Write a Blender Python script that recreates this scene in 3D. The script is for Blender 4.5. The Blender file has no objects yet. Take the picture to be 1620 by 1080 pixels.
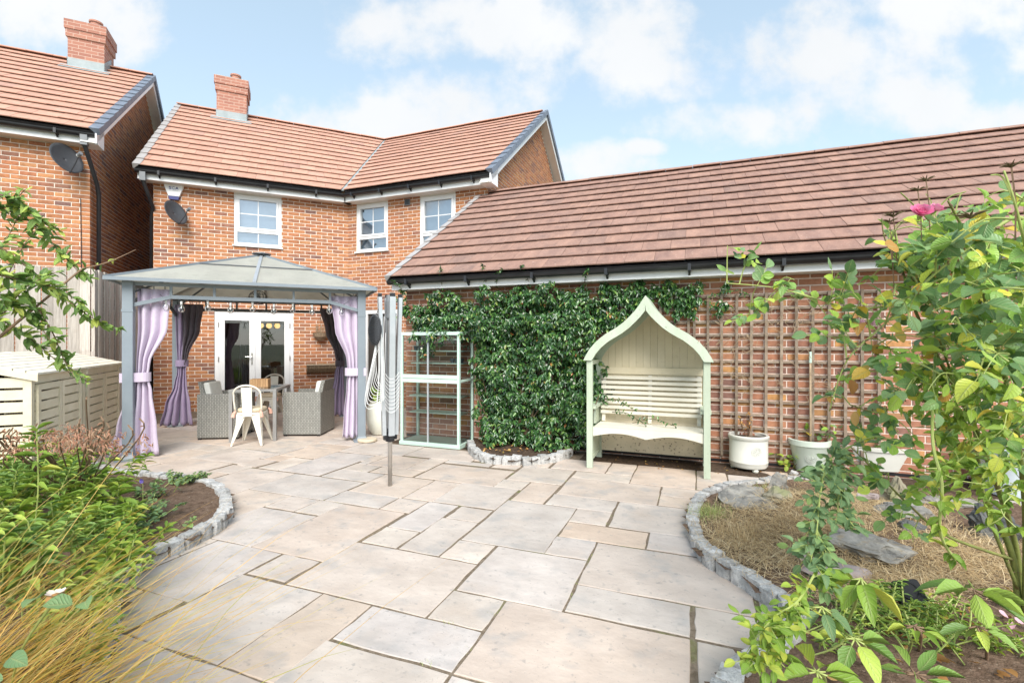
import bpy, math, random
import numpy as np
from mathutils import Matrix, Vector
random.seed(7); rng = np.random.default_rng(7)
R = math.radians
D = bpy.data
scene = bpy.context.scene
col = scene.collection

# ------------------------------------------------------------------ camera
F, CH = 755.0, 1.41                       # focal length in photo pixels, eye height in metres
cam_d = D.cameras.new('camera'); cam = D.objects.new('camera', cam_d); col.objects.link(cam)
cam_d.sensor_width = 36.0; cam_d.lens = 36.0 * F / 1620.0
cam_d.clip_start = 0.02; cam_d.clip_end = 2000
cam.location = (0, 0, CH); cam.rotation_euler = (R(90), 0, 0)
scene.camera = cam

# ------------------------------------------------------------------ sky, sun, exposure
SUN_EL, SUN_AZ = R(42), R(172)            # azimuth clockwise from +Y (the view direction)
scene.view_settings.view_transform = 'Standard'
scene.view_settings.look = 'None'
scene.view_settings.gamma = 1.0
scene.view_settings.use_curve_mapping = False
scene.view_settings.exposure = 1.5
world = D.worlds.new('World'); scene.world = world; world.use_nodes = True

def build_world():
    nt = world.node_tree; nt.nodes.clear(); N = nt.nodes.new; Lk = nt.links.new
    def math_(op, a, b=None, c=None, clamp=False):
        n = N('ShaderNodeMath'); n.operation = op; n.use_clamp = clamp
        for i, v in enumerate((a, b, c)):
            if v is None: continue
            if isinstance(v, (int, float)): n.inputs[i].default_value = v
            else: Lk(v, n.inputs[i])
        return n.outputs[0]
    sky = N('ShaderNodeTexSky'); sky.sky_type = 'NISHITA'; sky.sun_disc = False
    sky.sun_elevation = SUN_EL; sky.sun_rotation = SUN_AZ
    sky.air_density = 1.0; sky.dust_density = 0.6; sky.ozone_density = 1.6
    tc = N('ShaderNodeTexCoord'); sp = N('ShaderNodeSeparateXYZ'); Lk(tc.outputs['Generated'], sp.inputs[0])
    x, y, z = sp.outputs
    # cloud layer: direction projected on a flat sheet overhead, domain-warped noise
    zz = math_('MAXIMUM', z, 0.06)
    comb = N('ShaderNodeCombineXYZ'); Lk(math_('DIVIDE', x, zz), comb.inputs[0]); Lk(math_('DIVIDE', y, zz), comb.inputs[1])
    # compass coordinates of a direction (tan of azimuth, tan of elevation) for the cumulus banks
    yy = math_('MAXIMUM', math_('ABSOLUTE', y), 0.05)
    a = math_('DIVIDE', x, yy); e = math_('DIVIDE', z, yy)
    cc = N('ShaderNodeCombineXYZ'); Lk(a, cc.inputs[0]); Lk(e, cc.inputs[1])
    n1 = N('ShaderNodeTexNoise'); n1.inputs['Scale'].default_value = 5.5; n1.inputs['Detail'].default_value = 7; n1.inputs['Roughness'].default_value = 0.58
    Lk(cc.outputs[0], n1.inputs['Vector'])
    n2 = N('ShaderNodeTexNoise'); n2.inputs['Scale'].default_value = 2.2; n2.inputs['Detail'].default_value = 5
    Lk(cc.outputs[0], n2.inputs['Vector'])
    banks = [(-0.95, 0.68, 0.20, 0.10), (-0.30, 0.445, 0.27, 0.085), (-0.10, 0.49, 0.16, 0.095), (0.05, 0.66, 0.46, 0.085),
             (0.50, 0.61, 0.58, 0.105), (0.46, 0.455, 0.17, 0.05), (0.98, 0.475, 0.16, 0.045), (0.78, 0.50, 0.30, 0.09), (0.17, 0.365, 0.14, 0.05),
             (0.95, 0.69, 0.3, 0.07), (0.28, 0.405, 0.05, 0.02), (0.6, 0.33, 0.22, 0.045), (-1.3, 0.5, 0.2, 0.08), (1.5, 0.45, 0.25, 0.1)]
    mask = None
    for (a0, e0, ra, re) in banks:
        da = math_('DIVIDE', math_('SUBTRACT', a, a0), ra); de = math_('DIVIDE', math_('SUBTRACT', e, e0), re)
        m = math_('SUBTRACT', 1.0, math_('ADD', math_('MULTIPLY', da, da), math_('MULTIPLY', de, de)))
        mask = m if mask is None else math_('MAXIMUM', mask, m)
    mask = math_('MAXIMUM', mask, -1.0)
    dens = math_('ADD', math_('MULTIPLY', mask, 0.42), math_('MULTIPLY', math_('SUBTRACT', n1.outputs[0], 0.46), 2.4))
    dens = math_('ADD', dens, math_('MULTIPLY', math_('SUBTRACT', n2.outputs[0], 0.5), 1.0))
    mr = N('ShaderNodeMapRange'); mr.interpolation_type = 'SMOOTHSTEP'
    mr.inputs['From Min'].default_value = -0.06; mr.inputs['From Max'].default_value = 0.56
    Lk(dens, mr.inputs['Value'])
    cl = math_('MULTIPLY', mr.outputs[0], 0.93, clamp=True)
    # sky: paler, hazier than the raw clear-air model
    hs = N('ShaderNodeHueSaturation'); hs.inputs['Saturation'].default_value = 0.62; hs.inputs['Value'].default_value = 1.0
    Lk(sky.outputs[0], hs.inputs['Color'])
    hz = N('ShaderNodeMix'); hz.data_type = 'RGBA'; hz.inputs[0].default_value = 0.45
    Lk(hs.outputs[0], hz.inputs[6]); hz.inputs[7].default_value = (2.45, 3.5, 4.15, 1)
    # cloud colour: bright tops, greyer bellies
    sh = N('ShaderNodeMix'); sh.data_type = 'RGBA'
    Lk(math_('MULTIPLY', n2.outputs[0], 1.0, clamp=True), sh.inputs[0])
    sh.inputs[6].default_value = (3.1, 3.2, 3.3, 1); sh.inputs[7].default_value = (4.2, 4.2, 4.2, 1)
    mx = N('ShaderNodeMix'); mx.data_type = 'RGBA'
    Lk(cl, mx.inputs[0]); Lk(hz.outputs[2], mx.inputs[6]); Lk(sh.outputs[2], mx.inputs[7])
    bg = N('ShaderNodeBackground'); bg.inputs['Strength'].default_value = 0.094
    Lk(mx.outputs[2], bg.inputs['Color'])
    out = N('ShaderNodeOutputWorld'); Lk(bg.outputs[0], out.inputs[0])
build_world()

sun_d = D.lights.new('sun', 'SUN'); sun_d.energy = 1.9; sun_d.angle = R(38); sun_d.color = (1.0, 0.955, 0.89)
sun = D.objects.new('sun', sun_d); col.objects.link(sun)
sdir = Vector((math.sin(SUN_AZ) * math.cos(SUN_EL), math.cos(SUN_AZ) * math.cos(SUN_EL), math.sin(SUN_EL)))
sun.rotation_euler = sdir.to_track_quat('Z', 'Y').to_euler()
sun.location = (0, 0, 30)

# ------------------------------------------------------------------ pixel helpers (photo pixels -> places on the ground / on walls)
def g(px, py):                            # point on the ground seen at a photo pixel
    Z = F * CH / (py - 540.0); return Vector(((px - 810.0) / F * Z, Z, 0.0))
def at(px, py, d):                        # point seen at a pixel, d metres ahead
    return Vector(((px - 810.0) / F * d, d, CH + (540.0 - py) / F * d))
def proj(p):
    if p[1] < 0.05: return (-9e3, -9e3)
    return (810 + F * p[0] / p[1], 540 - F * (p[2] - CH) / p[1])
def in_frame(p, m=5):
    x, y = proj(p); return -m < x < 1620 + m and -m < y < 1080 + m
def rot2(a): return Vector((math.cos(a), math.sin(a), 0)), Vector((-math.sin(a), math.cos(a), 0))
A_G, A_L = R(-21.07), R(24.65)            # headings of the garage and of the left wing
uG, vG = rot2(A_G); uL, vL = rot2(A_L)
def hit(px, py, u, v, vd):                # pixel -> (along, height) on the vertical plane  p.v = vd
    r = Vector(((px - 810.0) / F, 1.0, (540.0 - py) / F)); t = vd / r.dot(v)
    return t * r.dot(u), CH + t * r.z

# ------------------------------------------------------------------ object helpers
def link(o, parent=None):
    col.objects.link(o)
    if parent is not None: o.parent = parent
    return o
def thing(name, label, cat, loc=(0, 0, 0), rz=0.0, group=None):
    o = D.objects.new(name, None); o.empty_display_size = 0.2
    link(o); o.location = loc; o.rotation_euler = (0, 0, rz)
    o['label'] = label; o['category'] = cat
    if group: o['group'] = group
    return o
def tag(o, label, cat, group=None):
    o['label'] = label; o['category'] = cat
    if group: o['group'] = group
    return o
def copy_tree(o, parent=None):
    c = o.copy(); link(c, parent)
    for ch in list(o.children): copy_tree(ch, c)
    return c

class MB:
    """collects polygons for one mesh"""
    def __init__(s): s.v = []; s.f = []; s.r = []
    def poly(s, pts, rnd=0.0):
        i = len(s.v); s.v += [tuple(p) for p in pts]; s.f.append(tuple(range(i, i + len(pts)))); s.r.append(rnd); return s
    def raw(s, vs, fs, rnd=0.0):
        i = len(s.v); s.v += [tuple(p) for p in vs]
        for f in fs: s.f.append(tuple(i + k for k in f)); s.r.append(rnd)
        return s
    def box(s, x0, x1, y0, y1, z0, z1, M=None, rnd=0.0):
        vs = [Vector((x, y, z)) for z in (z0, z1) for y in (y0, y1) for x in (x0, x1)]
        if M is not None: vs = [M @ p for p in vs]
        return s.raw(vs, [(0, 2, 3, 1), (4, 5, 7, 6), (0, 1, 5, 4), (2, 6, 7, 3), (0, 4, 6, 2), (1, 3, 7, 5)], rnd)
    def bar(s, a, b, w, h=None, up=(0, 0, 1), rnd=0.0):
        a = Vector(a); b = Vector(b); h = h or w; d = b - a; L = d.length
        if L < 1e-6: return s
        d /= L; up = Vector(up)
        if abs(d.dot(up)) > 0.98: up = Vector((0, 1, 0)) if abs(d.y) < 0.9 else Vector((1, 0, 0))
        sd = d.cross(up).normalized(); up = sd.cross(d)
        vs = [p + sd * i * w / 2 + up * j * h / 2 for p in (a, b) for (i, j) in ((-1, -1), (1, -1), (1, 1), (-1, 1))]
        return s.raw(vs, [(0, 1, 2, 3), (7, 6, 5, 4), (0, 4, 5, 1), (1, 5, 6, 2), (2, 6, 7, 3), (3, 7, 4, 0)], rnd)
    def tube(s, pts, rad, n=8, closed_ends=True, rnd=0.0):
        pts = [Vector(p) for p in pts]; m = len(pts)
        if not isinstance(rad, (list, tuple)): rad = [rad] * m
        i0 = len(s.v); prev = None
        for k, p in enumerate(pts):
            t = (pts[min(k + 1, m - 1)] - pts[max(k - 1, 0)])
            if t.length < 1e-9: t = Vector((0, 0, 1))
            t.normalize()
            if prev is None:
                a = Vector((0, 0, 1)) if abs(t.z) < 0.9 else Vector((1, 0, 0))
                sx = t.cross(a).normalized()
            else:
                sx = (prev - t * prev.dot(t))
                sx = sx.normalized() if sx.length > 1e-6 else t.orthogonal().normalized()
            prev = sx; sy = t.cross(sx)
            for j in range(n):
                an = 2 * math.pi * j / n
                s.v.append(tuple(p + (sx * math.cos(an) + sy * math.sin(an)) * rad[k]))
        for k in range(m - 1):
            for j in range(n):
                s.f.append((i0 + k * n + j, i0 + k * n + (j + 1) % n, i0 + (k + 1) * n + (j + 1) % n, i0 + (k + 1) * n + j)); s.r.append(rnd)
        if closed_ends:
            s.f.append(tuple(i0 + j for j in reversed(range(n)))); s.r.append(rnd)
            s.f.append(tuple(i0 + (m - 1) * n + j for j in range(n))); s.r.append(rnd)
        return s
    def lathe(s, prof, n=24, c=(0, 0, 0), sx=1.0, sy=1.0):
        i0 = len(s.v)
        for (r, z) in prof:
            for j in range(n):
                an = 2 * math.pi * j / n; s.v.append((c[0] + r * sx * math.cos(an), c[1] + r * sy * math.sin(an), c[2] + z))
        for k in range(len(prof) - 1):
            for j in range(n):
                s.f.append((i0 + k * n + j, i0 + k * n + (j + 1) % n, i0 + (k + 1) * n + (j + 1) % n, i0 + (k + 1) * n + j)); s.r.append(0)
        return s
    def prism(s, poly, axis, a0, a1, rnd=0.0):
        """convex or simple 2-D polygon extruded; axis 'x','y','z'"""
        def P(p, a):
            return {'x': (a, p[0], p[1]), 'y': (p[0], a, p[1]), 'z': (p[0], p[1], a)}[axis]
        n = len(poly); vs = [P(p, a0) for p in poly] + [P(p, a1) for p in poly]
        fs = [tuple(reversed(range(n))), tuple(range(n, 2 * n))] + [(i, (i + 1) % n, n + (i + 1) % n, n + i) for i in range(n)]
        return s.raw(vs, fs, rnd)
    def mesh(s, name, mat=None, smooth=False):
        me = D.meshes.new(name); me.from_pydata(s.v, [], s.f)
        if any(s.r):
            at_ = me.attributes.new('rnd', 'FLOAT', 'FACE'); at_.data.foreach_set('value', s.r)
        if smooth: me.polygons.foreach_set('use_smooth', [True] * len(s.f))
        if mat: me.materials.append(mat)
        me.update(); return me
    def build(s, name, mat, parent=None, smooth=False, kind=None, bevel=0.0, loc=None, rz=None, fix=False):
        me = s.mesh(name, mat, smooth)
        if fix:
            import bmesh
            bm = bmesh.new(); bm.from_mesh(me); bmesh.ops.recalc_face_normals(bm, faces=bm.faces); bm.to_mesh(me); bm.free()
        o = D.objects.new(name, me); link(o, parent)
        if bevel:
            b = o.modifiers.new('bevel', 'BEVEL'); b.width = bevel; b.segments = 2; b.limit_method = 'ANGLE'; b.angle_limit = R(40)
        if kind: o['kind'] = kind
        if loc is not None: o.location = loc
        if rz is not None: o.rotation_euler = (0, 0, rz)
        return o

def clip(poly, a, b, c):                  # keep a*x + b*y + c >= 0
    out = []; n = len(poly)
    for i in range(n):
        p, q = poly[i], poly[(i + 1) % n]
        dp = a * p[0] + b * p[1] + c; dq = a * q[0] + b * q[1] + c
        if dp >= 0: out.append(p)
        if (dp > 0) != (dq > 0) and abs(dp - dq) > 1e-12:
            t = dp / (dp - dq)
            if 1e-9 < t < 1 - 1e-9: out.append((p[0] + (q[0] - p[0]) * t, p[1] + (q[1] - p[1]) * t))
    return out
def area(poly):
    return 0.5 * abs(sum(poly[i][0] * poly[(i + 1) % len(poly)][1] - poly[(i + 1) % len(poly)][0] * poly[i][1] for i in range(len(poly))))

# ------------------------------------------------------------------ materials
MATS = {}
def nodes_of(name):
    m = D.materials.new(name); m.use_nodes = True; nt = m.node_tree; nt.nodes.clear()
    return m, nt
def mat(name, c1, c2=None, rough=0.6, scale=8.0, detail=4, bump=0.0, bscale=None, var=0.0, metallic=0.0, spec=0.5, ramp=None,
        stretch=None, translucent=0.0, spots=None, coords='Object', coat=0.0, sheen=0.0, wave=None, noise_f=1.0, stain=None, vein=False):
    """principled surface: colour runs c1..c2 by noise (or a ramp over the per-piece random number), optional bump, dirt spots"""
    m, nt = nodes_of(name); N = nt.nodes.new; L = nt.links.new
    out = N('ShaderNodeOutputMaterial'); P = N('ShaderNodeBsdfPrincipled')
    P.inputs['Roughness'].default_value = rough; P.inputs['Metallic'].default_value = metallic
    P.inputs['Specular IOR Level'].default_value = spec
    if coat: P.inputs['Coat Weight'].default_value = coat
    if sheen: P.inputs['Sheen Weight'].default_value = sheen
    tc = N('ShaderNodeTexCoord'); vec = tc.outputs[coords]
    oi = N('ShaderNodeObjectInfo'); atn = N('ShaderNodeAttribute'); atn.attribute_name = 'rnd'
    ad = N('ShaderNodeMath'); ad.operation = 'ADD'; L(oi.outputs['Random'], ad.inputs[0]); L(atn.outputs['Fac'], ad.inputs[1])
    fr = N('ShaderNodeMath'); fr.operation = 'FRACT'; L(ad.outputs[0], fr.inputs[0]); rnd = fr.outputs[0]
    # shift the texture for every piece so that no two look alike
    sh = N('ShaderNodeVectorMath'); sh.operation = 'ADD'; L(vec, sh.inputs[0])
    cx = N('ShaderNodeCombineXYZ'); mu = N('ShaderNodeMath'); mu.operation = 'MULTIPLY'; mu.inputs[1].default_value = 37.0
    L(rnd, mu.inputs[0]); L(mu.outputs[0], cx.inputs[0]); L(mu.outputs[0], cx.inputs[2]); L(cx.outputs[0], sh.inputs[1])
    mp = N('ShaderNodeMapping'); L(sh.outputs[0], mp.inputs['Vector'])
    if stretch: mp.inputs['Scale'].default_value = stretch
    nz = N('ShaderNodeTexNoise'); nz.inputs['Scale'].default_value = scale; nz.inputs['Detail'].default_value = detail; nz.inputs['Roughness'].default_value = 0.6
    L(mp.outputs[0], nz.inputs['Vector'])
    c2 = c2 or tuple(min(1, x * 1.25) for x in c1)
    if ramp:
        rp = N('ShaderNodeValToRGB'); L(rnd, rp.inputs[0]); el = rp.color_ramp.elements
        for k, (p, c) in enumerate(ramp):
            e = el[k] if k < 2 else el.new(p)
            e.position = p; e.color = (*c, 1)
        mx = N('ShaderNodeMix'); mx.data_type = 'RGBA'; mx.blend_type = 'MULTIPLY'; mx.inputs[0].default_value = noise_f
        L(rp.outputs[0], mx.inputs[6])
        r2 = N('ShaderNodeValToRGB'); L(nz.outputs[0], r2.inputs[0]); r2.color_ramp.elements[0].position = 0.3; r2.color_ramp.elements[1].position = 0.7
        r2.color_ramp.elements[0].color = (*c1, 1); r2.color_ramp.elements[1].color = (*c2, 1); L(r2.outputs[0], mx.inputs[7]); colr = mx.outputs[2]
    else:
        r2 = N('ShaderNodeValToRGB'); L(nz.outputs[0], r2.inputs[0]); r2.color_ramp.elements[0].position = 0.32; r2.color_ramp.elements[1].position = 0.68
        r2.color_ramp.elements[0].color = (*c1, 1); r2.color_ramp.elements[1].color = (*c2, 1); colr = r2.outputs[0]
    if var:
        hs = N('ShaderNodeHueSaturation'); L(colr, hs.inputs['Color'])
        mr = N('ShaderNodeMapRange'); mr.inputs['To Min'].default_value = 1 - var; mr.inputs['To Max'].default_value = 1 + var
        L(rnd, mr.inputs['Value']); L(mr.outputs[0], hs.inputs['Value']); colr = hs.outputs[0]
    for (sc, lo, hi, scol, f) in (spots or []):
        n3 = N('ShaderNodeTexNoise'); n3.inputs['Scale'].default_value = sc; n3.inputs['Detail'].default_value = 3; L(sh.outputs[0], n3.inputs['Vector'])
        mr = N('ShaderNodeMapRange'); mr.inputs['From Min'].default_value = lo; mr.inputs['From Max'].default_value = hi; mr.inputs['To Max'].default_value = f
        L(n3.outputs[0], mr.inputs['Value'])
        mx = N('ShaderNodeMix'); mx.data_type = 'RGBA'; L(mr.outputs[0], mx.inputs[0]); L(colr, mx.inputs[6]); mx.inputs[7].default_value = (*scol, 1); colr = mx.outputs[2]
    L(colr, P.inputs['Base Color'])
    hsrc = None
    if wave:
        wv = N('ShaderNodeTexWave'); wv.bands_direction = wave[0]; wv.inputs['Scale'].default_value = wave[1]; wv.inputs['Distortion'].default_value = wave[2]
        L(vec, wv.inputs['Vector']); hsrc = wv.outputs['Fac']
    if bump:
        bp = N('ShaderNodeBump'); bp.inputs['Strength'].default_value = min(1.0, bump); bp.inputs['Distance'].default_value = 0.01
        if hsrc is None:
            nb = N('ShaderNodeTexNoise'); nb.inputs['Scale'].default_value = bscale or scale * 6; nb.inputs['Detail'].default_value = 5; L(mp.outputs[0], nb.inputs['Vector']); hsrc = nb.outputs[0]
        L(hsrc, bp.inputs['Height']); L(bp.outputs[0], P.inputs['Normal'])
    if vein:
        lm = N('ShaderNodeAttribute'); lm.attribute_name = 'le'; lt = N('ShaderNodeAttribute'); lt.attribute_name = 'lt'
        def mth(op, a, b=None):
            n_ = N('ShaderNodeMath'); n_.operation = op
            for i_, v_ in enumerate((a, b)):
                if v_ is None: continue
                if isinstance(v_, (int, float)): n_.inputs[i_].default_value = v_
                else: L(v_, n_.inputs[i_])
            return n_.outputs[0]
        mid = mth('POWER', mth('SUBTRACT', 1.0, lm.outputs['Fac']), 14.0)
        ph = mth('MULTIPLY', mth('SUBTRACT', mth('MULTIPLY', lt.outputs['Fac'], 7.0), mth('MULTIPLY', lm.outputs['Fac'], 2.2)), 6.283)
        side = mth('POWER', mth('MULTIPLY', mth('ADD', mth('SINE', ph), 1.0), 0.5), 5.0)
        vv = mth('MAXIMUM', mth('MULTIPLY', mid, 0.55), mth('MULTIPLY', side, 0.16))
        mxv = N('ShaderNodeMix'); mxv.data_type = 'RGBA'; L(vv, mxv.inputs[0]); L(colr, mxv.inputs[6]); mxv.inputs[7].default_value = (0.50, 0.56, 0.24, 1); colr = mxv.outputs[2]; L(colr, P.inputs['Base Color'])
        bv = N('ShaderNodeBump'); bv.inputs['Strength'].default_value = 0.55; bv.inputs['Distance'].default_value = 0.004; bv.invert = True; L(mth('ADD', mid, mth('MULTIPLY', side, 0.6)), bv.inputs['Height']); L(bv.outputs[0], P.inputs['Normal'])
    sur = P.outputs[0]
    if translucent:
        tr = N('ShaderNodeBsdfTranslucent'); L(colr, tr.inputs['Color'])
        ms = N('ShaderNodeMixShader'); ms.inputs[0].default_value = translucent; L(P.outputs[0], ms.inputs[1]); L(tr.outputs[0], ms.inputs[2]); sur = ms.outputs[0]
    L(sur, out.inputs[0]); MATS[name] = m; return m
M = MATS

BR = [(0.0, (0.402, 0.166, 0.081)), (0.14, (0.525, 0.234, 0.111)), (0.30, (0.455, 0.192, 0.093)), (0.45, (0.349, 0.166, 0.099)), (0.56, (0.560, 0.275, 0.129)),
      (0.68, (0.472, 0.192, 0.099)), (0.78, (0.296, 0.141, 0.099)), (0.86, (0.542, 0.244, 0.116)), (0.93, (0.214, 0.124, 0.111)), (1.0, (0.489, 0.212, 0.105))]
mat('brick', (0.72, 0.70, 0.68), (1.1, 1.1, 1.08), 0.85, scale=14, bump=0.35, bscale=120, ramp=BR, spec=0.2)
BG = [(0.0, (0.363, 0.168, 0.105)), (0.2, (0.449, 0.208, 0.125)), (0.38, (0.309, 0.147, 0.105)), (0.55, (0.491, 0.242, 0.138)), (0.7, (0.384, 0.173, 0.111)),
      (0.84, (0.235, 0.129, 0.105)), (0.94, (0.556, 0.295, 0.111)), (1.0, (0.428, 0.201, 0.119))]
mat('brick_garage', (0.72, 0.70, 0.68), (1.1, 1.1, 1.08), 0.85, scale=14, bump=0.35, bscale=120, ramp=BG, spec=0.2)
mat('mortar', (0.78, 0.69, 0.59), (0.85, 0.77, 0.68), 0.95, scale=30, bump=0.3, bscale=200, spec=0.1)
mat('mortar_garage', (0.66, 0.54, 0.46), (0.76, 0.64, 0.56), 0.95, scale=30, bump=0.3, bscale=200, spec=0.1)
TH = [(0.0, (0.542, 0.306, 0.226)), (0.25, (0.515, 0.287, 0.212)), (0.5, (0.559, 0.325, 0.241)), (0.75, (0.498, 0.278, 0.207)), (0.92, (0.542, 0.310, 0.236)), (1.0, (0.455, 0.268, 0.212))]
mat('tile_house', (0.80, 0.80, 0.80), (1.05, 1.05, 1.03), 0.8, scale=9, bump=0.15, bscale=90, ramp=TH, spec=0.25, spots=[(70, 0.62, 0.70, (0.55, 0.42, 0.33), 0.35)])
TG = [(0.0, (0.351, 0.214, 0.166)), (0.25, (0.323, 0.195, 0.155)), (0.5, (0.365, 0.224, 0.175)), (0.75, (0.316, 0.193, 0.155)), (0.9, (0.343, 0.214, 0.173)), (1.0, (0.294, 0.189, 0.155))]
mat('tile_garage', (0.72, 0.72, 0.74), (1.1, 1.08, 1.05), 0.85, scale=7, bump=0.2, bscale=90, ramp=TG, spec=0.2, stretch=(1.0, 0.35, 1.0),
    spots=[(55, 0.63, 0.70, (0.58, 0.47, 0.38), 0.5), (16, 0.60, 0.75, (0.13, 0.10, 0.095), 0.45)])
mat('slate_blue', (0.13, 0.155, 0.20), (0.20, 0.23, 0.28), 0.5, scale=6, spec=0.4)
mat('verge_pale', (0.34, 0.32, 0.31), (0.42, 0.40, 0.39), 0.6, scale=6)
mat('lead', (0.25, 0.30, 0.31), (0.34, 0.39, 0.40), 0.5, scale=5, spec=0.4)
mat('upvc', (0.80, 0.80, 0.80), (0.84, 0.84, 0.83), 0.35, scale=3, spec=0.4)
mat('soffit', (0.72, 0.68, 0.63), (0.78, 0.75, 0.70), 0.5, scale=3)
mat('spot_black', (0.010, 0.011, 0.013), (0.018, 0.020, 0.023), 0.75, scale=6, spec=0.25)
mat('pod_petal', (0.55, 0.46, 0.38), (0.66, 0.56, 0.46), 0.8, scale=20)
mat('black_plastic', (0.012, 0.012, 0.014), (0.022, 0.022, 0.025), 0.32, scale=6, spec=0.5)
mat('pot_clay', (0.44, 0.20, 0.14), (0.50, 0.24, 0.17), 0.8, scale=10)
SL = [(0.0, (0.550, 0.486, 0.431)), (0.18, (0.604, 0.529, 0.462)), (0.34, (0.526, 0.475, 0.437)), (0.5, (0.625, 0.544, 0.479)), (0.62, (0.581, 0.481, 0.399)), (0.74, (0.570, 0.522, 0.495)),
      (0.86, (0.604, 0.481, 0.387)), (1.0, (0.550, 0.481, 0.431))]
def slab_material():
    m = mat('sandstone', (0.78, 0.76, 0.74), (1.08, 1.07, 1.05), 0.72, scale=3.0, detail=10, bump=0.45, bscale=16, ramp=SL, spec=0.25, stretch=(0.85, 1.15, 1.0),
            spots=[(5.0, 0.54, 0.70, (0.36, 0.345, 0.33), 0.58), (26, 0.62, 0.72, (0.27, 0.255, 0.24), 0.50), (2.6, 0.55, 0.78, (0.56, 0.43, 0.33), 0.35), (110, 0.68, 0.74, (0.13, 0.12, 0.11), 0.65)])
    return m
slab_material()
mat('joint', (0.15, 0.115, 0.08), (0.27, 0.215, 0.16), 0.95, scale=40, bump=0.6, bscale=180, spec=0.1, spots=[(5, 0.60, 0.70, (0.16, 0.19, 0.06), 0.6)])
mat('soil', (0.10, 0.065, 0.045), (0.21, 0.145, 0.105), 0.97, scale=26, detail=8, bump=1.0, bscale=70, spec=0.05, spots=[(60, 0.66, 0.72, (0.46, 0.38, 0.30), 0.6)])
mat('soil_dark', (0.055, 0.04, 0.03), (0.13, 0.09, 0.065), 0.97, scale=30, detail=8, bump=1.0, bscale=80, spec=0.05, spots=[(70, 0.64, 0.72, (0.34, 0.24, 0.15), 0.6)])
mat('earth', (0.08, 0.10, 0.04), (0.15, 0.15, 0.08), 0.95, scale=3)
mat('granite', (0.33, 0.325, 0.315), (0.55, 0.54, 0.52), 0.85, scale=30, detail=6, bump=0.7, bscale=70, var=0.16, spec=0.2,
    spots=[(110, 0.58, 0.66, (0.14, 0.14, 0.15), 0.6), (9, 0.62, 0.75, (0.35, 0.31, 0.22), 0.5)])
mat('rock', (0.14, 0.135, 0.125), (0.36, 0.34, 0.30), 0.9, scale=11, detail=8, bump=0.9, bscale=30, var=0.22, spec=0.2, stretch=(1, 1, 2.4), spots=[(12, 0.60, 0.70, (0.30, 0.22, 0.12), 0.5)])
mat('rock_dark', (0.045, 0.05, 0.05), (0.14, 0.14, 0.13), 0.8, scale=8, detail=8, bump=0.9, bscale=30, spec=0.3)
mat('rock_purple', (0.24, 0.19, 0.18), (0.40, 0.34, 0.32), 0.85, scale=6, detail=8, bump=0.8, bscale=26, spec=0.2)
mat('rock_mossy', (0.23, 0.20, 0.14), (0.36, 0.33, 0.25), 0.9, scale=8, detail=8, bump=0.9, bscale=30, spec=0.1, spots=[(7, 0.52, 0.64, (0.20, 0.22, 0.08), 0.6)])
mat('fence_wood', (0.36, 0.32, 0.28), (0.58, 0.53, 0.47), 0.9, scale=5, detail=7, bump=0.6, bscale=20, var=0.30, stretch=(14, 14, 0.7), spec=0.1, spots=[(4, 0.60, 0.78, (0.27, 0.20, 0.15), 0.55)])
mat('gate_wood', (0.30, 0.22, 0.15), (0.45, 0.35, 0.25), 0.9, scale=5, bump=0.3, stretch=(10, 10, 0.8), var=0.1)
mat('trellis_wood', (0.17, 0.125, 0.09), (0.33, 0.265, 0.205), 0.92, scale=9, detail=7, bump=0.5, bscale=40, var=0.22, spec=0.1)
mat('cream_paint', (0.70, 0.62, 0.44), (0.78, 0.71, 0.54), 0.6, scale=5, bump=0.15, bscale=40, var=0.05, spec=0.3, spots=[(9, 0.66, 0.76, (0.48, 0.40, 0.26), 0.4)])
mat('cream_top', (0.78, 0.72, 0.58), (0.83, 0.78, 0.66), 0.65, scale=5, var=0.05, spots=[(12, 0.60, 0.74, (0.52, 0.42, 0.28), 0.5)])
mat('sage', (0.42, 0.48, 0.36), (0.50, 0.56, 0.44), 0.6, scale=7, bump=0.3, bscale=30, var=0.06, stretch=(1, 1, .25), spots=[(6, 0.62, 0.78, (0.52, 0.50, 0.34), 0.5), (45, 0.66, 0.72, (0.22, 0.24, 0.16), 0.5)])
mat('arbour_cream', (0.62, 0.54, 0.37), (0.68, 0.60, 0.43), 0.6, scale=4, var=0.03, spots=[(14, 0.66, 0.74, (0.46, 0.39, 0.27), 0.45)])
mat('arbour_white', (0.66, 0.62, 0.51), (0.71, 0.67, 0.57), 0.5, scale=4, var=0.03)
mat('arbour_splash', (0.60, 0.53, 0.38), (0.70, 0.62, 0.46), 0.7, scale=6, spots=[(38, 0.60, 0.68, (0.16, 0.12, 0.08), 0.8)])
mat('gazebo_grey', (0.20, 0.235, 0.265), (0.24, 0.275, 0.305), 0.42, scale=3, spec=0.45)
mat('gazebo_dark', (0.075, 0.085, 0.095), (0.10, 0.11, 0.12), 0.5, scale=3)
mat('polycarb', (0.58, 0.57, 0.51), (0.68, 0.67, 0.60), 0.5, scale=3, translucent=0.5, spots=[(6, 0.55, 0.8, (0.36, 0.36, 0.30), 0.5), (40, 0.66, 0.72, (0.28, 0.27, 0.22), 0.4)])
mat('lilac', (0.64, 0.54, 0.67), (0.70, 0.61, 0.73), 0.85, scale=6, bump=0.15, bscale=60, sheen=0.3, translucent=0.15, spec=0.2)
mat('purple_cloth', (0.36, 0.28, 0.43), (0.43, 0.345, 0.50), 0.9, scale=6, sheen=0.3, translucent=0.1, spec=0.2)
mat('charcoal_cloth', (0.085, 0.07, 0.085), (0.12, 0.10, 0.12), 0.9, scale=6, sheen=0.2, spec=0.2)
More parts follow.
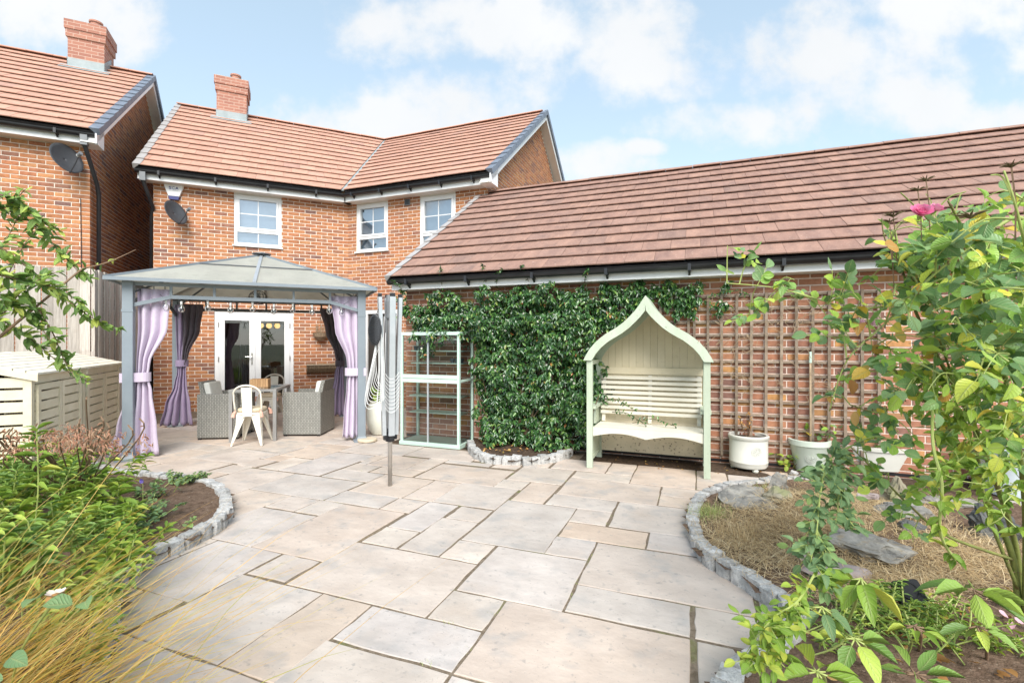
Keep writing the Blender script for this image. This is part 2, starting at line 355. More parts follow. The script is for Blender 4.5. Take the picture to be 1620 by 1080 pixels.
mat('rattan', (0.27, 0.265, 0.235), (0.36, 0.35, 0.315), 0.65, scale=40, bump=0.0, spec=0.3)
mat('rattan_light', (0.42, 0.41, 0.37), (0.50, 0.49, 0.45), 0.6, scale=40, spec=0.3)
mat('cushion_pale', (0.66, 0.66, 0.61), (0.72, 0.72, 0.67), 0.95, scale=20, spec=0.1)
mat('cushion_beige', (0.60, 0.50, 0.35), (0.68, 0.58, 0.43), 0.95, scale=20, spec=0.1)
mat('tassel', (0.66, 0.36, 0.27), (0.72, 0.44, 0.35), 0.9, scale=30)
mat('chair_white', (0.74, 0.69, 0.58), (0.80, 0.76, 0.66), 0.45, scale=10, spec=0.45, spots=[(22, 0.68, 0.73, (0.42, 0.27, 0.13), 0.7)])
mat('table_metal', (0.29, 0.285, 0.275), (0.34, 0.335, 0.325), 0.4, scale=6, metallic=0.3)
mat('aluminium', (0.52, 0.55, 0.57), (0.62, 0.64, 0.66), 0.38, scale=6, metallic=0.55, spec=0.5)
mat('steel', (0.50, 0.48, 0.45), (0.62, 0.60, 0.57), 0.32, scale=6, metallic=0.75)
mat('grey_plastic', (0.16, 0.17, 0.18), (0.20, 0.21, 0.22), 0.5, scale=6)
mat('cord_white', (0.78, 0.78, 0.76), (0.84, 0.84, 0.82), 0.6, scale=6)
mat('mint_paint', (0.50, 0.66, 0.56), (0.57, 0.72, 0.63), 0.5, scale=6, var=0.03, spots=[(20, 0.68, 0.74, (0.62, 0.60, 0.48), 0.5)])
mat('pot_cream', (0.60, 0.59, 0.53), (0.66, 0.65, 0.59), 0.35, scale=5, spec=0.5, coat=0.2, spots=[(5, 0.64, 0.8, (0.60, 0.57, 0.46), 0.4)])
mat('pot_sage', (0.58, 0.65, 0.55), (0.64, 0.70, 0.61), 0.4, scale=5, spec=0.5)
mat('pot_blue', (0.50, 0.56, 0.58), (0.56, 0.62, 0.64), 0.4, scale=5, spec=0.5)
mat('pot_white', (0.66, 0.66, 0.56), (0.76, 0.76, 0.68), 0.3, scale=4, spec=0.5, coat=0.3, spots=[(4, 0.58, 0.72, (0.52, 0.52, 0.38), 0.5)])
mat('emblem', (0.42, 0.43, 0.38), (0.50, 0.51, 0.46), 0.6, scale=20)
mat('wicker', (0.17, 0.12, 0.08), (0.38, 0.28, 0.18), 0.9, scale=30, bump=0.5, bscale=80)
mat('coir', (0.16, 0.115, 0.07), (0.32, 0.24, 0.15), 0.95, scale=40, bump=0.8, bscale=120)
mat('dish', (0.045, 0.048, 0.054), (0.065, 0.068, 0.075), 0.45, scale=4, spec=0.4)
mat('blue_print', (0.02, 0.03, 0.16), (0.03, 0.04, 0.20), 0.4, scale=4)
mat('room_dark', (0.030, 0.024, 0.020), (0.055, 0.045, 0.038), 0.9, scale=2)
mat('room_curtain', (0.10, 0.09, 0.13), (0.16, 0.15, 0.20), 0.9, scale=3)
mat('blind_sky_tone', (0.40, 0.47, 0.54), (0.58, 0.64, 0.70), 0.8, scale=1.2)
mat('stone_pale', (0.56, 0.46, 0.33), (0.66, 0.57, 0.43), 0.85, scale=12, bump=0.3)
mat('wood_box', (0.36, 0.20, 0.09), (0.52, 0.32, 0.16), 0.7, scale=6, stretch=(8, 8, 1))
mat('small_pot', (0.045, 0.06, 0.075), (0.07, 0.085, 0.10), 0.5, scale=6)
mat('bark', (0.12, 0.085, 0.05), (0.24, 0.18, 0.11), 0.95, scale=20, bump=0.6, spec=0.1)
mat('cane_green', (0.13, 0.17, 0.04), (0.24, 0.26, 0.07), 0.6, scale=14, bump=0.3, spots=[(9, 0.55, 0.65, (0.20, 0.13, 0.06), 0.6)])
mat('cane_pale', (0.30, 0.36, 0.09), (0.40, 0.46, 0.15), 0.6, scale=14)
mat('cane_brown', (0.16, 0.10, 0.06), (0.28, 0.18, 0.11), 0.8, scale=14)
mat('twig_dry', (0.30, 0.21, 0.13), (0.46, 0.35, 0.23), 0.9, scale=14)
def leafmat(name, ramp, rough=0.42, tr=0.22, spec=0.5, vein=False):
    return mat(name, (0.82, 0.84, 0.80), (1.12, 1.10, 1.05), rough, scale=30, ramp=ramp, translucent=tr, spec=spec, noise_f=0.8, vein=name.startswith('leaf_') and name not in ('leaf_red', 'leaf_dead', 'leaf_climber'))
leafmat('leaf_climber', [(0.0, (0.022, 0.070, 0.022)), (0.3, (0.035, 0.100, 0.028)), (0.55, (0.050, 0.135, 0.036)), (0.75, (0.075, 0.18, 0.045)), (0.9, (0.13, 0.26, 0.06)), (0.985, (0.24, 0.36, 0.09)), (1.0, (0.42, 0.14, 0.05))], 0.27, 0.10, 0.75)
leafmat('leaf_rose', [(0.0, (0.094, 0.202, 0.062)), (0.2, (0.171, 0.324, 0.110)), (0.38, (0.271, 0.420, 0.207)), (0.55, (0.238, 0.437, 0.068)), (0.72, (0.373, 0.582, 0.083)), (0.86, (0.509, 0.678, 0.110)), (0.95, (0.746, 0.678, 0.083)), (0.985, (0.800, 0.535, 0.068)), (1.0, (0.474, 0.211, 0.068))], 0.38, 0.3, 0.5)
leafmat('leaf_lime', [(0.0, (0.161, 0.291, 0.035)), (0.4, (0.253, 0.403, 0.050)), (0.7, (0.345, 0.493, 0.060)), (0.9, (0.460, 0.538, 0.070)), (1.0, (0.552, 0.515, 0.080))], 0.45, 0.35)
leafmat('leaf_green', [(0.0, (0.104, 0.211, 0.047)), (0.3, (0.178, 0.316, 0.070)), (0.6, (0.291, 0.456, 0.094)), (0.85, (0.458, 0.614, 0.109)), (1.0, (0.624, 0.702, 0.125))], 0.45, 0.28)
leafmat('leaf_blue', [(0.0, (0.125, 0.230, 0.100)), (0.5, (0.188, 0.310, 0.140)), (0.85, (0.237, 0.380, 0.150)), (1.0, (0.300, 0.437, 0.130))], 0.5, 0.3)
leafmat('leaf_shrub', [(0.0, (0.116, 0.227, 0.056)), (0.4, (0.214, 0.360, 0.082)), (0.75, (0.350, 0.511, 0.114)), (1.0, (0.621, 0.680, 0.145))], 0.4, 0.25)
leafmat('leaf_red', [(0.0, (0.394, 0.180, 0.125)), (0.5, (0.551, 0.300, 0.204)), (1.0, (0.656, 0.450, 0.312))], 0.8, 0.2, 0.2)
leafmat('leaf_dead', [(0.0, (0.300, 0.144, 0.048)), (0.5, (0.460, 0.252, 0.096)), (0.8, (0.560, 0.360, 0.144)), (1.0, (0.550, 0.414, 0.096))], 0.8, 0.15, 0.2)
leafmat('straw', [(0.0, (0.381, 0.258, 0.127)), (0.4, (0.560, 0.403, 0.218)), (0.8, (0.672, 0.526, 0.322)), (1.0, (0.762, 0.627, 0.414))], 0.8, 0.1, 0.2)
leafmat('grass_ochre', [(0.0, (0.506, 0.286, 0.050)), (0.25, (0.683, 0.396, 0.079)), (0.5, (0.582, 0.440, 0.089)), (0.7, (0.759, 0.484, 0.198)), (0.85, (0.380, 0.396, 0.069)), (1.0, (0.800, 0.594, 0.297))], 0.6, 0.25, 0.3)
leafmat('petal_pink', [(0.0, (0.780, 0.162, 0.380)), (1.0, (0.800, 0.351, 0.517))], 0.6, 0.3, 0.2)
leafmat('petal_pale', [(0.0, (0.72, 0.42, 0.52)), (1.0, (0.80, 0.55, 0.64))], 0.6, 0.3, 0.2)
leafmat('petal_white', [(0.0, (0.74, 0.74, 0.62)), (1.0, (0.82, 0.82, 0.74))], 0.6, 0.3, 0.2)
leafmat('petal_blue', [(0.0, (0.14, 0.10, 0.42)), (1.0, (0.24, 0.18, 0.55))], 0.6, 0.2, 0.2)

def glass_mat(name, tint, refl, rough=0.02):
    m, nt = nodes_of(name); N = nt.nodes.new; L = nt.links.new
    out = N('ShaderNodeOutputMaterial'); t = N('ShaderNodeBsdfTransparent'); t.inputs[0].default_value = (*tint, 1)
    gl = N('ShaderNodeBsdfGlossy'); gl.inputs['Roughness'].default_value = rough; gl.inputs['Color'].default_value = (0.9, 0.93, 0.95, 1)
    fr = N('ShaderNodeFresnel'); fr.inputs[0].default_value = 1.5
    a = N('ShaderNodeMath'); a.operation = 'MULTIPLY_ADD'; a.inputs[1].default_value = 1.0; a.inputs[2].default_value = refl; a.use_clamp = True
    L(fr.outputs[0], a.inputs[0]); mx = N('ShaderNodeMixShader'); L(a.outputs[0], mx.inputs[0]); L(t.outputs[0], mx.inputs[1]); L(gl.outputs[0], mx.inputs[2])
    L(mx.outputs[0], out.inputs[0]); MATS[name] = m
glass_mat('window_glass', (0.80, 0.86, 0.90), 0.30)
glass_mat('door_glass', (0.66, 0.70, 0.70), 0.10)
glass_mat('clear_glass', (0.95, 0.97, 0.96), 0.02)
def emit_mat(name, c, s):
    m, nt = nodes_of(name); e = nt.nodes.new('ShaderNodeEmission'); e.inputs[0].default_value = (*c, 1); e.inputs[1].default_value = s
    o = nt.nodes.new('ShaderNodeOutputMaterial'); nt.links.new(e.outputs[0], o.inputs[0]); MATS[name] = m
emit_mat('lamp_glow', (1.0, 0.55, 0.14), 0.7)
def chimney_mat():
    m, nt = nodes_of('chimney_brick'); N = nt.nodes.new; L = nt.links.new
    out = N('ShaderNodeOutputMaterial'); P = N('ShaderNodeBsdfPrincipled'); P.inputs['Roughness'].default_value = 0.9
    tc = N('ShaderNodeTexCoord'); sp = N('ShaderNodeSeparateXYZ'); L(tc.outputs['Object'], sp.inputs[0])
    ad = N('ShaderNodeMath'); ad.operation = 'ADD'; L(sp.outputs[0], ad.inputs[0]); L(sp.outputs[1], ad.inputs[1])
    cb = N('ShaderNodeCombineXYZ'); L(ad.outputs[0], cb.inputs[0]); L(sp.outputs[2], cb.inputs[1])
    b = N('ShaderNodeTexBrick'); b.inputs['Scale'].default_value = 1.0; b.inputs['Brick Width'].default_value = 0.225; b.inputs['Row Height'].default_value = 0.075
    b.inputs['Mortar Size'].default_value = 0.006; b.inputs['Color1'].default_value = (0.42, 0.20, 0.14, 1); b.inputs['Color2'].default_value = (0.33, 0.15, 0.11, 1); b.inputs['Mortar'].default_value = (0.50, 0.36, 0.29, 1)
    L(cb.outputs[0], b.inputs['Vector']); L(b.outputs[0], P.inputs['Base Color']); L(P.outputs[0], out.inputs[0]); MATS['chimney_brick'] = m
chimney_mat()

def smooth_path(pts, n=6):
    P = [Vector(p) for p in pts]; out = []
    for i in range(len(P) - 1):
        p0, p1, p2, p3 = P[max(i - 1, 0)], P[i], P[i + 1], P[min(i + 2, len(P) - 1)]
        for k in range(n):
            t = k / n; out.append(.5 * ((2 * p1) + (p2 - p0) * t + (2 * p0 - 5 * p1 + 4 * p2 - p3) * t * t + (3 * p1 - p0 - 3 * p2 + p3) * t ** 3))
    return out + [P[-1]]

# ================================================================== THE SETTING: ground
ground_mb = MB(); ground_mb.poly([(-400, -200, -0.09), (400, -200, -0.09), (400, 600, -0.09), (-400, 600, -0.09)])
gr = ground_mb.build('ground', M['earth']); gr['kind'] = 'structure'

# ------------------------------------------------------------------ wall and roof builders
ZV = Vector((0, 0, 1))
def nrm(ux): return Vector((ux.y, -ux.x, 0))
def Q(o, ux, s, z, out=0.0): return o + ux * s + ZV * z + nrm(ux) * out
def wbox(mb, o, ux, s0, s1, z0, z1, o0, o1, rnd=0.0):
    n = nrm(ux); vs = [o + ux * s + n * q + ZV * z for z in (z0, z1) for q in (o0, o1) for s in (s0, s1)]
    return mb.raw(vs, [(0, 1, 3, 2), (4, 6, 7, 5), (0, 4, 5, 1), (2, 3, 7, 6), (0, 2, 6, 4), (1, 5, 7, 3)], rnd)
def root_world(root):
    c, s = math.cos(root.rotation_euler.z), math.sin(root.rotation_euler.z); l = Vector(root.location)
    return lambda p: Vector((l.x + c * p[0] - s * p[1], l.y + s * p[0] + c * p[1], l.z + p[2]))

BRICK_MESH = {}
def brick_mesh(w, h, m, d=0.006):
    k = (round(w, 4), round(h, 4), m.name)
    if k not in BRICK_MESH:
        b = MB(); b.raw([(0, 0, 0), (w, 0, 0), (w, 0, h), (0, 0, h), (0.0012, -d, 0.001), (w - 0.0012, -d, 0.001), (w - 0.0012, -d, h - 0.001), (0.0012, -d, h - 0.001)],
                        [(4, 5, 6, 7), (0, 1, 5, 4), (1, 2, 6, 5), (2, 3, 7, 6), (3, 0, 4, 7)])
        BRICK_MESH[k] = b.mesh('brick', m)
    return BRICK_MESH[k]
def brick_wall(root, name, o, ux, L, H, mmortar, mbrick, openings=(), tri=None, quota=0, thick=0.10, z_from=0.0, label=None, hidden=None):
    """mortar sheet with reveals round the openings + every brick proud of it; tri=(apex_s, apex_z) adds a gable triangle"""
    n = nrm(ux); mb = MB()
    snap = lambda z: round(z / 0.075) * 0.075
    ops = [(a, b, snap(c), snap(d)) for (a, b, c, d) in openings]
    xs = sorted({0, L, *[q for op in ops for q in op[:2]]}); zs = sorted({z_from, H, *[q for op in ops for q in op[2:] if z_from < q < H]})
    for i in range(len(xs) - 1):
        for j in range(len(zs) - 1):
            cx, cz = (xs[i] + xs[i + 1]) / 2, (zs[j] + zs[j + 1]) / 2
            if any(a < cx < b and c < cz < d for (a, b, c, d) in ops): continue
            mb.poly([Q(o, ux, xs[i], zs[j]), Q(o, ux, xs[i + 1], zs[j]), Q(o, ux, xs[i + 1], zs[j + 1]), Q(o, ux, xs[i], zs[j + 1])])
    for (a, b, c, d) in ops:
        for (p, q) in (((a, c), (a, d)), ((a, d), (b, d)), ((b, d), (b, c)), ((b, c), (a, c))):
            mb.poly([Q(o, ux, *p), Q(o, ux, *q), Q(o, ux, *q, -thick), Q(o, ux, *p, -thick)])
    if tri: mb.poly([Q(o, ux, 0, H), Q(o, ux, L, H), Q(o, ux, *tri)])
    wall = mb.build(name, mmortar, root)
    if label: wall['label'] = label
    W = root_world(root); ang = math.atan2(ux.y, ux.x); rows = []
    top = tri[1] if tri else H; k = int(z_from / 0.075)
    while k * 0.075 < top - 0.02:
        z0, z1 = k * 0.075 + 0.0062, min(k * 0.075 + 0.0688, top)
        segs = [(0.0, L)]
        for (a, b, c, d) in ops:
            if c < (z0 + z1) / 2 < d: segs = [q for (s0, s1) in segs for q in ((s0, min(s1, a)), (max(s0, b), s1)) if q[1] - q[0] > 0.03]
        if tri and z1 > H:
            t = (z1 - H) / (tri[1] - H); a, b = tri[0] * t, L + (tri[0] - L) * t
            segs = [(max(s0, a), min(s1, b)) for (s0, s1) in segs if min(s1, b) - max(s0, a) > 0.03]
        off = 0.1125 if k % 2 else 0.0
        for (s0, s1) in segs:
            i = math.floor((s0 - off) / 0.225)
            while off + i * 0.225 < s1 - 0.02:
                a = max(off + i * 0.225 + 0.006, s0); b = min(off + i * 0.225 + 0.219, s1); b = s1 if s1 - b < 0.06 else b
                a = a if a > 1e-6 else -.0055; b = b if b < L - 1e-6 or tri and z1 > H else L + .0055
                if b - a > 0.03: rows.append((a, b, z0, z1))
                i += 1
        k += 1
    scored = []
    for q in rows:
        pw = W(Q(o, ux, (q[0] + q[1]) / 2, (q[2] + q[3]) / 2))
        ok = in_frame(pw) and not (hidden and hidden(*proj(pw)))
        scored.append(((q[1] - q[0]) / (pw.y ** 2 + 0.1) if ok else -1, q))
    scored.sort(key=lambda t: -t[0])
    one = [q for s, q in scored[:quota] if s > 0]; rest = [q for s, q in scored[len(one):]]
    for (a, b, z0, z1) in one:
        ob = D.objects.new('brick', brick_mesh(round(b - a, 3), z1 - z0, mbrick)); link(ob, wall)
        ob.location = Q(o, ux, a, z0, random.uniform(-0.001, 0.0015)); ob.rotation_euler = (0, 0, ang)
    if rest:
        mb = MB(); d = 0.006; e = 0.0012
        for (a, b, z0, z1) in rest:
            vs = [Q(o, ux, a, z0), Q(o, ux, b, z0), Q(o, ux, b, z1), Q(o, ux, a, z1), Q(o, ux, a + e, z0 + e, d), Q(o, ux, b - e, z0 + e, d), Q(o, ux, b - e, z1 - e, d), Q(o, ux, a + e, z1 - e, d)]
            mb.raw(vs, [(4, 5, 6, 7), (0, 1, 5, 4), (1, 2, 6, 5), (2, 3, 7, 6), (3, 0, 4, 7)], random.random() + 1e-4)
        mb.build('brickwork', mbrick, wall, kind='stuff')
    return wall

TILE_FULL = {}
def tile_solid(poly, g_):
    """clipped tile in (x along eave, y up slope): the lower edge stands 45 mm off the deck, the head tucks under the next course"""
    zt = lambda y: 0.054 - 0.030 * (y / g_); n = len(poly)
    vs = [(x, y, zt(y)) for x, y in poly] + [(x, y, max(0.0, zt(y) - 0.014)) for x, y in poly]
    fs = [tuple(range(n))] + [(i, i + n, (i + 1) % n + n, (i + 1) % n) for i in range(n)]
    return vs, fs
def roof_slope(root, name, o, ux, L, run, pitch, mtile, gauge, clips=(), quota=0, tw=0.332, deck_mat=None, label=None):
    """o: eave line start at deck height; ux along the eave; the slope climbs along -nrm(ux)"""
    vx = -nrm(ux); cp, sp = math.cos(pitch), math.sin(pitch); sd = vx * cp + ZV * sp; nn = ux.cross(sd)
    if nn.z < 0: nn = -nn
    ql = run / cp
    P = lambda s, q, h=0.0: o + ux * s + sd * q + nn * h
    deck = [(0, 0), (L, 0), (L, ql), (0, ql)]
    for c in clips: deck = clip(deck, *c)
    mb = MB(); mb.poly([P(*p) for p in deck]); mb.poly([P(p[0], p[1], -0.06) for p in reversed(deck)])
    for i in range(len(deck)): mb.poly([P(*deck[i]), P(*deck[i], -0.06), P(*deck[(i + 1) % len(deck)], -0.06), P(*deck[(i + 1) % len(deck)])])
    slope = mb.build(name, deck_mat or M['black_plastic'], root)
    if label: slope['label'] = label
    W = root_world(root); tiles = []; nrow = max(1, round(ql / gauge)); g_ = ql / nrow
    for k in range(nrow):
        q0, q1 = k * g_, min((k + 1) * g_ + 0.05, ql); off = (tw / 2 if k % 2 else 0.0) - tw
        i = 0
        while off + i * tw < L:
            a, b = off + i * tw + 0.0015, off + (i + 1) * tw - 0.0015; i += 1
            poly = [(a, q0), (b, q0), (b, q1), (a, q1)]; full = True
            for c in [(1, 0, 0), (-1, 0, L), *clips]:
                before = area(poly); poly = clip(poly, *c)
                if len(poly) < 3: break
                if abs(area(poly) - before) > 1e-6: full = False
            if len(poly) < 3 or area(poly) < 0.002: continue
            c = (sum(p[0] for p in poly) / len(poly), sum(p[1] for p in poly) / len(poly)); pw = W(P(*c))
            tiles.append((area(poly) / (pw.y ** 2) if in_frame(pw) else -1, [(x - a, y - q0) for x, y in poly], full, a, q0))
    tiles.sort(key=lambda t: -t[0]); mb = MB()
    Mb = Matrix.Identity(4)
    for r in range(3): Mb[r][0], Mb[r][1], Mb[r][2] = ux[r], sd[r], nn[r]
    for i, (sc, poly, full, a, q0) in enumerate(tiles):
        lift = random.uniform(-0.002, 0.003)
        if i < quota and sc > 0:
            key = (mtile.name, round(g_, 4), round(poly[2][1], 3))
            if full:
                if key not in TILE_FULL: t = MB(); t.raw(*tile_solid(poly, g_)); TILE_FULL[key] = t.mesh('tile', mtile)
                me = TILE_FULL[key]
            else:
                t = MB(); t.raw(*tile_solid(poly, g_)); me = t.mesh('tile', mtile)
            ob = D.objects.new('tile', me); link(ob, slope); mm = Mb.copy(); mm.translation = P(a, q0, lift); ob.matrix_basis = mm
        else:
            vs, fs = tile_solid(poly, g_); mb.raw([P(a + x, q0 + y, z + lift) for x, y, z in vs], fs, random.random() + 1e-4)
    if mb.f: mb.build('tiling', mtile, slope, kind='stuff')
    return slope, P, ql, g_
def gutter(root, o, ux, L, z, out=0.36, r=0.058, bracket=0.85, first=0.4, fascia_h=0.15, wall_out=0.0, soffit_t=0.03, name='gutter', ext0=0.0, ext1=0.0, sof0=0.0, sof1=0.0, soffit_mat=None):
    n = nrm(ux); c = out - r
    mb = MB(); ring = []
    for j in range(9):
        an = math.pi * j / 8; ring.append((c - r * math.cos(an), z - r * math.sin(an)))
    for j in range(9):
        an = math.pi * (8 - j) / 8; ring.append((c - (r - 0.006) * math.cos(an), z - (r - 0.006) * math.sin(an)))
    for (s0, s1) in ((-ext0, L + ext1),):
        vs = [o + ux * s0 + n * a + ZV * b for a, b in ring] + [o + ux * s1 + n * a + ZV * b for a, b in ring]; m = len(ring)
        mb.raw(vs, [(i, (i + 1) % m, m + (i + 1) % m, m + i) for i in range(m)])
        for s in (s0, s1): mb.poly([o + ux * s + n * a + ZV * b for a, b in ring[:9]])
    gt = mb.build(name, M['black_plastic'], root)
    s = first
    while s < L:
        b = MB(); wbox(b, o, ux, s - 0.018, s + 0.018, z - r - 0.012, z + 0.006, c - r - 0.004, out + 0.006)
        b.raw([Q(o, ux, s + e, z - q, w) for e in (-0.012, 0.012) for (q, w) in ((r * 0.5, c - r), (r + 0.055, c - r - 0.002), (r + 0.01, c))], [(0, 1, 2), (5, 4, 3), (0, 3, 4, 1), (1, 4, 5, 2)])
        b.build('bracket', M['black_plastic'], gt); s += bracket
    fb = MB(); wbox(fb, o, ux, -ext0 * 0.9, L + ext1 * 0.9, z - fascia_h, z + 0.03, c - r - 0.026, c - r - 0.004); fb.build('fascia', M['upvc'], root)
    sb = MB(); wbox(sb, o, ux, -ext0 * 0.9 + sof0, L + ext1 * 0.9 - sof1, z - fascia_h + 0.002, z - fascia_h + 0.014, wall_out - 0.02, c - r - 0.027); sb.build('soffit', soffit_mat or M['soffit'], root)
    return gt
def ridge_tiles(root, parent, a, ux, L, z, seg=0.45, r=0.13, m=None, lift=0.0):
    i = 0; s = 0.0
    me = MB(); n = 9
    for xx in (0.0, seg - 0.006):
        for rr in (r, r - 0.02):
            for j in range(n):
                an = math.pi * (0.12 + 0.76 * j / (n - 1)); me.v.append((xx, rr * math.cos(an), rr * math.sin(an) * 0.75))
    for j in range(n - 1):
        me.f.append((j, j + 1, 2 * n + j + 1, 2 * n + j)); me.f.append((n + j, 3 * n + j, 3 * n + j + 1, n + j + 1)); me.r += [0, 0]
        me.f.append((j, n + j, n + j + 1, j + 1)); me.f.append((2 * n + j, 2 * n + j + 1, 3 * n + j + 1, 3 * n + j)); me.r += [0, 0]
    me.f.append((0, 2 * n, 3 * n, n)); me.f.append((n - 1, 2 * n - 1, 4 * n - 1, 3 * n - 1)); me.r += [0, 0]
    mesh = me.mesh('ridge_tile', m, smooth=False)
    while s < L - 0.1:
        o = D.objects.new('ridge_tile', mesh); link(o, parent); o.location = a + ux * s + ZV * (z + random.uniform(-0.003, 0.004)); o.rotation_euler = (random.uniform(-.02, .02), 0, math.atan2(ux.y, ux.x)); s += seg
def verge_caps(parent, P, s, ql, g_, m, w=0.055, drop=0.12, side=1):
    """stepped dry-verge caps, one for each tile course"""
    for k in range(round(ql / g_)):
        b = MB(); q0, q1 = k * g_ - 0.012, (k + 1) * g_ + 0.004; h0, h1 = 0.062, 0.040
        a0, a1 = (s, s + side * w)
        vs = [P(a, q, h) for (q, hh) in ((q0, h0), (q1, h1)) for (a, h) in ((a0 - side * 0.10, hh), (a1, hh), (a1, -drop), (a0, -drop))]
        b.raw(vs, [(0, 1, 2, 3), (7, 6, 5, 4), (0, 4, 5, 1), (1, 5, 6, 2), (2, 6, 7, 3), (3, 7, 4, 0)]); b.build('verge_cap', m, parent, fix=True)
def downpipe(root, pts, r=0.034, name='downpipe'):
    b = MB(); b.tube([Vector(p) for p in pts], r, 10); o = b.build(name, M['black_plastic'], root, smooth=True); return o
def window(root, o, ux, s0, s1, z0, z1, tr=0.29, back=0.10, fout=-0.012, sill=True):
    n = nrm(ux); fw = 0.055; f = MB(); fo0, fo1 = fout - 0.06, fout
    zt = z0 + (z1 - z0) * tr; B = lambda a, b, c, d, p=fo0, q=fo1: wbox(f, o, ux, a, b, c, d, p, q)
    B(s0, s0 + fw, z0, z1); B(s1 - fw, s1, z0, z1); B(s0 + fw, s1 - fw, z1 - fw, z1); B(s0 + fw, s1 - fw, z0, z0 + fw); B(s0 + fw, s1 - fw, zt - 0.028, zt + 0.028)
    w = f.build('window', M['upvc'], root)
    c = MB(); e = 0.042; a, b, p, q = s0 + fw, s1 - fw, zt + 0.028, z1 - fw      # opening casement above the transom
    for t in ((a + .002, a + e, p + .002, q - .002), (b - e, b - .002, p + .002, q - .002), (a + e, b - e, q - e, q - .002), (a + e, b - e, p + .002, p + e)): wbox(c, o, ux, *t, fo1 - 0.045, fo1 + 0.014)
    c.build('casement', M['upvc'], w)
    pa = MB(); go = fo1 - 0.03
    pa.poly([Q(o, ux, a + e, p + e, go), Q(o, ux, b - e, p + e, go), Q(o, ux, b - e, q - e, go), Q(o, ux, a + e, q - e, go)]); pa.build('pane', M['window_glass'], w)
    pb = MB(); go2 = fo1 - 0.036
    pb.poly([Q(o, ux, a, z0 + fw, go2), Q(o, ux, b, z0 + fw, go2), Q(o, ux, b, zt - 0.028, go2), Q(o, ux, a, zt - 0.028, go2)]); pb.build('pane', M['window_glass'], w)
    gb = MB(); mid = (s0 + s1) / 2; zm = (p + q) / 2
    wbox(gb, o, ux, mid - .009, mid + .009, p + e, q - e, go - .004, go + .006); wbox(gb, o, ux, a + e, mid - .0092, zm - .009, zm + .009, go - .004, go + .006); wbox(gb, o, ux, mid + .0092, b - e, zm - .009, zm + .009, go - .004, go + .006)
    wbox(gb, o, ux, mid - .009, mid + .009, z0 + fw, zt - .028, go2 - .004, go2 + .006); gb.build('glazing_bar', M['upvc'], w)
    if sill: sb = MB(); wbox(sb, o, ux, s0 - 0.03, s1 + 0.03, z0 - 0.03, z0 - 0.001, fo0, 0.045); sb.build('sill', M['upvc'], w)
    bl = MB(); bl.poly([Q(o, ux, s0, z0, -0.14), Q(o, ux, s1, z0, -0.14), Q(o, ux, s1, z1, -0.14), Q(o, ux, s0, z1, -0.14)]); bl.build('net_curtain', M['blind_sky_tone'], w)  # net curtain; its pale blue-grey also stands in for reflected sky
    return w

def chimney(root, s0, s1, y0, y1, zb, zt, pot_x, name='chimney'):
    b = MB(); b.box(s0, s1, y0, y1, zb, zt - 0.36); c = b.build(name, M['chimney_brick'], root)
    b = MB(); b.box(s0 - .03, s1 + .03, y0 - .03, y1 + .03, zt - .36, zt - .20); b.build('corbel', M['chimney_brick'], c)
    b = MB(); b.box(s0 - .05, s1 + .05, y0 - .05, y1 + .05, zt - .199, zt); b.build('corbel', M['chimney_brick'], c)
    b = MB(); b.prism([(s0, y0), (s1, y0), (s1, y1), (s0, y1)], 'z', zt, zt + 0.03); b.build('flaunching', M['lead'], c)
    b = MB(); cx, cy = pot_x, (y0 + y1) / 2
    b.lathe([(0.10, zt + 0.02), (0.115, zt + 0.03), (0.105, zt + 0.06), (0.105, zt + 0.19), (0.128, zt + 0.20), (0.128, zt + 0.235), (0.10, zt + 0.235), (0.095, zt + 0.05)], 20, (cx, cy, 0)); b.build('chimney_pot', M['pot_clay'], c, smooth=False)
    return c
def flashing(c, s0, s1, y0, y1, pitch, z_at):
    b = MB(); t = 0.012
    z0, z1 = z_at(y0), z_at(y1)
    b.box(s0 - t, s1 + t, y0 - t, y0 - 0.001, z0 + 0.02, z0 + 0.22)
    for (a, d) in ((s0 - t, s0 - .001), (s1 + .001, s1 + t)):
        b.raw([(a, y0 - t, z0), (d, y0 - t, z0), (a, y1, z1), (d, y1, z1), (a, y0 - t, z0 + .22), (d, y0 - t, z0 + .22), (a, y1, z1 + .22), (d, y1, z1 + .22)],
              [(0, 2, 3, 1), (4, 5, 7, 6), (0, 1, 5, 4), (2, 6, 7, 3), (0, 4, 6, 2), (1, 3, 7, 5)])
    ap = 0.16; zz = z_at(y0 - ap)
    b.raw([(s0 - .12, y0 - ap, zz + .052), (s1 + .12, y0 - ap, zz + .052), (s1 + .12, y0 - t, z0 + .056), (s0 - .12, y0 - t, z0 + .056)], [(0, 1, 2, 3)])
    b.build('flashing', M['lead'], c)

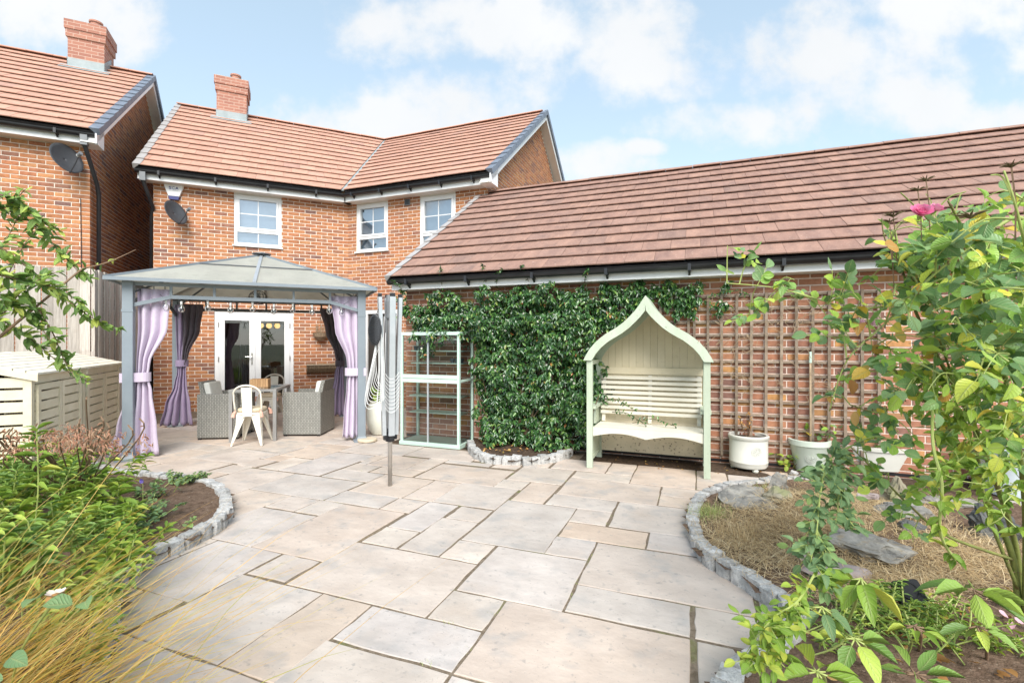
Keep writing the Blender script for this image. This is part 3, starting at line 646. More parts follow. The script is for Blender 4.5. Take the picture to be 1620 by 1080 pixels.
# ================================================================== our house
V_L = 11.33; V_G = 6.046
def on_wall(px, u, v, vd):                 # where a pixel column meets a vertical wall plane
    r = Vector(((px - 810.0) / F, 1.0, 0.0)); return r * (vd / r.dot(v))
HC = on_wall(243, uL, vL, V_L); HI = on_wall(551, uL, vL, V_L)
LW = (HI - HC).length                      # length of the left wing's front wall
house = thing('house', 'brick house whose front bends, with french doors behind the gazebo', 'house', HC, A_L)
dA = A_G - A_L; uR = Vector((math.cos(dA), math.sin(dA), 0)); oL = Vector((0, 0, 0)); oR = Vector((LW, 0, 0)); uX = Vector((1, 0, 0))
V_R = HI.dot(vG); u_in = HI.dot(uG); LR = 3.44
EAVE, RIDGE, RUN = 4.66, 7.42, 3.65; PITCH = math.atan2(RIDGE - EAVE, RUN); OUT = 0.36
sL0 = HC.dot(uL)
def opL(x0, x1, yt, yb, xm=None):
    xm = xm or (x0 + x1) / 2; a = hit(x0, yt, uL, vL, V_L)[0] - sL0; b = hit(x1, yt, uL, vL, V_L)[0] - sL0
    return a, b, hit(xm, yb, uL, vL, V_L)[1], hit(xm, yt, uL, vL, V_L)[1]
def opR(x0, x1, yt, yb, xm=None):
    xm = xm or (x0 + x1) / 2; a = hit(x0, yt, uG, vG, V_R)[0] - u_in; b = hit(x1, yt, uG, vG, V_R)[0] - u_in
    return a, b, hit(xm, yb, uG, vG, V_R)[1], hit(xm, yt, uG, vG, V_R)[1]
w1 = opL(370, 445.5, 309, 392); w2 = opR(564, 614, 321, 400); w3 = opR(664.5, 721, 308, 396)
door = opL(339, 464.5, 492.5, 640); door = (door[0], door[1], 0.0, 2.025)
sdo = opR(577, 632, 491, 640); sdo = (sdo[0], sdo[1], 0.0, 2.10)
SOF = 4.515
hide = lambda x, y: (230 < x < 585 and 405 < y < 470) or (x < 300 and y > 470) or (x > 505 and y > 470)
brick_wall(house, 'wall', oL, uX, LW, SOF, M['mortar'], M['brick'], [(w1[0], w1[1], w1[2], SOF), door], quota=160, hidden=hide, label='front wall of the left wing in orange and brown brick')
brick_wall(house, 'wall', oR, uR, LR, SOF, M['mortar'], M['brick'], [(w2[0], w2[1], w2[2], SOF), (w3[0], w3[1], w3[2], SOF), sdo], quota=140, hidden=hide, label='front wall of the right wing in orange and brown brick')
DEPTH = 2 * (RUN - OUT)
gab = oR + uR * LR; uB = -nrm(uR)
brick_wall(house, 'gable_wall', gab, uB, DEPTH, SOF, M['mortar'], M['brick'], tri=(DEPTH / 2, RIDGE - 0.16))
brick_wall(house, 'gable_wall', Vector((0, DEPTH, 0)), Vector((0, -1, 0)), DEPTH, SOF, M['mortar'], M['brick'], tri=(DEPTH / 2, RIDGE - 0.16))
wins = []
for (o_, u_, w_) in ((oL, uX, w1), (oR, uR, w2), (oR, uR, w3)):
    zb = round(w_[2] / 0.075) * 0.075
    wins.append(window(house, o_, u_, w_[0] + 0.004, w_[1] - 0.004, zb + 0.032, SOF - 0.06))
    hb = MB(); wbox(hb, o_, u_, w_[0] + 0.004, w_[1] - 0.004, SOF - 0.058, SOF - 0.002, -0.08, 0.006); hb.build('window_head', M['soffit'], wins[-1])
# french doors
def french_doors():
    s0, s1, z0, z1 = door[0] + 0.004, door[1] - 0.004, 0.02, 2.02; f = MB(); o, u = oL, uX
    for t in ((s0, s0 + .07, z0, z1), (s1 - .07, s1, z0, z1), (s0 + .07, s1 - .07, z1 - .07, z1), (s0 + .07, s1 - .07, z0, z0 + .04)): wbox(f, o, u, *t, -0.085, -0.015)
    dr = f.build('french_doors', M['upvc'], house); mid = (s0 + s1) / 2
    for k, (a, b) in enumerate(((s0 + .072, mid - .002), (mid + .002, s1 - .072))):
        lf = MB(); fw = 0.105; p, q = z0 + .042, z1 - .072
        for t in ((a, a + fw, p, q), (b - fw, b, p, q), (a + fw, b - fw, q - fw, q), (a + fw, b - fw, p, p + fw + .05)): wbox(lf, o, u, *t, -0.07, -0.004)
        lf.build('door_leaf', M['upvc'], dr)
        gp = MB(); gp.poly([Q(o, u, a + fw, p + fw + .05, -.035), Q(o, u, b - fw, p + fw + .05, -.035), Q(o, u, b - fw, q - fw, -.035), Q(o, u, a + fw, q - fw, -.035)]); gp.build('pane', M['door_glass'], dr)
        sh = MB(); wbox(sh, o, u, a + fw, b - fw, q - fw - .05, q - fw - .002, -.06, -.045); sh.build('blind_cassette', M['soffit'], dr)
    hb = MB(); wbox(hb, o, u, mid - .075, mid - .045, 0.93, 1.17, -.004, .008); hb.tube([Q(o, u, mid - .06, 1.09, .008), Q(o, u, mid - .06, 1.09, .045), Q(o, u, mid - .18, 1.09, .05)], .011, 8); hb.build('handle', M['steel'], dr)
    for (s, side) in ((s0 + .07, -1), (s1 - .07, 1)):
        for z in (0.35, 1.05, 1.75):
            h = MB(); h.tube([Q(o, u, s, z - .05, .002), Q(o, u, s, z + .05, .002)], .011, 8); h.build('hinge', M['steel'], dr)
    # the room behind: dark walls, floor, a hanging curtain, three small glowing lamps
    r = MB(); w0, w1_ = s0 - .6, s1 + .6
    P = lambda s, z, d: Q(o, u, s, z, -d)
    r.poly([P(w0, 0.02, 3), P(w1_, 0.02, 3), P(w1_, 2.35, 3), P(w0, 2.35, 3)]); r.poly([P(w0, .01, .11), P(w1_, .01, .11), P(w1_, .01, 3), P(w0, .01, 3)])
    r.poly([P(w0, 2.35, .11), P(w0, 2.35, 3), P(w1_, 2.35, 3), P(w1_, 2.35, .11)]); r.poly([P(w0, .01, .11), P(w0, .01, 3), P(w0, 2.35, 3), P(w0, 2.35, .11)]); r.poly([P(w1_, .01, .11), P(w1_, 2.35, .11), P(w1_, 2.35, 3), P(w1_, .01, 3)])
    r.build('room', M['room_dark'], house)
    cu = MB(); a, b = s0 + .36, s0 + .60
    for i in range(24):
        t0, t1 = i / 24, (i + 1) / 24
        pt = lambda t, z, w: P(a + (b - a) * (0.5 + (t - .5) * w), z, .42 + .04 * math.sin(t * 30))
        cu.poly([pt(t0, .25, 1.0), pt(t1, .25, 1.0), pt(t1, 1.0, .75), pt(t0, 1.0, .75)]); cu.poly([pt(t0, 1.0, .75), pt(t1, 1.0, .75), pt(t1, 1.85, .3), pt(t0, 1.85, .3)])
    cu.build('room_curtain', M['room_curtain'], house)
    for k in range(3):
        lb = MB(); c = P(s1 - .34 - .17 * k, 1.78, 1.0); lb.lathe([(0.001, -.07), (.045, -.055), (.062, -.01), (.05, .035), (.02, .06), (.001, .065)], 12, c); lb.build('pendant_lamp', M['lamp_glow'], house, smooth=True)
french_doors()
def side_door():
    s0, s1, z1 = sdo[0] + .004, sdo[1] - .004, 2.095; f = MB(); o, u = oR, uR
    for t in ((s0, s0 + .07, 0.02, z1), (s1 - .07, s1, 0.02, z1), (s0 + .07, s1 - .07, z1 - .075, z1)): wbox(f, o, u, *t, -.085, .004)
    dr = f.build('back_door', M['upvc'], house)
    pn = MB(); wbox(pn, o, u, s0 + .071, s1 - .071, .03, z1 - .077, -.07, -.03); pn.build('door_leaf', M['room_dark'], dr)
side_door()
vb = MB(); c = opR(641, 651, 313, 325); wbox(vb, oR, uR, c[0], c[0] + .13, c[2], c[2] + .13, 0.0, .03); ve = vb.build('air_vent', M['grey_plastic'], house)
for i in range(5):
    vb = MB(); wbox(vb, oR, uR, c[0] + .012, c[0] + .118, c[2] + .015 + i * .022, c[2] + .028 + i * .022, .0301, .038); vb.build('louvre', M['black_plastic'], ve)
# roof: two slopes meeting in a valley
oeL = oL + nrm(uX) * OUT + ZV * EAVE; oeR = oR + nrm(uR) * OUT + ZV * EAVE
cp = math.cos(PITCH); vR = -nrm(uR)
def valley_clip(o_, u_, other_o, other_v, keep):
    """half plane in (s, q) of one slope where it stands above the other"""
    v_ = -nrm(u_); base = o_ - other_o
    # r_own - r_other >= 0 ;  p = o_ + u s + v r ; r_other = (p - other_o).other_v
    a = -u_.dot(other_v); b = cp * (1 - v_.dot(other_v)); c_ = -base.dot(other_v)
    return (a, b, c_ - keep)
VG0 = 0.22
slL, PL, qlL, ggL = roof_slope(house, 'roof_slope', oeL - uX * VG0, uX, LW + 3.2, RUN, PITCH, M['tile_house'], 0.33, [valley_clip(oeL - uX * VG0, uX, oeR, vR, 0.03)], quota=150, label='left roof slope of salmon tiles')
slR, PR, qlR, ggR = roof_slope(house, 'roof_slope', oeR - uR * 3.2, uR, LR + VG0 + 3.2, RUN, PITCH, M['tile_house'], 0.33, [valley_clip(oeR - uR * 3.2, uR, oeL, Vector((0, 1, 0)), 0.03)], quota=150, label='right roof slope of salmon tiles')
# valley trough
t = math.tan(-dA / 2); ev0 = None
def line_x(p, d, q, e):
    den = d.x * e.y - d.y * e.x; s = ((q.x - p.x) * e.y - (q.y - p.y) * e.x) / den; return p + d * s
va = line_x(oeL, uX, oeR, uR); vbb = line_x(oeL + Vector((0, RUN, 0)), uX, oeR + vR * RUN, uR); va.z = EAVE; vbb.z = RIDGE
vm = MB(); vm.bar(va + ZV * .03, vbb + ZV * .03, .055, .02); vm.build('valley_trough', M['lead'], house)
ridge_tiles(house, slL, oeL - uX * VG0 + Vector((0, RUN, 0)), uX, (vbb - (oeL - uX * VG0 + Vector((0, RUN, 0)))).xy.length, 0, m=M['tile_house']) if False else None
rl0 = oeL - uX * VG0 + Vector((0, RUN, 0)); rl0.z = RIDGE - 0.02; ridge_tiles(house, slL, rl0, uX, (vbb - rl0).xy.length, 0.0, m=M['tile_house'])
rr0 = vbb.copy(); rr0.z = RIDGE - 0.02; rr1 = oeR + uR * (LR + VG0) + vR * RUN; ridge_tiles(house, slR, rr0, uR, (rr1 - rr0).xy.length, 0.0, m=M['tile_house'])
verge_caps(slR, PR, LR + VG0 + 3.2, qlR, ggR, M['slate_blue'], w=0.045, drop=0.05)
verge_caps(slL, PL, 0.0, qlL, ggL, M['verge_pale'], w=0.02, drop=0.03, side=-1)
# rear slopes
def rear_slope(root, a, b, vback, run, pitch, m, name='rear_roof_slope'):
    d = vback * math.cos(pitch) - ZV * math.sin(pitch); L = run / math.cos(pitch); r = MB(); up = ZV * 0.03
    r.raw([a + up, b + up, b + up + d * L, a + up + d * L, a - up, b - up, b - up + d * L, a - up + d * L], [(0, 1, 2, 3), (7, 6, 5, 4), (0, 4, 5, 1), (1, 5, 6, 2), (2, 6, 7, 3), (3, 7, 4, 0)]); return r.build(name, m, root)
rear_slope(house, rl0, vbb - uX * 0.2, Vector((0, 1, 0)), RUN, PITCH, M['tile_house']); rear_slope(house, vbb - uR * 1.0, rr1.xy.to_3d() + ZV * RIDGE, vR, RUN, PITCH, M['tile_house'])
# barge boards + soffit strips of the right gable
def barge(root, base, u_out, v_in, run, eave, ridge, w_over, rear=True, mcap='slate_blue'):
    for (q0, q1) in ((0, 1), (2, 1)) if rear else ((0, 1),):
        r0 = v_in * (run * q0); r1 = v_in * (run * q1); z0 = eave - 0.03; z1 = ridge - 0.03
        b = MB(); n = u_out
        A = base + r0 + ZV * z0; B = base + r1 + ZV * z1
        vs = [p + n * t + ZV * h for p in (A, B) for (t, h) in ((w_over - .022, 0), (w_over, 0), (w_over, -.17), (w_over - .022, -.17))]
        b.raw(vs, [(0, 1, 2, 3), (7, 6, 5, 4), (0, 4, 5, 1), (1, 5, 6, 2), (2, 6, 7, 3), (3, 7, 4, 0)]); b.build('barge_board', M['upvc'], root, fix=True)
        s = MB(); vs = [p + n * t + ZV * h for p in (A, B) for (t, h) in ((-0.02, -.15), (w_over - .023, -.15), (w_over - .023, -.165), (-0.02, -.165))]
        s.raw(vs, [(0, 1, 2, 3), (7, 6, 5, 4), (0, 4, 5, 1), (1, 5, 6, 2), (2, 6, 7, 3), (3, 7, 4, 0)]); s.build('verge_soffit', M['soffit'], root, fix=True)
        if q0 == 2:
            s = MB(); vs = [p + n * t + ZV * h for p in (A, B) for (t, h) in ((w_over - .05, .09), (w_over + .045, .09), (w_over + .045, -.05), (w_over + .001, -.05))]
            s.raw(vs, [(0, 1, 2, 3), (7, 6, 5, 4), (0, 4, 5, 1), (1, 5, 6, 2), (2, 6, 7, 3), (3, 7, 4, 0)]); s.build('rear_verge', M[mcap], root, fix=True)
    # boxed end of the eaves
    s = MB(); A = base + ZV * (eave - .20); vs = [A + u_out * t + v_in * q + ZV * h for t in (-.02, w_over) for (q, h) in ((0.06, 0.0), (0.06, .13), (.36, .36), (.36, 0.0))]
    s.raw(vs, [(0, 1, 2, 3), (7, 6, 5, 4), (0, 4, 5, 1), (1, 5, 6, 2), (2, 6, 7, 3), (3, 7, 4, 0)]); s.build('box_end', M['upvc'], root, fix=True)
barge(house, (oeR + uR * LR).xy.to_3d(), uR, vR, RUN, EAVE, RIDGE, VG0)
GZ = EAVE - 0.035
cin = (va - oeL).xy.length
gutter(house, oL, uX, LW, GZ, out=OUT, first=0.15, ext0=VG0, ext1=-(LW - cin) + 0.03, bracket=0.92, sof1=-0.15)
gutter(house, oR + uR * ((va - oeR).dot(uR)), uR, LR - (va - oeR).dot(uR), GZ, out=OUT, first=0.22, ext1=VG0 - 0.03, ext0=0.03, bracket=0.72, sof0=-0.10)
downpipe(house, [(-0.10, -0.30, GZ - .05), (-0.10, -0.30, GZ - .19), (0.0, -0.05, GZ - .62), (-0.045, 0.06, GZ - .75), (-0.045, 0.06, 0.0)])
hb = MB(); hb.box(-0.145, -0.055, -0.345, -0.255, GZ - .20, GZ - .04); hb.build('gutter_outlet', M['grey_plastic'], house)
zr = lambda y: EAVE + (y + OUT) * math.tan(PITCH)
def at_u(px, v, vd, u): return on_wall(px, u, v, vd).dot(u)
c0 = at_u(342.5, vL, V_L - OUT + 3.22, uL) - sL0; c1 = at_u(390, vL, V_L - OUT + 3.22, uL) - sL0
ch = chimney(house, c0, c1, 3.22 - OUT, 3.22 - OUT + .60, zr(3.22 - OUT) - .3, 8.18, c0 + .40); flashing(ch, c0, c1, 3.22 - OUT, 3.22 - OUT + .60 - .2, PITCH, lambda y: min(zr(y), RIDGE))

# ================================================================== neighbour's house
V_N = 10.72; NC = on_wall(142, uL, vL, V_N); NE = 4.985; NRI = 7.745
nb = thing('house', 'neighbouring brick house with dark bluish verge tiles, behind the timber fence', 'house', NC, A_L)
NLEN = 5.2; oN = Vector((-NLEN, 0, 0))
brick_wall(nb, 'wall', oN, uX, NLEN, NE - .145, M['mortar'], M['brick'], quota=150, hidden=lambda x, y: y > 425 or (x < 60 and y > 300), label='front wall in orange brick')
brick_wall(nb, 'gable_wall', Vector((0, 0, 0)), Vector((0, 1, 0)), DEPTH, NE - .145, M['mortar'], M['brick'], tri=(DEPTH / 2, NRI - .17), quota=130, hidden=lambda x, y: y > 440 or x > 243)
NP = math.atan2(NRI - NE, RUN); oeN = oN + Vector((0, -OUT, NE))
slN, PN, qlN, ggN = roof_slope(nb, 'roof_slope', oeN, uX, NLEN + 0.2, RUN, NP, M['tile_house'], 0.33, quota=150, label='salmon tiled roof slope')
verge_caps(slN, PN, NLEN + 0.2, qlN, ggN, M['slate_blue'], w=0.045, drop=0.05)
rn0 = oeN + Vector((0, RUN, 0)); rn0.z = NRI - .02; ridge_tiles(nb, slN, rn0, uX, NLEN + .2, 0.0, m=M['tile_house'])
rear_slope(nb, rn0, rn0 + uX * (NLEN + .2), Vector((0, 1, 0)), RUN, NP, M['tile_house'])
barge(nb, Vector((0, -OUT, 0)), uX, Vector((0, 1, 0)), RUN, NE, NRI, 0.2)
gutter(nb, oN, uX, NLEN, NE - .035, out=OUT, first=0.35, bracket=0.9, ext1=0.17)
downpipe(nb, [(0.02, -0.30, NE - .08), (0.02, -0.30, NE - .22), (0.085, 0.06, NE - .80), (0.085, 0.14, NE - .98), (0.085, 0.14, 0.0)])
hb = MB(); hb.box(-.028, .068, -.348, -.252, NE - .24, NE - .07); hb.build('gutter_outlet', M['grey_plastic'], nb)
sN0 = NC.dot(uL); zn = lambda y: NE + (y + OUT) * math.tan(NP)
c0 = at_u(107, vL, V_N - OUT + 3.22, uL) - sN0; c1 = at_u(165, vL, V_N - OUT + 3.22, uL) - sN0
ch = chimney(nb, c0, c1, 3.22 - OUT, 3.22 - OUT + .62, zn(3.22 - OUT) - .3, 8.46, c0 + .40); flashing(ch, c0, c1, 3.22 - OUT, 3.22 - OUT + .42, NP, lambda y: min(zn(y), NRI))
cb = MB(); sc = hit(128, 300, uL, vL, V_N)[0] - sN0; cb.tube([(sc, -.014, 3.9), (sc + .01, -.014, 3.0), (sc, -.014, 0.0)], .006, 6); cb.build('aerial_cable', M['black_plastic'], nb)

# ================================================================== garage
GC = on_wall(643, uG, vG, V_G); garage = thing('garage', 'long low brick garage with brown tiled roof behind the climbing plant', 'garage', GC, A_G)
GL = 8.6; GE, GRI = 2.29, 4.385; GRUN = 3.16; GPI = math.atan2(GRI - GE, GRUN)
hideg = lambda x, y: (x < 1060) or (x > 1500 and y < 700)
brick_wall(garage, 'wall', Vector((0, 0, 0)), uX, GL, 2.145, M['mortar_garage'], M['brick_garage'], quota=300, hidden=hideg)
brick_wall(garage, 'side_wall', Vector((0, 2 * (GRUN - OUT), 0)), Vector((0, -1, 0)), 2 * (GRUN - OUT), 2.145, M['mortar_garage'], M['brick_garage'], tri=(GRUN - OUT, GRI - .12))
oeG = Vector((-0.09, -OUT, GE))
slG, PG, qlG, ggG = roof_slope(garage, 'roof_slope', oeG, uX, GL, GRUN, GPI, M['tile_garage'], 0.32, quota=300)
rg0 = oeG + Vector((0, GRUN, 0)); rg0.z = GRI - .02; ridge_tiles(garage, slG, rg0, uX, GL, 0.0, m=M['tile_garage'], r=0.12)
rear_slope(garage, rg0 + uX * .9, rg0 + uX * GL, Vector((0, 1, 0)), GRUN, GPI, M['tile_garage'])
verge_caps(slG, PG, 0.0, qlG, ggG, M['verge_pale'], w=0.012, drop=0.02, side=-1)
gutter(garage, Vector((0, 0, 0)), uX, GL, 2.275, out=OUT, first=0.22, bracket=0.93, fascia_h=0.128, ext0=0.10)
db = MB(); db.box(0.012, GL, -0.012, 0.0, 0.02, 0.05); db.build('damp_course', M['black_plastic'], garage)

# ================================================================== patio: riven sandstone slabs laid to the garage wall
patio_mb = MB()
def GW(u, v, z=0.0): return uG * u + vG * v + ZV * z
patio_mb.poly([(-9.5, 0.3, -0.006), (5.5, -1.0, -0.006), (6.5, 6.5, -0.006), (0.5, 11.5, -0.006), (-9.5, 11.5, -0.006)])
patio = patio_mb.build('patio', M['joint']); patio['kind'] = 'structure'
SLABS = [(-2.24,-1.29,2.12,2.75),(-1.29,-.97,2.12,2.42),(-1.62,-.97,1.81,2.12),(-1.95,-1.62,1.48,2.12),(-2.57,-1.95,1.48,2.12),(-.97,-.02,1.80,2.42),
 (-1.28,-.65,2.42,3.05),(-.65,-.02,2.43,2.73),(-.65,.30,2.73,3.35),(-.01,.30,2.43,2.73),(-2.21,-1.91,2.76,3.06),(-2.20,-1.9,3.06,3.67),(-1.9,-1.58,2.76,3.38),
 (-1.88,-1.58,3.38,3.67),(-2.18,-1.57,3.68,4.27),(-1.57,-.94,3.05,3.97),(-1.58,-1.29,2.75,3.05),(-1.55,-1.24,3.97,4.55),(-1.85,-1.55,4.27,4.55),(-1.82,-1.23,4.55,5.12),
 (-2.74,-1.84,4.27,4.86),(-1.23,-.64,3.97,4.27),(-1.22,-.31,4.28,4.86),(-1.22,-.62,4.86,5.12),(-.94,-.64,3.66,3.97),(-.94,-.32,3.36,3.66),(-.95,-.65,3.05,3.36),
 (-.63,.30,3.67,4.28),(-.32,.3,3.36,3.67),(-.31,0,4.30,4.58),(-.31,.60,4.58,4.86),(-.62,0,4.87,5.60),(-.91,-.62,5.13,5.60),(-1.52,-.91,5.13,5.60),(0,.3,4.88,5.6),
 (-3.08,-2.48,3.66,4.25),(-2.48,-2.17,3.67,4.26),(-3.09,-2.5,3.36,3.66),(-2.5,-2.2,3.36,3.66),(-2.86,-2.23,2.42,3.35),(-4.0,-3.1,3.36,3.94),(-3.67,-3.08,3.95,4.25),
 (-3.67,-3.32,4.25,4.52),(-3.31,-2.76,4.27,4.52),(-3.54,-3.0,4.52,5.0),(-3.0,-2.75,4.52,5.05),(-3.47,-2.86,2.42,3.04),(-4.0,-3.45,2.79,3.36),(-3.45,-3.12,3.05,3.35),
 (-3.12,-2.85,3.05,3.35),(-4.65,-4.0,3.2,3.94),(-5.0,-4.66,3.38,3.67),(-4.96,-4.65,3.67,3.97),(-5.76,-5.0,3.4,4.0),(-5.55,-4.92,4.0,4.52),(-4.92,-4.62,3.97,4.27),
 (-4.85,-4.57,4.27,4.5),(-4.58,-4.28,3.96,4.48),(-4.28,-3.7,3.96,4.9),(-4.84,-4.28,4.5,5.0),(-3.17,-2.57,1.78,2.42),(-2.56,-2.25,2.13,2.42),(-2.91,-2.6,1.49,1.79),
 (-2.6,-2.28,1.17,1.48),(-2.28,-1.65,1.17,1.48),(-1.64,-.97,1.17,1.80),(-.97,-.66,1.48,1.80),(-.66,-.02,1.48,1.80),(0.0,.62,1.80,2.42),(0.0,.62,1.17,1.8),(.31,.62,2.43,2.73),(.31,.62,2.74,3.35)]
def point_in(p, poly):
    x, y = p; c = False; n = len(poly)
    for i in range(n):
        (x1, y1), (x2, y2) = poly[i], poly[(i + 1) % n]
        if (y1 > y) != (y2 > y) and x < (x2 - x1) * (y - y1) / (y2 - y1) + x1: c = not c
    return c
def pxpoly(l): return [tuple(g(*p).xy) for p in l]
# outlines of the planted beds (measured on the paving)
LEFT_EDGE = [(120, 735), (180, 752), (240, 760), (300, 765), (336, 771), (354, 781), (367, 795), (369, 817), (359, 834), (341, 848), (304, 867), (272, 881), (238, 897), (214, 917), (200, 945), (192, 985), (186, 1030), (176, 1072), (158, 1130), (120, 1220)]
LEFT_BED = pxpoly(LEFT_EDGE) + [(-1.6, 0.5), (-4.5, 0.9), (-5.1, 2.9), (-4.55, 4.25), (-4.5, 4.5)]
RIGHT_EDGE = [(1330, 764), (1240, 766), (1190, 772), (1155, 777), (1135, 780), (1117, 788), (1102, 795), (1090, 812), (1084, 838), (1091, 866), (1107, 890), (1124, 902), (1150, 919), (1176, 933), (1203, 953), (1232, 976), (1244, 1000), (1232, 1024), (1205, 1042), (1170, 1060), (1135, 1090), (1112, 1140), (1105, 1220)]
RIGHT_BED = pxpoly(RIGHT_EDGE) + [(1.1, 0.6), (4.6, 0.4), (4.9, 3.4)] + pxpoly([(1620, 812), (1560, 800), (1440, 782)])
HALF_EDGE = [(738, 707), (741, 716), (750, 726), (766, 731.5), (782, 734), (807, 735.3), (832, 736.5), (853, 735), (873, 732.5), (890, 728.5), (901, 724), (908, 719)]
# fill the rest of the paving with the same sizes
def fill_slabs():
    c = 0.308; out = []; r = random.Random(11)
    def overlaps(q, l): return any(min(q[1], t[1]) - max(q[0], t[0]) > 0.02 and min(q[3], t[3]) - max(q[2], t[2]) > 0.02 for t in l)
    cells = [(i, j) for j in range(2, 30) for i in range(-28, 14)]
    for (i, j) in cells:
        u0, v0 = i * c, j * c
        if overlaps((u0 + .12, u0 + c - .12, v0 + .12, v0 + c - .12), SLABS + out): continue
        opts = [(3, 2), (2, 2), (2, 3), (2, 1), (1, 2), (1, 1), (2, 2), (3, 2)]; r.shuffle(opts); opts.append((1, 1))
        for (a, b) in opts:
            q = [u0, u0 + a * c, v0, v0 + b * c]
            # shave edges that graze a laid slab
            for t in SLABS + out:
                ou = min(q[1], t[1]) - max(q[0], t[0]); ov = min(q[3], t[3]) - max(q[2], t[2])
                if ou > 0 and ov > 0 and min(ou, ov) < 0.24:
                    if ou < ov:
                        if q[0] < t[0]: q[1] = t[0]
                        else: q[0] = t[1]
                    else:
                        if q[2] < t[2]: q[3] = t[2]
                        else: q[2] = t[3]
            if q[1] - q[0] > .05 and q[3] - q[2] > .05 and not overlaps(q, SLABS + out): out.append(tuple(q)); break
    # last pass: close the small gaps that remain with cut pieces
    st = .045; nu, nv = int(8.6 / st), int(8.4 / st); allr = SLABS + out; occ = np.zeros((nu, nv), bool)
    for (a, b, c0, d0) in allr:
        i0, i1 = max(0, int((a + 6.9) / st + .5)), min(nu, int((b + 6.9) / st + .5)); j0, j1 = max(0, int((c0 - .6) / st + .5)), min(nv, int((d0 - .6) / st + .5))
        if i1 > i0 and j1 > j0: occ[i0:i1, j0:j1] = True
    for i in range(nu):
        for j in range(nv):
            if occ[i, j]: continue
            a = i
            while a < nu and not occ[a, j] and a - i < 14: a += 1
            b = j
            while b < nv and not occ[i:a, b].any() and b - j < 14: b += 1
            occ[i:a, j:b] = True
            q = [i * st - 6.9, a * st - 6.9, j * st + .6, b * st + .6]
            for t in allr:
                ou = min(q[1], t[1]) - max(q[0], t[0]); ov = min(q[3], t[3]) - max(q[2], t[2])
                if ou > 0 and ov > 0:
                    if ou < ov:
                        if q[0] < t[0]: q[1] = t[0]
                        else: q[0] = t[1]
                    else:
                        if q[2] < t[2]: q[3] = t[2]
                        else: q[2] = t[3]
            if q[1] - q[0] > .06 and q[3] - q[2] > .06: out.append(tuple(q))
    return out
house_wall_ok = lambda p: p.dot(vL) < V_L - 0.03 and not (p.dot(vG) > V_R - 0.03 and p.dot(uG) > u_in)
fence_ok = lambda p: p.dot(uL) > -2.52
cands = [(s, 1) for s in SLABS] + [(s, 0) for s in fill_slabs()]
def slab_solid(w, d, r):
    """slightly uneven edges, worn arris"""
    b = MB(); n = 4; pts = []
    for (ax, ay, bx, by) in ((0, 0, w, 0), (w, 0, w, d), (w, d, 0, d), (0, d, 0, 0)):
        for k in range(n):
            t = k / n; j = 0.0 if k == 0 else r.uniform(-.005, .006)
            x, y = ax + (bx - ax) * t, ay + (by - ay) * t
            pts.append((x + (j if ax == bx else 0), y + (j if ay == by else 0)))
    m = len(pts); cx, cy = w / 2, d / 2
    low = [(x, y, -.025) for x, y in pts]; mid = [(x, y, -.0035) for x, y in pts]
    ins = [(x + (cx - x) / abs(cx - x + 1e-9) * min(.004, abs(cx - x)), y + (cy - y) / abs(cy - y + 1e-9) * min(.004, abs(cy - y)), r.uniform(-.0012, .0012)) for x, y in pts]
    b.raw(low + mid + ins, [(i, (i + 1) % m, m + (i + 1) % m, m + i) for i in range(m)] + [(m + i, m + (i + 1) % m, 2 * m + (i + 1) % m, 2 * m + i) for i in range(m)] + [tuple(range(2 * m, 3 * m))])
    return b
sr = random.Random(5); count = 0
for (s, known) in cands:
    a, b, c, d = s; ctr = GW((a + b) / 2, (c + d) / 2); cor = [GW(p, q) for p in (a, b) for q in (c, d)] + [ctr]
    if not any(in_frame(p, 20) for p in cor): continue
    if (c + d) / 2 > V_G - 0.42 and -4.1 < (a + b) / 2 < 6: continue
    if not known and not all(house_wall_ok(p) for p in cor): continue
    if any(p.dot(vG) > V_G and p.dot(uG) > -4.0 for p in cor): continue
    if not fence_ok(ctr): continue
    if all(point_in(p.xy, LEFT_BED) or point_in(p.xy, RIGHT_BED) for p in cor): continue
    jt = sr.uniform(.0055, .0078); me = slab_solid(b - a - 2 * jt, d - c - 2 * jt, sr).mesh('slab', M['sandstone'])
    o = D.objects.new('slab', me); link(o, patio); o.location = GW(a + jt, c + jt, sr.uniform(-.002, .002)); o.rotation_euler = (sr.uniform(-.002, .002), sr.uniform(-.002, .002), A_G + sr.uniform(-.003, .003)); count += 1
print('slabs', count)

# ------------------------------------------------------------------ beds: soil, granite setts along their edges
def soil_bed(name, poly, z, m, mound=None, res=0.07, amp=0.014):
    xs = [p[0] for p in poly]; ys = [p[1] for p in poly]; nx = int((max(xs) - min(xs)) / res) + 2; ny = int((max(ys) - min(ys)) / res) + 2
    mb = MB(); idx = {}; r = random.Random(3)
    def V(i, j):
        if (i, j) not in idx:
            x, y = min(xs) + i * res, min(ys) + j * res
            zz = z + r.uniform(-amp, amp) + (mound(x, y) if mound else 0)
            idx[(i, j)] = len(mb.v); mb.v.append((x, y, zz))
        return idx[(i, j)]
    for i in range(nx):
        for j in range(ny):
            x, y = min(xs) + (i + .5) * res, min(ys) + (j + .5) * res
            if point_in((x, y), poly): mb.f.append((V(i, j), V(i + 1, j), V(i + 1, j + 1), V(i, j + 1))); mb.r.append(0)
    o = mb.build(name, m, smooth=True); o['kind'] = 'structure'; return o
def mound_r(x, y):
    c = g(1330, 850); d = math.hypot((x - c.x) / 0.95, (y - c.y) / 0.75); return 0.13 * max(0.0, 1 - d * d) ** 1.2
soil_bed('flower_bed', LEFT_BED, 0.065, M['soil']); soil_bed('rockery_bed', RIGHT_BED, 0.07, M['soil'], mound_r)
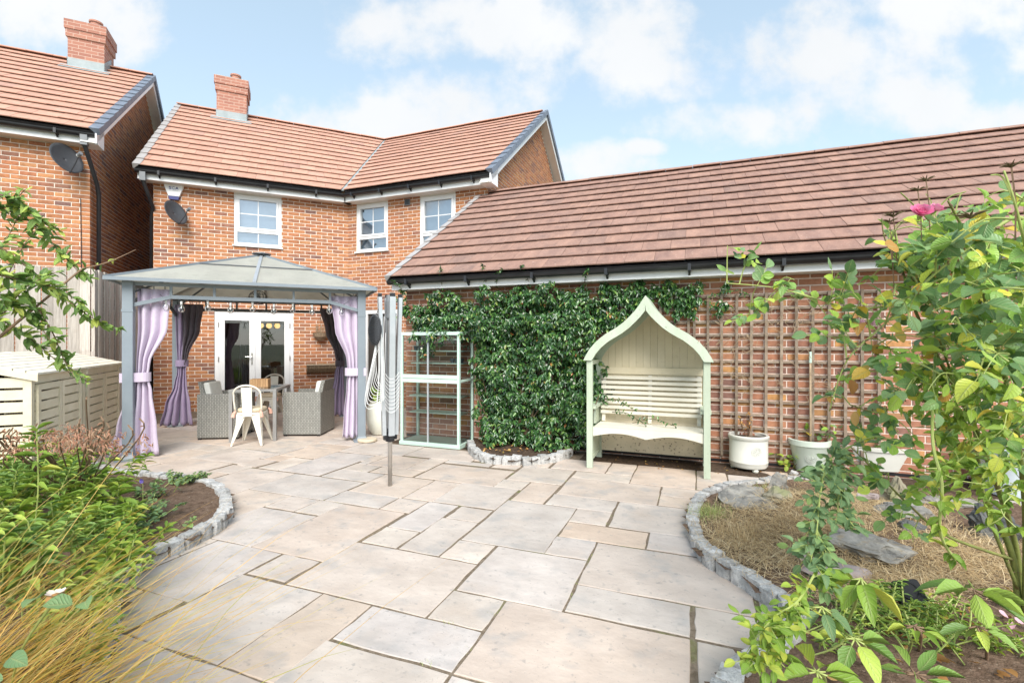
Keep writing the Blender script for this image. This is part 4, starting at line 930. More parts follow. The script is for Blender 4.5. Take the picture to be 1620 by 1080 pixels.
HALF_BED = pxpoly(HALF_EDGE); HALF_BED = HALF_BED + [tuple(GW(-1.28, V_G - .02).xy), tuple(GW(-2.86, V_G - .02).xy)]
soil_bed('climber_bed', HALF_BED, 0.06, M['soil_dark'])
ss = MB(); ss.poly([GW(-1.3, 5.57, -.002), GW(4.2, 5.57, -.002), GW(4.2, V_G, -.002), GW(-1.3, V_G, -.002)]); so = ss.build('soil_strip', M['soil_dark']); so['kind'] = 'structure'
ss = MB(); ss.poly([GW(-4.0, 5.62, -.002), GW(-2.8, 5.62, -.002), GW(-2.8, V_G, -.002), GW(-4.0, V_G, -.002)]); so = ss.build('soil_strip', M['soil_dark']); so['kind'] = 'structure'

def rough_block(w, d, h, r, j=0.012, n=3):
    """split-faced stone: a subdivided box pushed about"""
    import bmesh
    bm = bmesh.new(); bmesh.ops.create_cube(bm, size=1.0); bmesh.ops.subdivide_edges(bm, edges=bm.edges, cuts=n - 1, use_grid_fill=True)
    for v in bm.verts:
        e = 1 - 0.10 * (abs(v.co.x * 2) ** 6 + abs(v.co.y * 2) ** 6 + abs(v.co.z * 2) ** 6 > 1.9)
        v.co = Vector((v.co.x * w * e, v.co.y * d * e, v.co.z * h * e)) + Vector((r.uniform(-j, j), r.uniform(-j, j), r.uniform(-j, j)))
    me = D.meshes.new('sett'); bm.to_mesh(me); bm.free(); return me
sett_meshes = []
for i in range(7):
    me = rough_block(0.100 + 0.02 * random.random(), 0.095, 0.135, random.Random(i + 20), 0.0035); me.materials.append(M['granite']); sett_meshes.append(me)
def edging(name, label, pts, z=0.035, step=0.113, closed=False):
    P = [Vector(p) for p in pts]; segs = [(P[i + 1] - P[i]).length for i in range(len(P) - 1)]; tot = sum(segs)
    root = thing(name, label, 'edging', (P[0].x, P[0].y, 0)); s = step / 2; base = Vector((P[0].x, P[0].y, 0))
    while s < tot:
        q = s; i = 0
        while i < len(segs) - 1 and q > segs[i]: q -= segs[i]; i += 1
        d = (P[i + 1] - P[i]).normalized(); p = P[i] + d * q; inw = Vector((-d.y, d.x))
        o = D.objects.new('sett', random.choice(sett_meshes)); link(o, root)
        o.location = Vector((p.x, p.y, z + random.uniform(-.012, .010))) - base; o.rotation_euler = (random.uniform(-.06, .06), random.uniform(-.06, .06), math.atan2(d.y, d.x) + random.uniform(-.09, .09) + (math.pi if random.random() < .5 else 0))
        k = random.uniform(.9, 1.1); o.scale = (random.uniform(.9, 1.08), k, random.uniform(.92, 1.08)); s += step * random.uniform(.96, 1.06)
    return root
def inset(pts, d):
    out = []
    for i, p in enumerate(pts):
        a = Vector(pts[max(0, i - 1)]); b = Vector(pts[min(len(pts) - 1, i + 1)]); t = (b - a).normalized(); out.append(tuple(Vector(p) + Vector((-t.y, t.x)) * d))
    return out
edging('sett_edging', 'curved row of grey granite setts round the bare soil bed by the gazebo', inset(pxpoly(LEFT_EDGE), -0.05))
edging('sett_edging', 'curved row of grey granite setts round the rockery', inset(pxpoly(RIGHT_EDGE), 0.05))
edging('sett_edging', 'half-round row of grey granite setts at the foot of the climber', inset(pxpoly(HALF_EDGE), 0.05), z=0.03, step=0.105)

# ================================================================== left boundary: fence panels, gate, bin stores
FC = at(150, 540, 6.8); FC.z = 0; FT = 2.44
def fence_panel(label, a, ux, L, top, bw=0.125, posts=(), cap=True):
    root = thing('fence_panel', label, 'fence', a, math.atan2(ux.y, ux.x), 'timber fence panels on the left boundary'); r = random.Random(int(L * 100)); s = 0.0; i = 0
    while s < L - .02:
        w = min(bw * r.uniform(.92, 1.08), L - s) - .010; b = MB(); e = r.uniform(-.008, .008)
        y0 = 0.0 if i % 2 else .016
        vs = [(s, -.016 + y0, .03), (s + w, -.012 + y0, .03), (s + w, .004 + y0 + .001, .03), (s, .004 + y0, .03)]
        b.raw(vs + [(x, y, top + e) for x, y, z in vs], [(3, 2, 1, 0), (4, 5, 6, 7), (0, 1, 5, 4), (1, 2, 6, 5), (2, 3, 7, 6), (3, 0, 4, 7)]); b.build('board', M['fence_wood'], root); s += w + .010; i += 1
    for z in (.35, 1.2, top - .25):
        b = MB(); b.box(0, L, .022, .06, z, z + .07); b.build('rail', M['fence_wood'], root)
    for p in posts:
        b = MB(); b.box(p - .05, p + .05, -.075 + .052, .075, 0, top + .01); b.build('post', M['fence_wood'], root)
    return root
fence_panel('weathered grey fence panel with wide boards behind the cream bin stores', FC - uL * 2.75, uL, 2.75, FT, bw=.135)
fence_panel('weathered grey fence panel receding from the bin stores to the house corner', FC, vL, 1.95, FT, bw=.115, posts=(1.94,))
def gate():
    o = FC + vL * 2.02; root = thing('garden_gate', 'brown ledged side gate beside the house corner', 'gate', o, math.atan2(vL.y, vL.x)); s = 0
    while s < .56:
        b = MB(); b.box(s, s + .092, .012, .03, .05, 1.85); b.build('board', M['gate_wood'], root); s += .096
    for z in (.2, .95, 1.6):
        b = MB(); b.box(.01, .57, -.022, .0115, z, z + .09); b.build('ledge', M['gate_wood'], root)
    for z in (.29, 1.04): b = MB(); b.bar((.05, -.005, z), (.53, -.005, z + .56), .09, .03, up=(0, 1, 0)); b.build('brace', M['gate_wood'], root)
gate()

def bin_store(label, org, L, doors, end_panel):
    """local x runs along the front (away from the camera), y to the back, z up; slatted doors, slatted sloping lid"""
    root = thing('bin_store', label, 'bin store', org, math.atan2(vL.y, vL.x), 'slatted bin stores along the fence')
    dp, hf, hb_ = .66, 1.09, 1.27; C = M['cream_paint']
    for (x, y, h) in ((0, 0, hf), (L - .06, 0, hf), (0, dp - .06, hb_), (L - .06, dp - .06, hb_)):
        b = MB(); b.box(x, x + .06, y, y + .06, 0, h); b.build('post', C, root)
    b = MB(); b.box(.061, L - .061, .004, .04, hf - .075, hf - .002); b.build('front_rail', C, root)
    b = MB(); b.box(.061, L - .061, .004, .04, .05, .10); b.build('bottom_rail', C, root)
    for xe in ((0.0,) if end_panel else ()) + (L - .02,):
        z = .09
        while z < hf - .05: b = MB(); b.box(xe + .002, xe + .018, .061, dp - .061, z, z + .090); b.build('side_slat', C, root); z += .112
    z = .09
    while z < hb_ - .05: b = MB(); b.box(.061, L - .061, dp - .022, dp - .004, z, z + .085); b.build('back_slat', C, root); z += .112
    iw = MB(); iw.poly([(.07, dp - .03, .05), (L - .07, dp - .03, .05), (L - .07, dp - .03, hb_ - .06), (.07, dp - .03, hb_ - .06)]); iw.build('inner_sheet', M['room_dark'], root)  # near-black sheet just inside the back slats
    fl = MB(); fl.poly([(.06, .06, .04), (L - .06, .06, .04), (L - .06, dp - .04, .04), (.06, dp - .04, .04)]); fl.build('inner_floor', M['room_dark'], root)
    for (a, c) in doors:
        d = MB(); t0, t1 = -.022, .002
        for q in ((a, a + .055, .11, hf - .085), (c - .055, c, .11, hf - .085), (a + .055, c - .055, hf - .14, hf - .085), (a + .055, c - .055, .11, .165)): d.box(q[0], q[1], t0, t1, q[2], q[3])
        dd = d.build('door', C, root); z = .178; n = 8; st = (hf - .14 - .178) / n
        for k in range(n): b = MB(); b.box(a + .056, c - .056, -.014, -.002, z + k * st, z + k * st + st - .018); b.build('slat', C, dd)
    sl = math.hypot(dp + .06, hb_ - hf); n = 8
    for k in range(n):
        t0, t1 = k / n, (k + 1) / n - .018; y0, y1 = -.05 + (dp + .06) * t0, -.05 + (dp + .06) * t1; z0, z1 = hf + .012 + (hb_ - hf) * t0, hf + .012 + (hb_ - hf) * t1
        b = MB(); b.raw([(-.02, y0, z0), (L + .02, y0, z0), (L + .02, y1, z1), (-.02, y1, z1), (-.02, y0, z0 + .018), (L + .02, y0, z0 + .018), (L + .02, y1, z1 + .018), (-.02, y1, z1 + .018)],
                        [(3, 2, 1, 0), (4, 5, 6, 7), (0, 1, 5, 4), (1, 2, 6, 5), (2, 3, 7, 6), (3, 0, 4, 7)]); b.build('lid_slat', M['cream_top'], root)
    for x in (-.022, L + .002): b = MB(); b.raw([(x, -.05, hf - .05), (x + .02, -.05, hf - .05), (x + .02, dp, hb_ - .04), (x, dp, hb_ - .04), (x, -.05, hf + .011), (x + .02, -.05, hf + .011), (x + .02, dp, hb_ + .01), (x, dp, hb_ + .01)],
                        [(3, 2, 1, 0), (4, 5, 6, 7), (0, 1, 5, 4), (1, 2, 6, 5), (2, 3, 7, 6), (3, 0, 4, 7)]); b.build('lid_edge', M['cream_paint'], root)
BF = Vector((-5.47, 6.65, 0)); BN = BF - vL * 2.46
# local y of the store must point away from the patio (towards -uL): rotate so that x=vL gives y = -uL
bin_store('cream slatted bin store with two doors, the one nearer the gazebo', BF - vL * 1.27, 1.27, [(.075, .64), (.648, 1.20)], False)
bin_store('cream slatted bin store, the one farther from the gazebo', BF - vL * 2.46, 1.16, [(.075, .58), (.588, 1.09)], True)

# ================================================================== gazebo
GA = R(24.3); GF = g(203.5, 727); GW_, GD = 2.667, 2.5
gz = thing('gazebo', 'grey metal gazebo with pale translucent hipped roof', 'gazebo', GF, GA)
for (x, y) in ((0, 0), (GW_, 0), (0, GD), (GW_, GD)):
    b = MB(); b.box(x - .053, x + .053, y - .053, y + .053, .03, 2.13); p = b.build('post', M['gazebo_grey'], gz, bevel=.004)
    b = MB(); b.prism([(x - .11, y - .11), (x + .11, y - .11), (x + .11, y + .11), (x - .11, y + .11)], 'z', 0.002, .022); b.raw([(x + i * .075, y + j * .075, .022) for i, j in ((-1, -1), (1, -1), (1, 1), (-1, 1))] + [(x + i * .05, y + j * .05, .075) for i, j in ((-1, -1), (1, -1), (1, 1), (-1, 1))], [(0, 1, 5, 4), (1, 2, 6, 5), (2, 3, 7, 6), (3, 0, 4, 7), (4, 5, 6, 7)]); b.build('foot', M['gazebo_grey'], p)
    b = MB(); b.box(x - .057, x + .057, y - .057, y + .057, 1.76, 1.79); b.build('sleeve', M['gazebo_grey'], p)
def side_frame(a, c, m):
    a, c = Vector(a), Vector(c); d = (c - a); L = d.length; d.normalize()
    zj, zr_, zt = 1.85, 1.955, 2.105
    for (s0, z0, s1, z1) in ((.05, zj, .42, zr_), (.42, zr_, L - .42, zr_), (L - .42, zr_, L - .05, zj), (.05, zt, L - .05, zt)):
        b = MB(); b.bar(a + d * s0 + ZV * z0, a + d * s1 + ZV * z1, .03, .045); b.build('rail', m, gz)
    n = 5
    for k in range(n):
        s = .42 + (L - .84) * k / (n - 1); b = MB(); b.bar(a + d * s + ZV * (zr_ + .02), a + d * s + ZV * (zt - .02), .028, .028); b.build('spindle', m, gz)
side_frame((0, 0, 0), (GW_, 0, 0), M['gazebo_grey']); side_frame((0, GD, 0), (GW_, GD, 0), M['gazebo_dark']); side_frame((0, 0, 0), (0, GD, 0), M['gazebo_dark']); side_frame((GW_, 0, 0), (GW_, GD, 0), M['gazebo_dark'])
ov, ZE, ZA = .18, 2.145, 2.735; cx, cy = GW_ / 2, GD / 2; ap = Vector((cx, cy, ZA))
cs = [Vector((-ov, -ov, ZE)), Vector((GW_ + ov, -ov, ZE)), Vector((GW_ + ov, GD + ov, ZE)), Vector((-ov, GD + ov, ZE))]
for k in range(4):
    A, B = cs[k], cs[(k + 1) % 4]; mid = (A + B) / 2; f1, f2 = .0, .52
    la, lb, lm = A.lerp(ap, f2), B.lerp(ap, f2), mid.lerp(ap, f2); tp = .975
    for quad in ((A, mid, lm, la), (mid, B, lb, lm), (la, lm, mid.lerp(ap, tp), A.lerp(ap, tp)), (lm, lb, B.lerp(ap, tp), mid.lerp(ap, tp))):
        b = MB(); n_ = (quad[1] - quad[0]).cross(quad[3] - quad[0]).normalized() * .004; b.raw([p + n_ for p in quad] + [p - n_ for p in quad], [(0, 1, 2, 3), (7, 6, 5, 4), (0, 4, 5, 1), (1, 5, 6, 2), (2, 6, 7, 3), (3, 7, 4, 0)]); b.build('roof_panel', M['polycarb'], gz)
    b = MB(); b.bar(A + ZV * .012, ap + ZV * .012, .045, .028); b.build('hip_rafter', M['gazebo_grey'], gz)
    b = MB(); b.bar(mid + ZV * .012, ap + ZV * .012, .04, .026); b.build('rafter', M['aluminium'], gz)
    b = MB(); b.bar(la + ZV * .014, lb + ZV * .014, .022, .014); b.build('purlin', M['gazebo_dark'], gz)
    b = MB(); b.bar(A - ZV * .006, B - ZV * .006, .03, .04); b.build('eaves_rail', M['gazebo_grey'], gz)
    b = MB(); c_ = (0, 0), (GW_, 0), (GW_, GD), (0, GD); pc = Vector((*c_[k], 1.98)); b.bar(pc, pc.lerp(ap - ZV * .02, .36).xy.to_3d() + ZV * 2.30, .02, .02); b.build('strut', M['gazebo_dark'], gz)
b = MB(); b.lathe([(.001, ZA + .055), (.05, ZA + .045), (.13, ZA + .03), (.135, ZA + .015), (.001, ZA + .01)], 16, (cx, cy, 0)); b.build('finial', M['gazebo_dark'], gz)
GM = Matrix.Translation(GF) @ Matrix.Rotation(GA, 4, 'Z')
def curtain(label, x, y, ang, prof, m, n=7, tie=True, tie_m=None, name='curtain', amp=.05, lining=None, seed=0, tie_to=None):
    """pleated cloth: prof = [(z, centre, width, depth)] in a frame that stands at (x, y) of the gazebo"""
    root = thing(name, label, 'curtain', GM @ Vector((x, y, 0)), GA + ang, 'curtains tied to the gazebo posts'); r = random.Random(seed)
    NS = 84; ph = [r.uniform(-.5, .5) for _ in range(n + 2)]
    zs = []; 
    for i in range(len(prof) - 1):
        for k in range(6): t = k / 6; t2 = t * t * (3 - 2 * t); zs.append(tuple(prof[i][q] + (prof[i + 1][q] - prof[i][q]) * (t if q == 0 else t2) for q in range(4)))
    zs.append(prof[-1])
    def sheet(off, mm, nm, s_a=0.0, s_b=1.0):
        b = MB(); rowl = []
        for (z, c, w, dd) in zs:
            row = []
            for k in range(NS + 1):
                s = s_a + (s_b - s_a) * k / NS; a = s * n * math.pi * 2; jj = ph[int(s * n)] * (1 - (s * n) % 1) + ph[int(s * n) + 1] * ((s * n) % 1)
                yy = dd * (math.sin(a + jj * 2.2) * .7 + .3 * math.sin(a * .5 + jj * 4 + z)) ; xx = c + (s - .5) * w + .012 * math.cos(a + jj) * w * 2
                row.append(len(b.v)); b.v.append((xx, yy + off, z + .006 * math.sin(a + jj * 3) * (1 if z < .3 else 0)))
            rowl.append(row)
        for i in range(len(rowl) - 1):
            for k in range(NS): b.f.append((rowl[i][k], rowl[i][k + 1], rowl[i + 1][k + 1], rowl[i + 1][k])); b.r.append(0)
        o = b.build(nm, mm, root, smooth=True); so = o.modifiers.new('cloth', 'SOLIDIFY'); so.thickness = .004; return o
    sheet(0, m, 'drape')
    if lining: sheet(.03, lining, 'lining')
    for k in range(n):
        s = (k + .5) / n; z, c, w, dd = prof[0]; p = Vector((c + (s - .5) * w, 0, z + .015)); b = MB()
        b.tube([p + Vector((0, .018 * math.cos(t), .026 * math.sin(t) + .012)) for t in [q * math.pi / 5 for q in range(11)]], .0028, 5); b.build('hook', M['gazebo_dark'], root)
    if tie:
        i = min(range(len(prof)), key=lambda q: prof[q][2]); z, c, w, dd = prof[i]; b = MB(); pts = []
        rx, ry = w / 2 + .028, dd + .03; zz = []
        ring = [(c + rx * math.cos(t), ry * math.sin(t)) for t in [q * 2 * math.pi / 20 for q in range(20)]]
        if tie_to: ring = [(px_, py_) for px_, py_ in ring if (px_ - c) * tie_to[0] >= -.001]; ring.sort(key=lambda q: q[1]); ring = ring + [(c - tie_to[0] * tie_to[1], .06), (c - tie_to[0] * tie_to[1], -.135)]
        m_ = len(ring); h = .055
        b.raw([(p[0], p[1], z - h) for p in ring] + [(p[0], p[1], z + h) for p in ring], [(k, (k + 1) % m_, m_ + (k + 1) % m_, m_ + k) for k in range(m_)]); tb = b.build('tieback', tie_m or m, root, smooth=False); so = tb.modifiers.new('cloth', 'SOLIDIFY'); so.thickness = .004
    return root
# front-left post: wide panel on the front side, a slimmer one flaring out on the left
curtain('lilac curtain tied to the gazebo post by the bin stores, hanging on the patio side', 0, .075, 0, [(2.05, .23, .34, .03), (1.6, .22, .30, .05), (1.12, .125, .13, .05), (.98, .115, .12, .05), (.8, .125, .17, .055), (.35, .12, .27, .06), (.03, .115, .32, .06)], M['lilac'], n=3, seed=1, tie_to=(1, .19))
curtain('lilac curtain flaring behind the gazebo post by the bin stores', 0, .10, 0, [(1.05, .0, .08, .04), (.7, -.02, .12, .05), (.35, -.07, .18, .05), (.04, -.13, .26, .05)], M['lilac'], n=3, seed=2, tie=False)
curtain('lilac curtain tied to the gazebo post by the clothes dryer', GW_, .075, 0, [(2.05, -.23, .38, .03), (1.6, -.20, .32, .05), (1.12, -.12, .15, .05), (.98, -.115, .14, .05), (.8, -.12, .16, .055), (.35, -.13, .22, .06), (.05, -.14, .23, .06)], M['lilac'], n=3, seed=3, tie_to=(-1, .17))
curtain('purple curtain with a charcoal inner half tied at the post near the side gate', 0, GD - .08, 0, [(2.02, .16, .36, .04), (1.6, .15, .30, .05), (1.05, .09, .13, .05), (.9, .085, .13, .05), (.7, .07, .18, .05), (.35, .03, .36, .06), (.03, .01, .46, .07)], M['purple_cloth'], n=4, seed=4)
curtain('charcoal cloth hanging over the purple curtain near the side gate', 0, GD - .13, 0, [(2.03, .24, .30, .03), (1.6, .22, .24, .035), (1.2, .14, .09, .03), (1.02, .12, .04, .02)], M['charcoal_cloth'], n=3, seed=5, tie=False, amp=.03)
curtain('charcoal upper curtain tied at the post beside the wall basket', GW_, GD - .08, 0, [(2.02, -.26, .40, .04), (1.6, -.21, .30, .05), (1.15, -.12, .14, .05), (1.0, -.10, .11, .05)], M['charcoal_cloth'], n=4, seed=6)
curtain('purple lower curtain gathered at the post beside the wall basket', GW_, GD - .085, 0, [(.99, -.10, .11, .05), (.8, -.12, .16, .05), (.35, -.16, .26, .06), (.04, -.17, .30, .06)], M['purple_cloth'], n=4, seed=7, tie=False)

# festoon lights along the rails
def festoon():
    root = thing('string_lights', 'string of clear round bulbs hanging along the gazebo rails', 'string lights', GF, GA); pts = []
    spots = [(.30, .12), (.42, .02), (.75, .55), (1.0, 1.2), (1.1, .03), (1.45, .9), (1.6, .05), (1.95, .5), (2.1, .03), (2.3, .4), (2.42, .02)]
    spots = [(.36, .035), (.52, .035), (.80, .035), (1.05, .035), (1.30, .035), (1.55, .035), (1.78, .035), (2.02, .035), (2.24, .035), (2.40, .035)]
    wire = []
    for i, (x, y) in enumerate(spots):
        z = 1.93 - (.02 if i % 2 else 0); wire += [(x - .06, y, 1.985), (x, y, z)]
        b = MB(); b.tube([(x, y, z), (x, y, z - .045)], .013, 8); s = b.build('socket', M['cord_white'], root, smooth=True)
        b = MB(); b.lathe([(.012, z - .044), (.018, z - .055), (.033, z - .078), (.037, z - .10), (.030, z - .125), (.012, z - .139), (.001, z - .14)], 14, (x, y, 0)); b.build('bulb', M['clear_glass'], s, smooth=True)
        b = MB(); b.tube([(x, y, z - .05), (x, y, z - .09)], .006, 6); b.build('filament', M['cord_white'], s)
    wire.append((2.5, .035, 1.98)); b = MB(); b.tube(wire, .003, 5); b.build('cable', M['grey_plastic'], root)
festoon()
def pendant():
    root = thing('pendant_lamp', 'black wire globe lamp hanging under the gazebo roof', 'lamp', GM @ Vector((cx, .45, 2.02)), GA)
    b = MB()
    for k in range(7):
        a = math.pi * k / 7; b.tube([(.115 * math.cos(t) * math.cos(a), .115 * math.cos(t) * math.sin(a), .10 * math.sin(t)) for t in [q * math.pi / 9 for q in range(19)]], .0028, 4)
    for zz in (-.05, 0, .05): rr = .115 * math.sqrt(1 - (zz / .1) ** 2); b.tube([(rr * math.cos(t), rr * math.sin(t), zz) for t in [q * math.pi / 9 for q in range(19)]], .0028, 4)
    b.build('wire_shade', M['black_plastic'], root)
    b = MB(); b.tube([(0, 0, .05), (0, 0, .33)], .004, 5); b.build('flex', M['black_plastic'], root)
    b = MB(); b.lathe([(.001, -.03), (.025, -.015), (.03, .015), (.015, .05), (.001, .06)], 12); b.build('bulb', M['grey_plastic'], root, smooth=True)
pendant()
b = MB(); b.lathe([(.001, .0), (.125, .0), (.135, .012), (.135, .03), (.12, .042), (.001, .042)], 26); o = b.build('stone_disc', M['stone_pale'], None, loc=GM @ Vector((GW_ + .07, -.09, 0))); tag(o, 'round pale stone disc at the foot of the gazebo post by the dryer', 'stone')
o.location.z = 0.003

# ================================================================== dining set under the gazebo
def rattan_mat(name, c1, c2, s=1.0):
    m, nt = nodes_of(name); N = nt.nodes.new; L = nt.links.new
    out = N('ShaderNodeOutputMaterial'); P = N('ShaderNodeBsdfPrincipled'); P.inputs['Roughness'].default_value = .6
    tc = N('ShaderNodeTexCoord'); sp = N('ShaderNodeSeparateXYZ'); L(tc.outputs['Object'], sp.inputs[0])
    ad = N('ShaderNodeMath'); ad.operation = 'ADD'; L(sp.outputs[0], ad.inputs[0]); L(sp.outputs[1], ad.inputs[1])
    cb = N('ShaderNodeCombineXYZ'); L(sp.outputs[2], cb.inputs[0]); L(ad.outputs[0], cb.inputs[1])
    b = N('ShaderNodeTexBrick'); b.inputs['Scale'].default_value = 1.0; b.inputs['Brick Width'].default_value = .05; b.inputs['Row Height'].default_value = .022; b.inputs['Mortar Size'].default_value = .0035; b.inputs['Mortar Smooth'].default_value = .6
    b.inputs['Color1'].default_value = (*c1, 1); b.inputs['Color2'].default_value = (*c2, 1); b.inputs['Mortar'].default_value = tuple(x * .35 for x in c1) + (1,)
    L(cb.outputs[0], b.inputs['Vector']); L(b.outputs[0], P.inputs['Base Color'])
    bp = N('ShaderNodeBump'); bp.inputs['Strength'].default_value = .8; bp.inputs['Distance'].default_value = .006; bp.invert = True; L(b.outputs['Fac'], bp.inputs['Height']); L(bp.outputs[0], P.inputs['Normal'])
    L(P.outputs[0], out.inputs[0]); MATS[name] = m
rattan_mat('rattan_weave', (.27, .265, .24), (.34, .335, .30))

def rattan_chair(label, loc, rz, back_side):
    """woven cube armchair; local x along the side we see, y away; back_side -1 / +1 = where the backrest is in x"""
    root = thing('rattan_armchair', label, 'armchair', loc, rz); W_, Dp, H_ = .56, .60, .655; m = M['rattan_weave']; s = back_side
    for (y0, y1) in ((0, .065), (Dp - .065, Dp)): b = MB(); b.box(0, W_, y0, y1, .025, H_); b.build('arm_panel', m, root, bevel=.01)
    x0 = 0 if s < 0 else W_ - .07; b = MB(); b.box(x0 + .002, x0 + .068, .066, Dp - .066, .025, H_ - .002); b.build('back_panel', m, root)
    b = MB(); b.box(.01 if s > 0 else .071, W_ - .071 if s > 0 else W_ - .01, .066, Dp - .066, .06, .36); b.build('seat_box', m, root)
    b = MB(); b.box(.02, W_ - .02, .068, Dp - .068, .362, .43); b.build('seat_cushion', M['cushion_pale'], root, bevel=.02)
    xb = .02 if s < 0 else W_ - .02
    b = MB(); b.raw([(xb + s * .01, .09, H_ - .02), (xb - s * .05, .09, H_ - .02), (xb - s * .05, Dp - .09, H_ - .02), (xb + s * .01, Dp - .09, H_ - .02), (xb + s * .05, .09, H_ + .17), (xb + s * .0, .09, H_ + .17), (xb, Dp - .09, H_ + .17), (xb + s * .05, Dp - .09, H_ + .17)],
        [(0, 1, 2, 3), (4, 7, 6, 5), (0, 4, 5, 1), (1, 5, 6, 2), (2, 6, 7, 3), (3, 7, 4, 0)]); b.build('folding_back', m, root, fix=True)
    b = MB(); b.raw([(xb - s * .055, .12, .44), (xb - s * .16, .12, .44), (xb - s * .16, Dp - .12, .44), (xb - s * .055, Dp - .12, .44), (xb - s * .004, .12, H_ + .15), (xb - s * .085, .12, H_ + .16), (xb - s * .085, Dp - .12, H_ + .16), (xb - s * .004, Dp - .12, H_ + .15)],
        [(0, 1, 2, 3), (4, 7, 6, 5), (0, 4, 5, 1), (1, 5, 6, 2), (2, 6, 7, 3), (3, 7, 4, 0)]); b.build('back_cushion', M['cushion_pale'], root, fix=True, bevel=.02)
    for (x, y) in ((.03, .03), (W_ - .03, .03), (.03, Dp - .03), (W_ - .03, Dp - .03)): b = MB(); b.box(x - .02, x + .02, y - .02, y + .02, 0.001, .026); b.build('foot', M['black_plastic'], root)
    return root
c = g(311, 696); rattan_chair('grey rattan cube armchair with pale cushion, beside the purple curtain', c, R(7), -1)
c = g(447, 690); rattan_chair('grey rattan cube armchair with pale cushion, beside the lilac curtain', c, R(1), 1)

def table():
    fr = g(437, 697); a = R(11.5); root = thing('garden_table', 'square grey metal garden table with glass top under the gazebo', 'table', fr, a); S = .80; SX = .62
    for (x, y) in ((-.025, .025), (-SX + .025, .025), (-.025, S - .025), (-SX + .025, S - .025)): b = MB(); b.box(x - .022, x + .022, y - .022, y + .022, 0.002, .70); b.build('leg', M['table_metal'], root)
    for q in ((-SX, 0, 0, .055), (-SX, 0, S - .055, S), (-SX, -SX + .055, .055, S - .055), (-.055, 0, .055, S - .055)): b = MB(); b.box(*q, .70, .735); b.build('top_frame', M['table_metal'], root)
    b = MB(); b.poly([(-SX + .056, .056, .73), (-.056, .056, .73), (-.056, S - .056, .73), (-SX + .056, S - .056, .73)]); b.build('glass_top', M['clear_glass'], root)
    c = Matrix.Translation(fr) @ Matrix.Rotation(a, 4, 'Z') @ Vector((-.33, .42, .7335)); r2 = thing('wooden_planter', 'small brown wooden planter box on the garden table', 'planter', c, a)
    for k in range(7): b = MB(); b.box(-.125 + k * .036, -.125 + k * .036 + .033, -.07, -.055, 0, .12); b.build('slat', M['wood_box'], r2)
    for k in range(7): b = MB(); b.box(-.125 + k * .036, -.125 + k * .036 + .033, .055, .07, 0, .12); b.build('slat', M['wood_box'], r2)
    for x in (-.125, .11): b = MB(); b.box(x, x + .015, -.0545, .0545, 0, .118); b.build('end_board', M['wood_box'], r2)
    b = MB(); b.box(-.11, .11, -.054, .054, .005, .09); b.build('soil', M['soil_dark'], r2)
table()

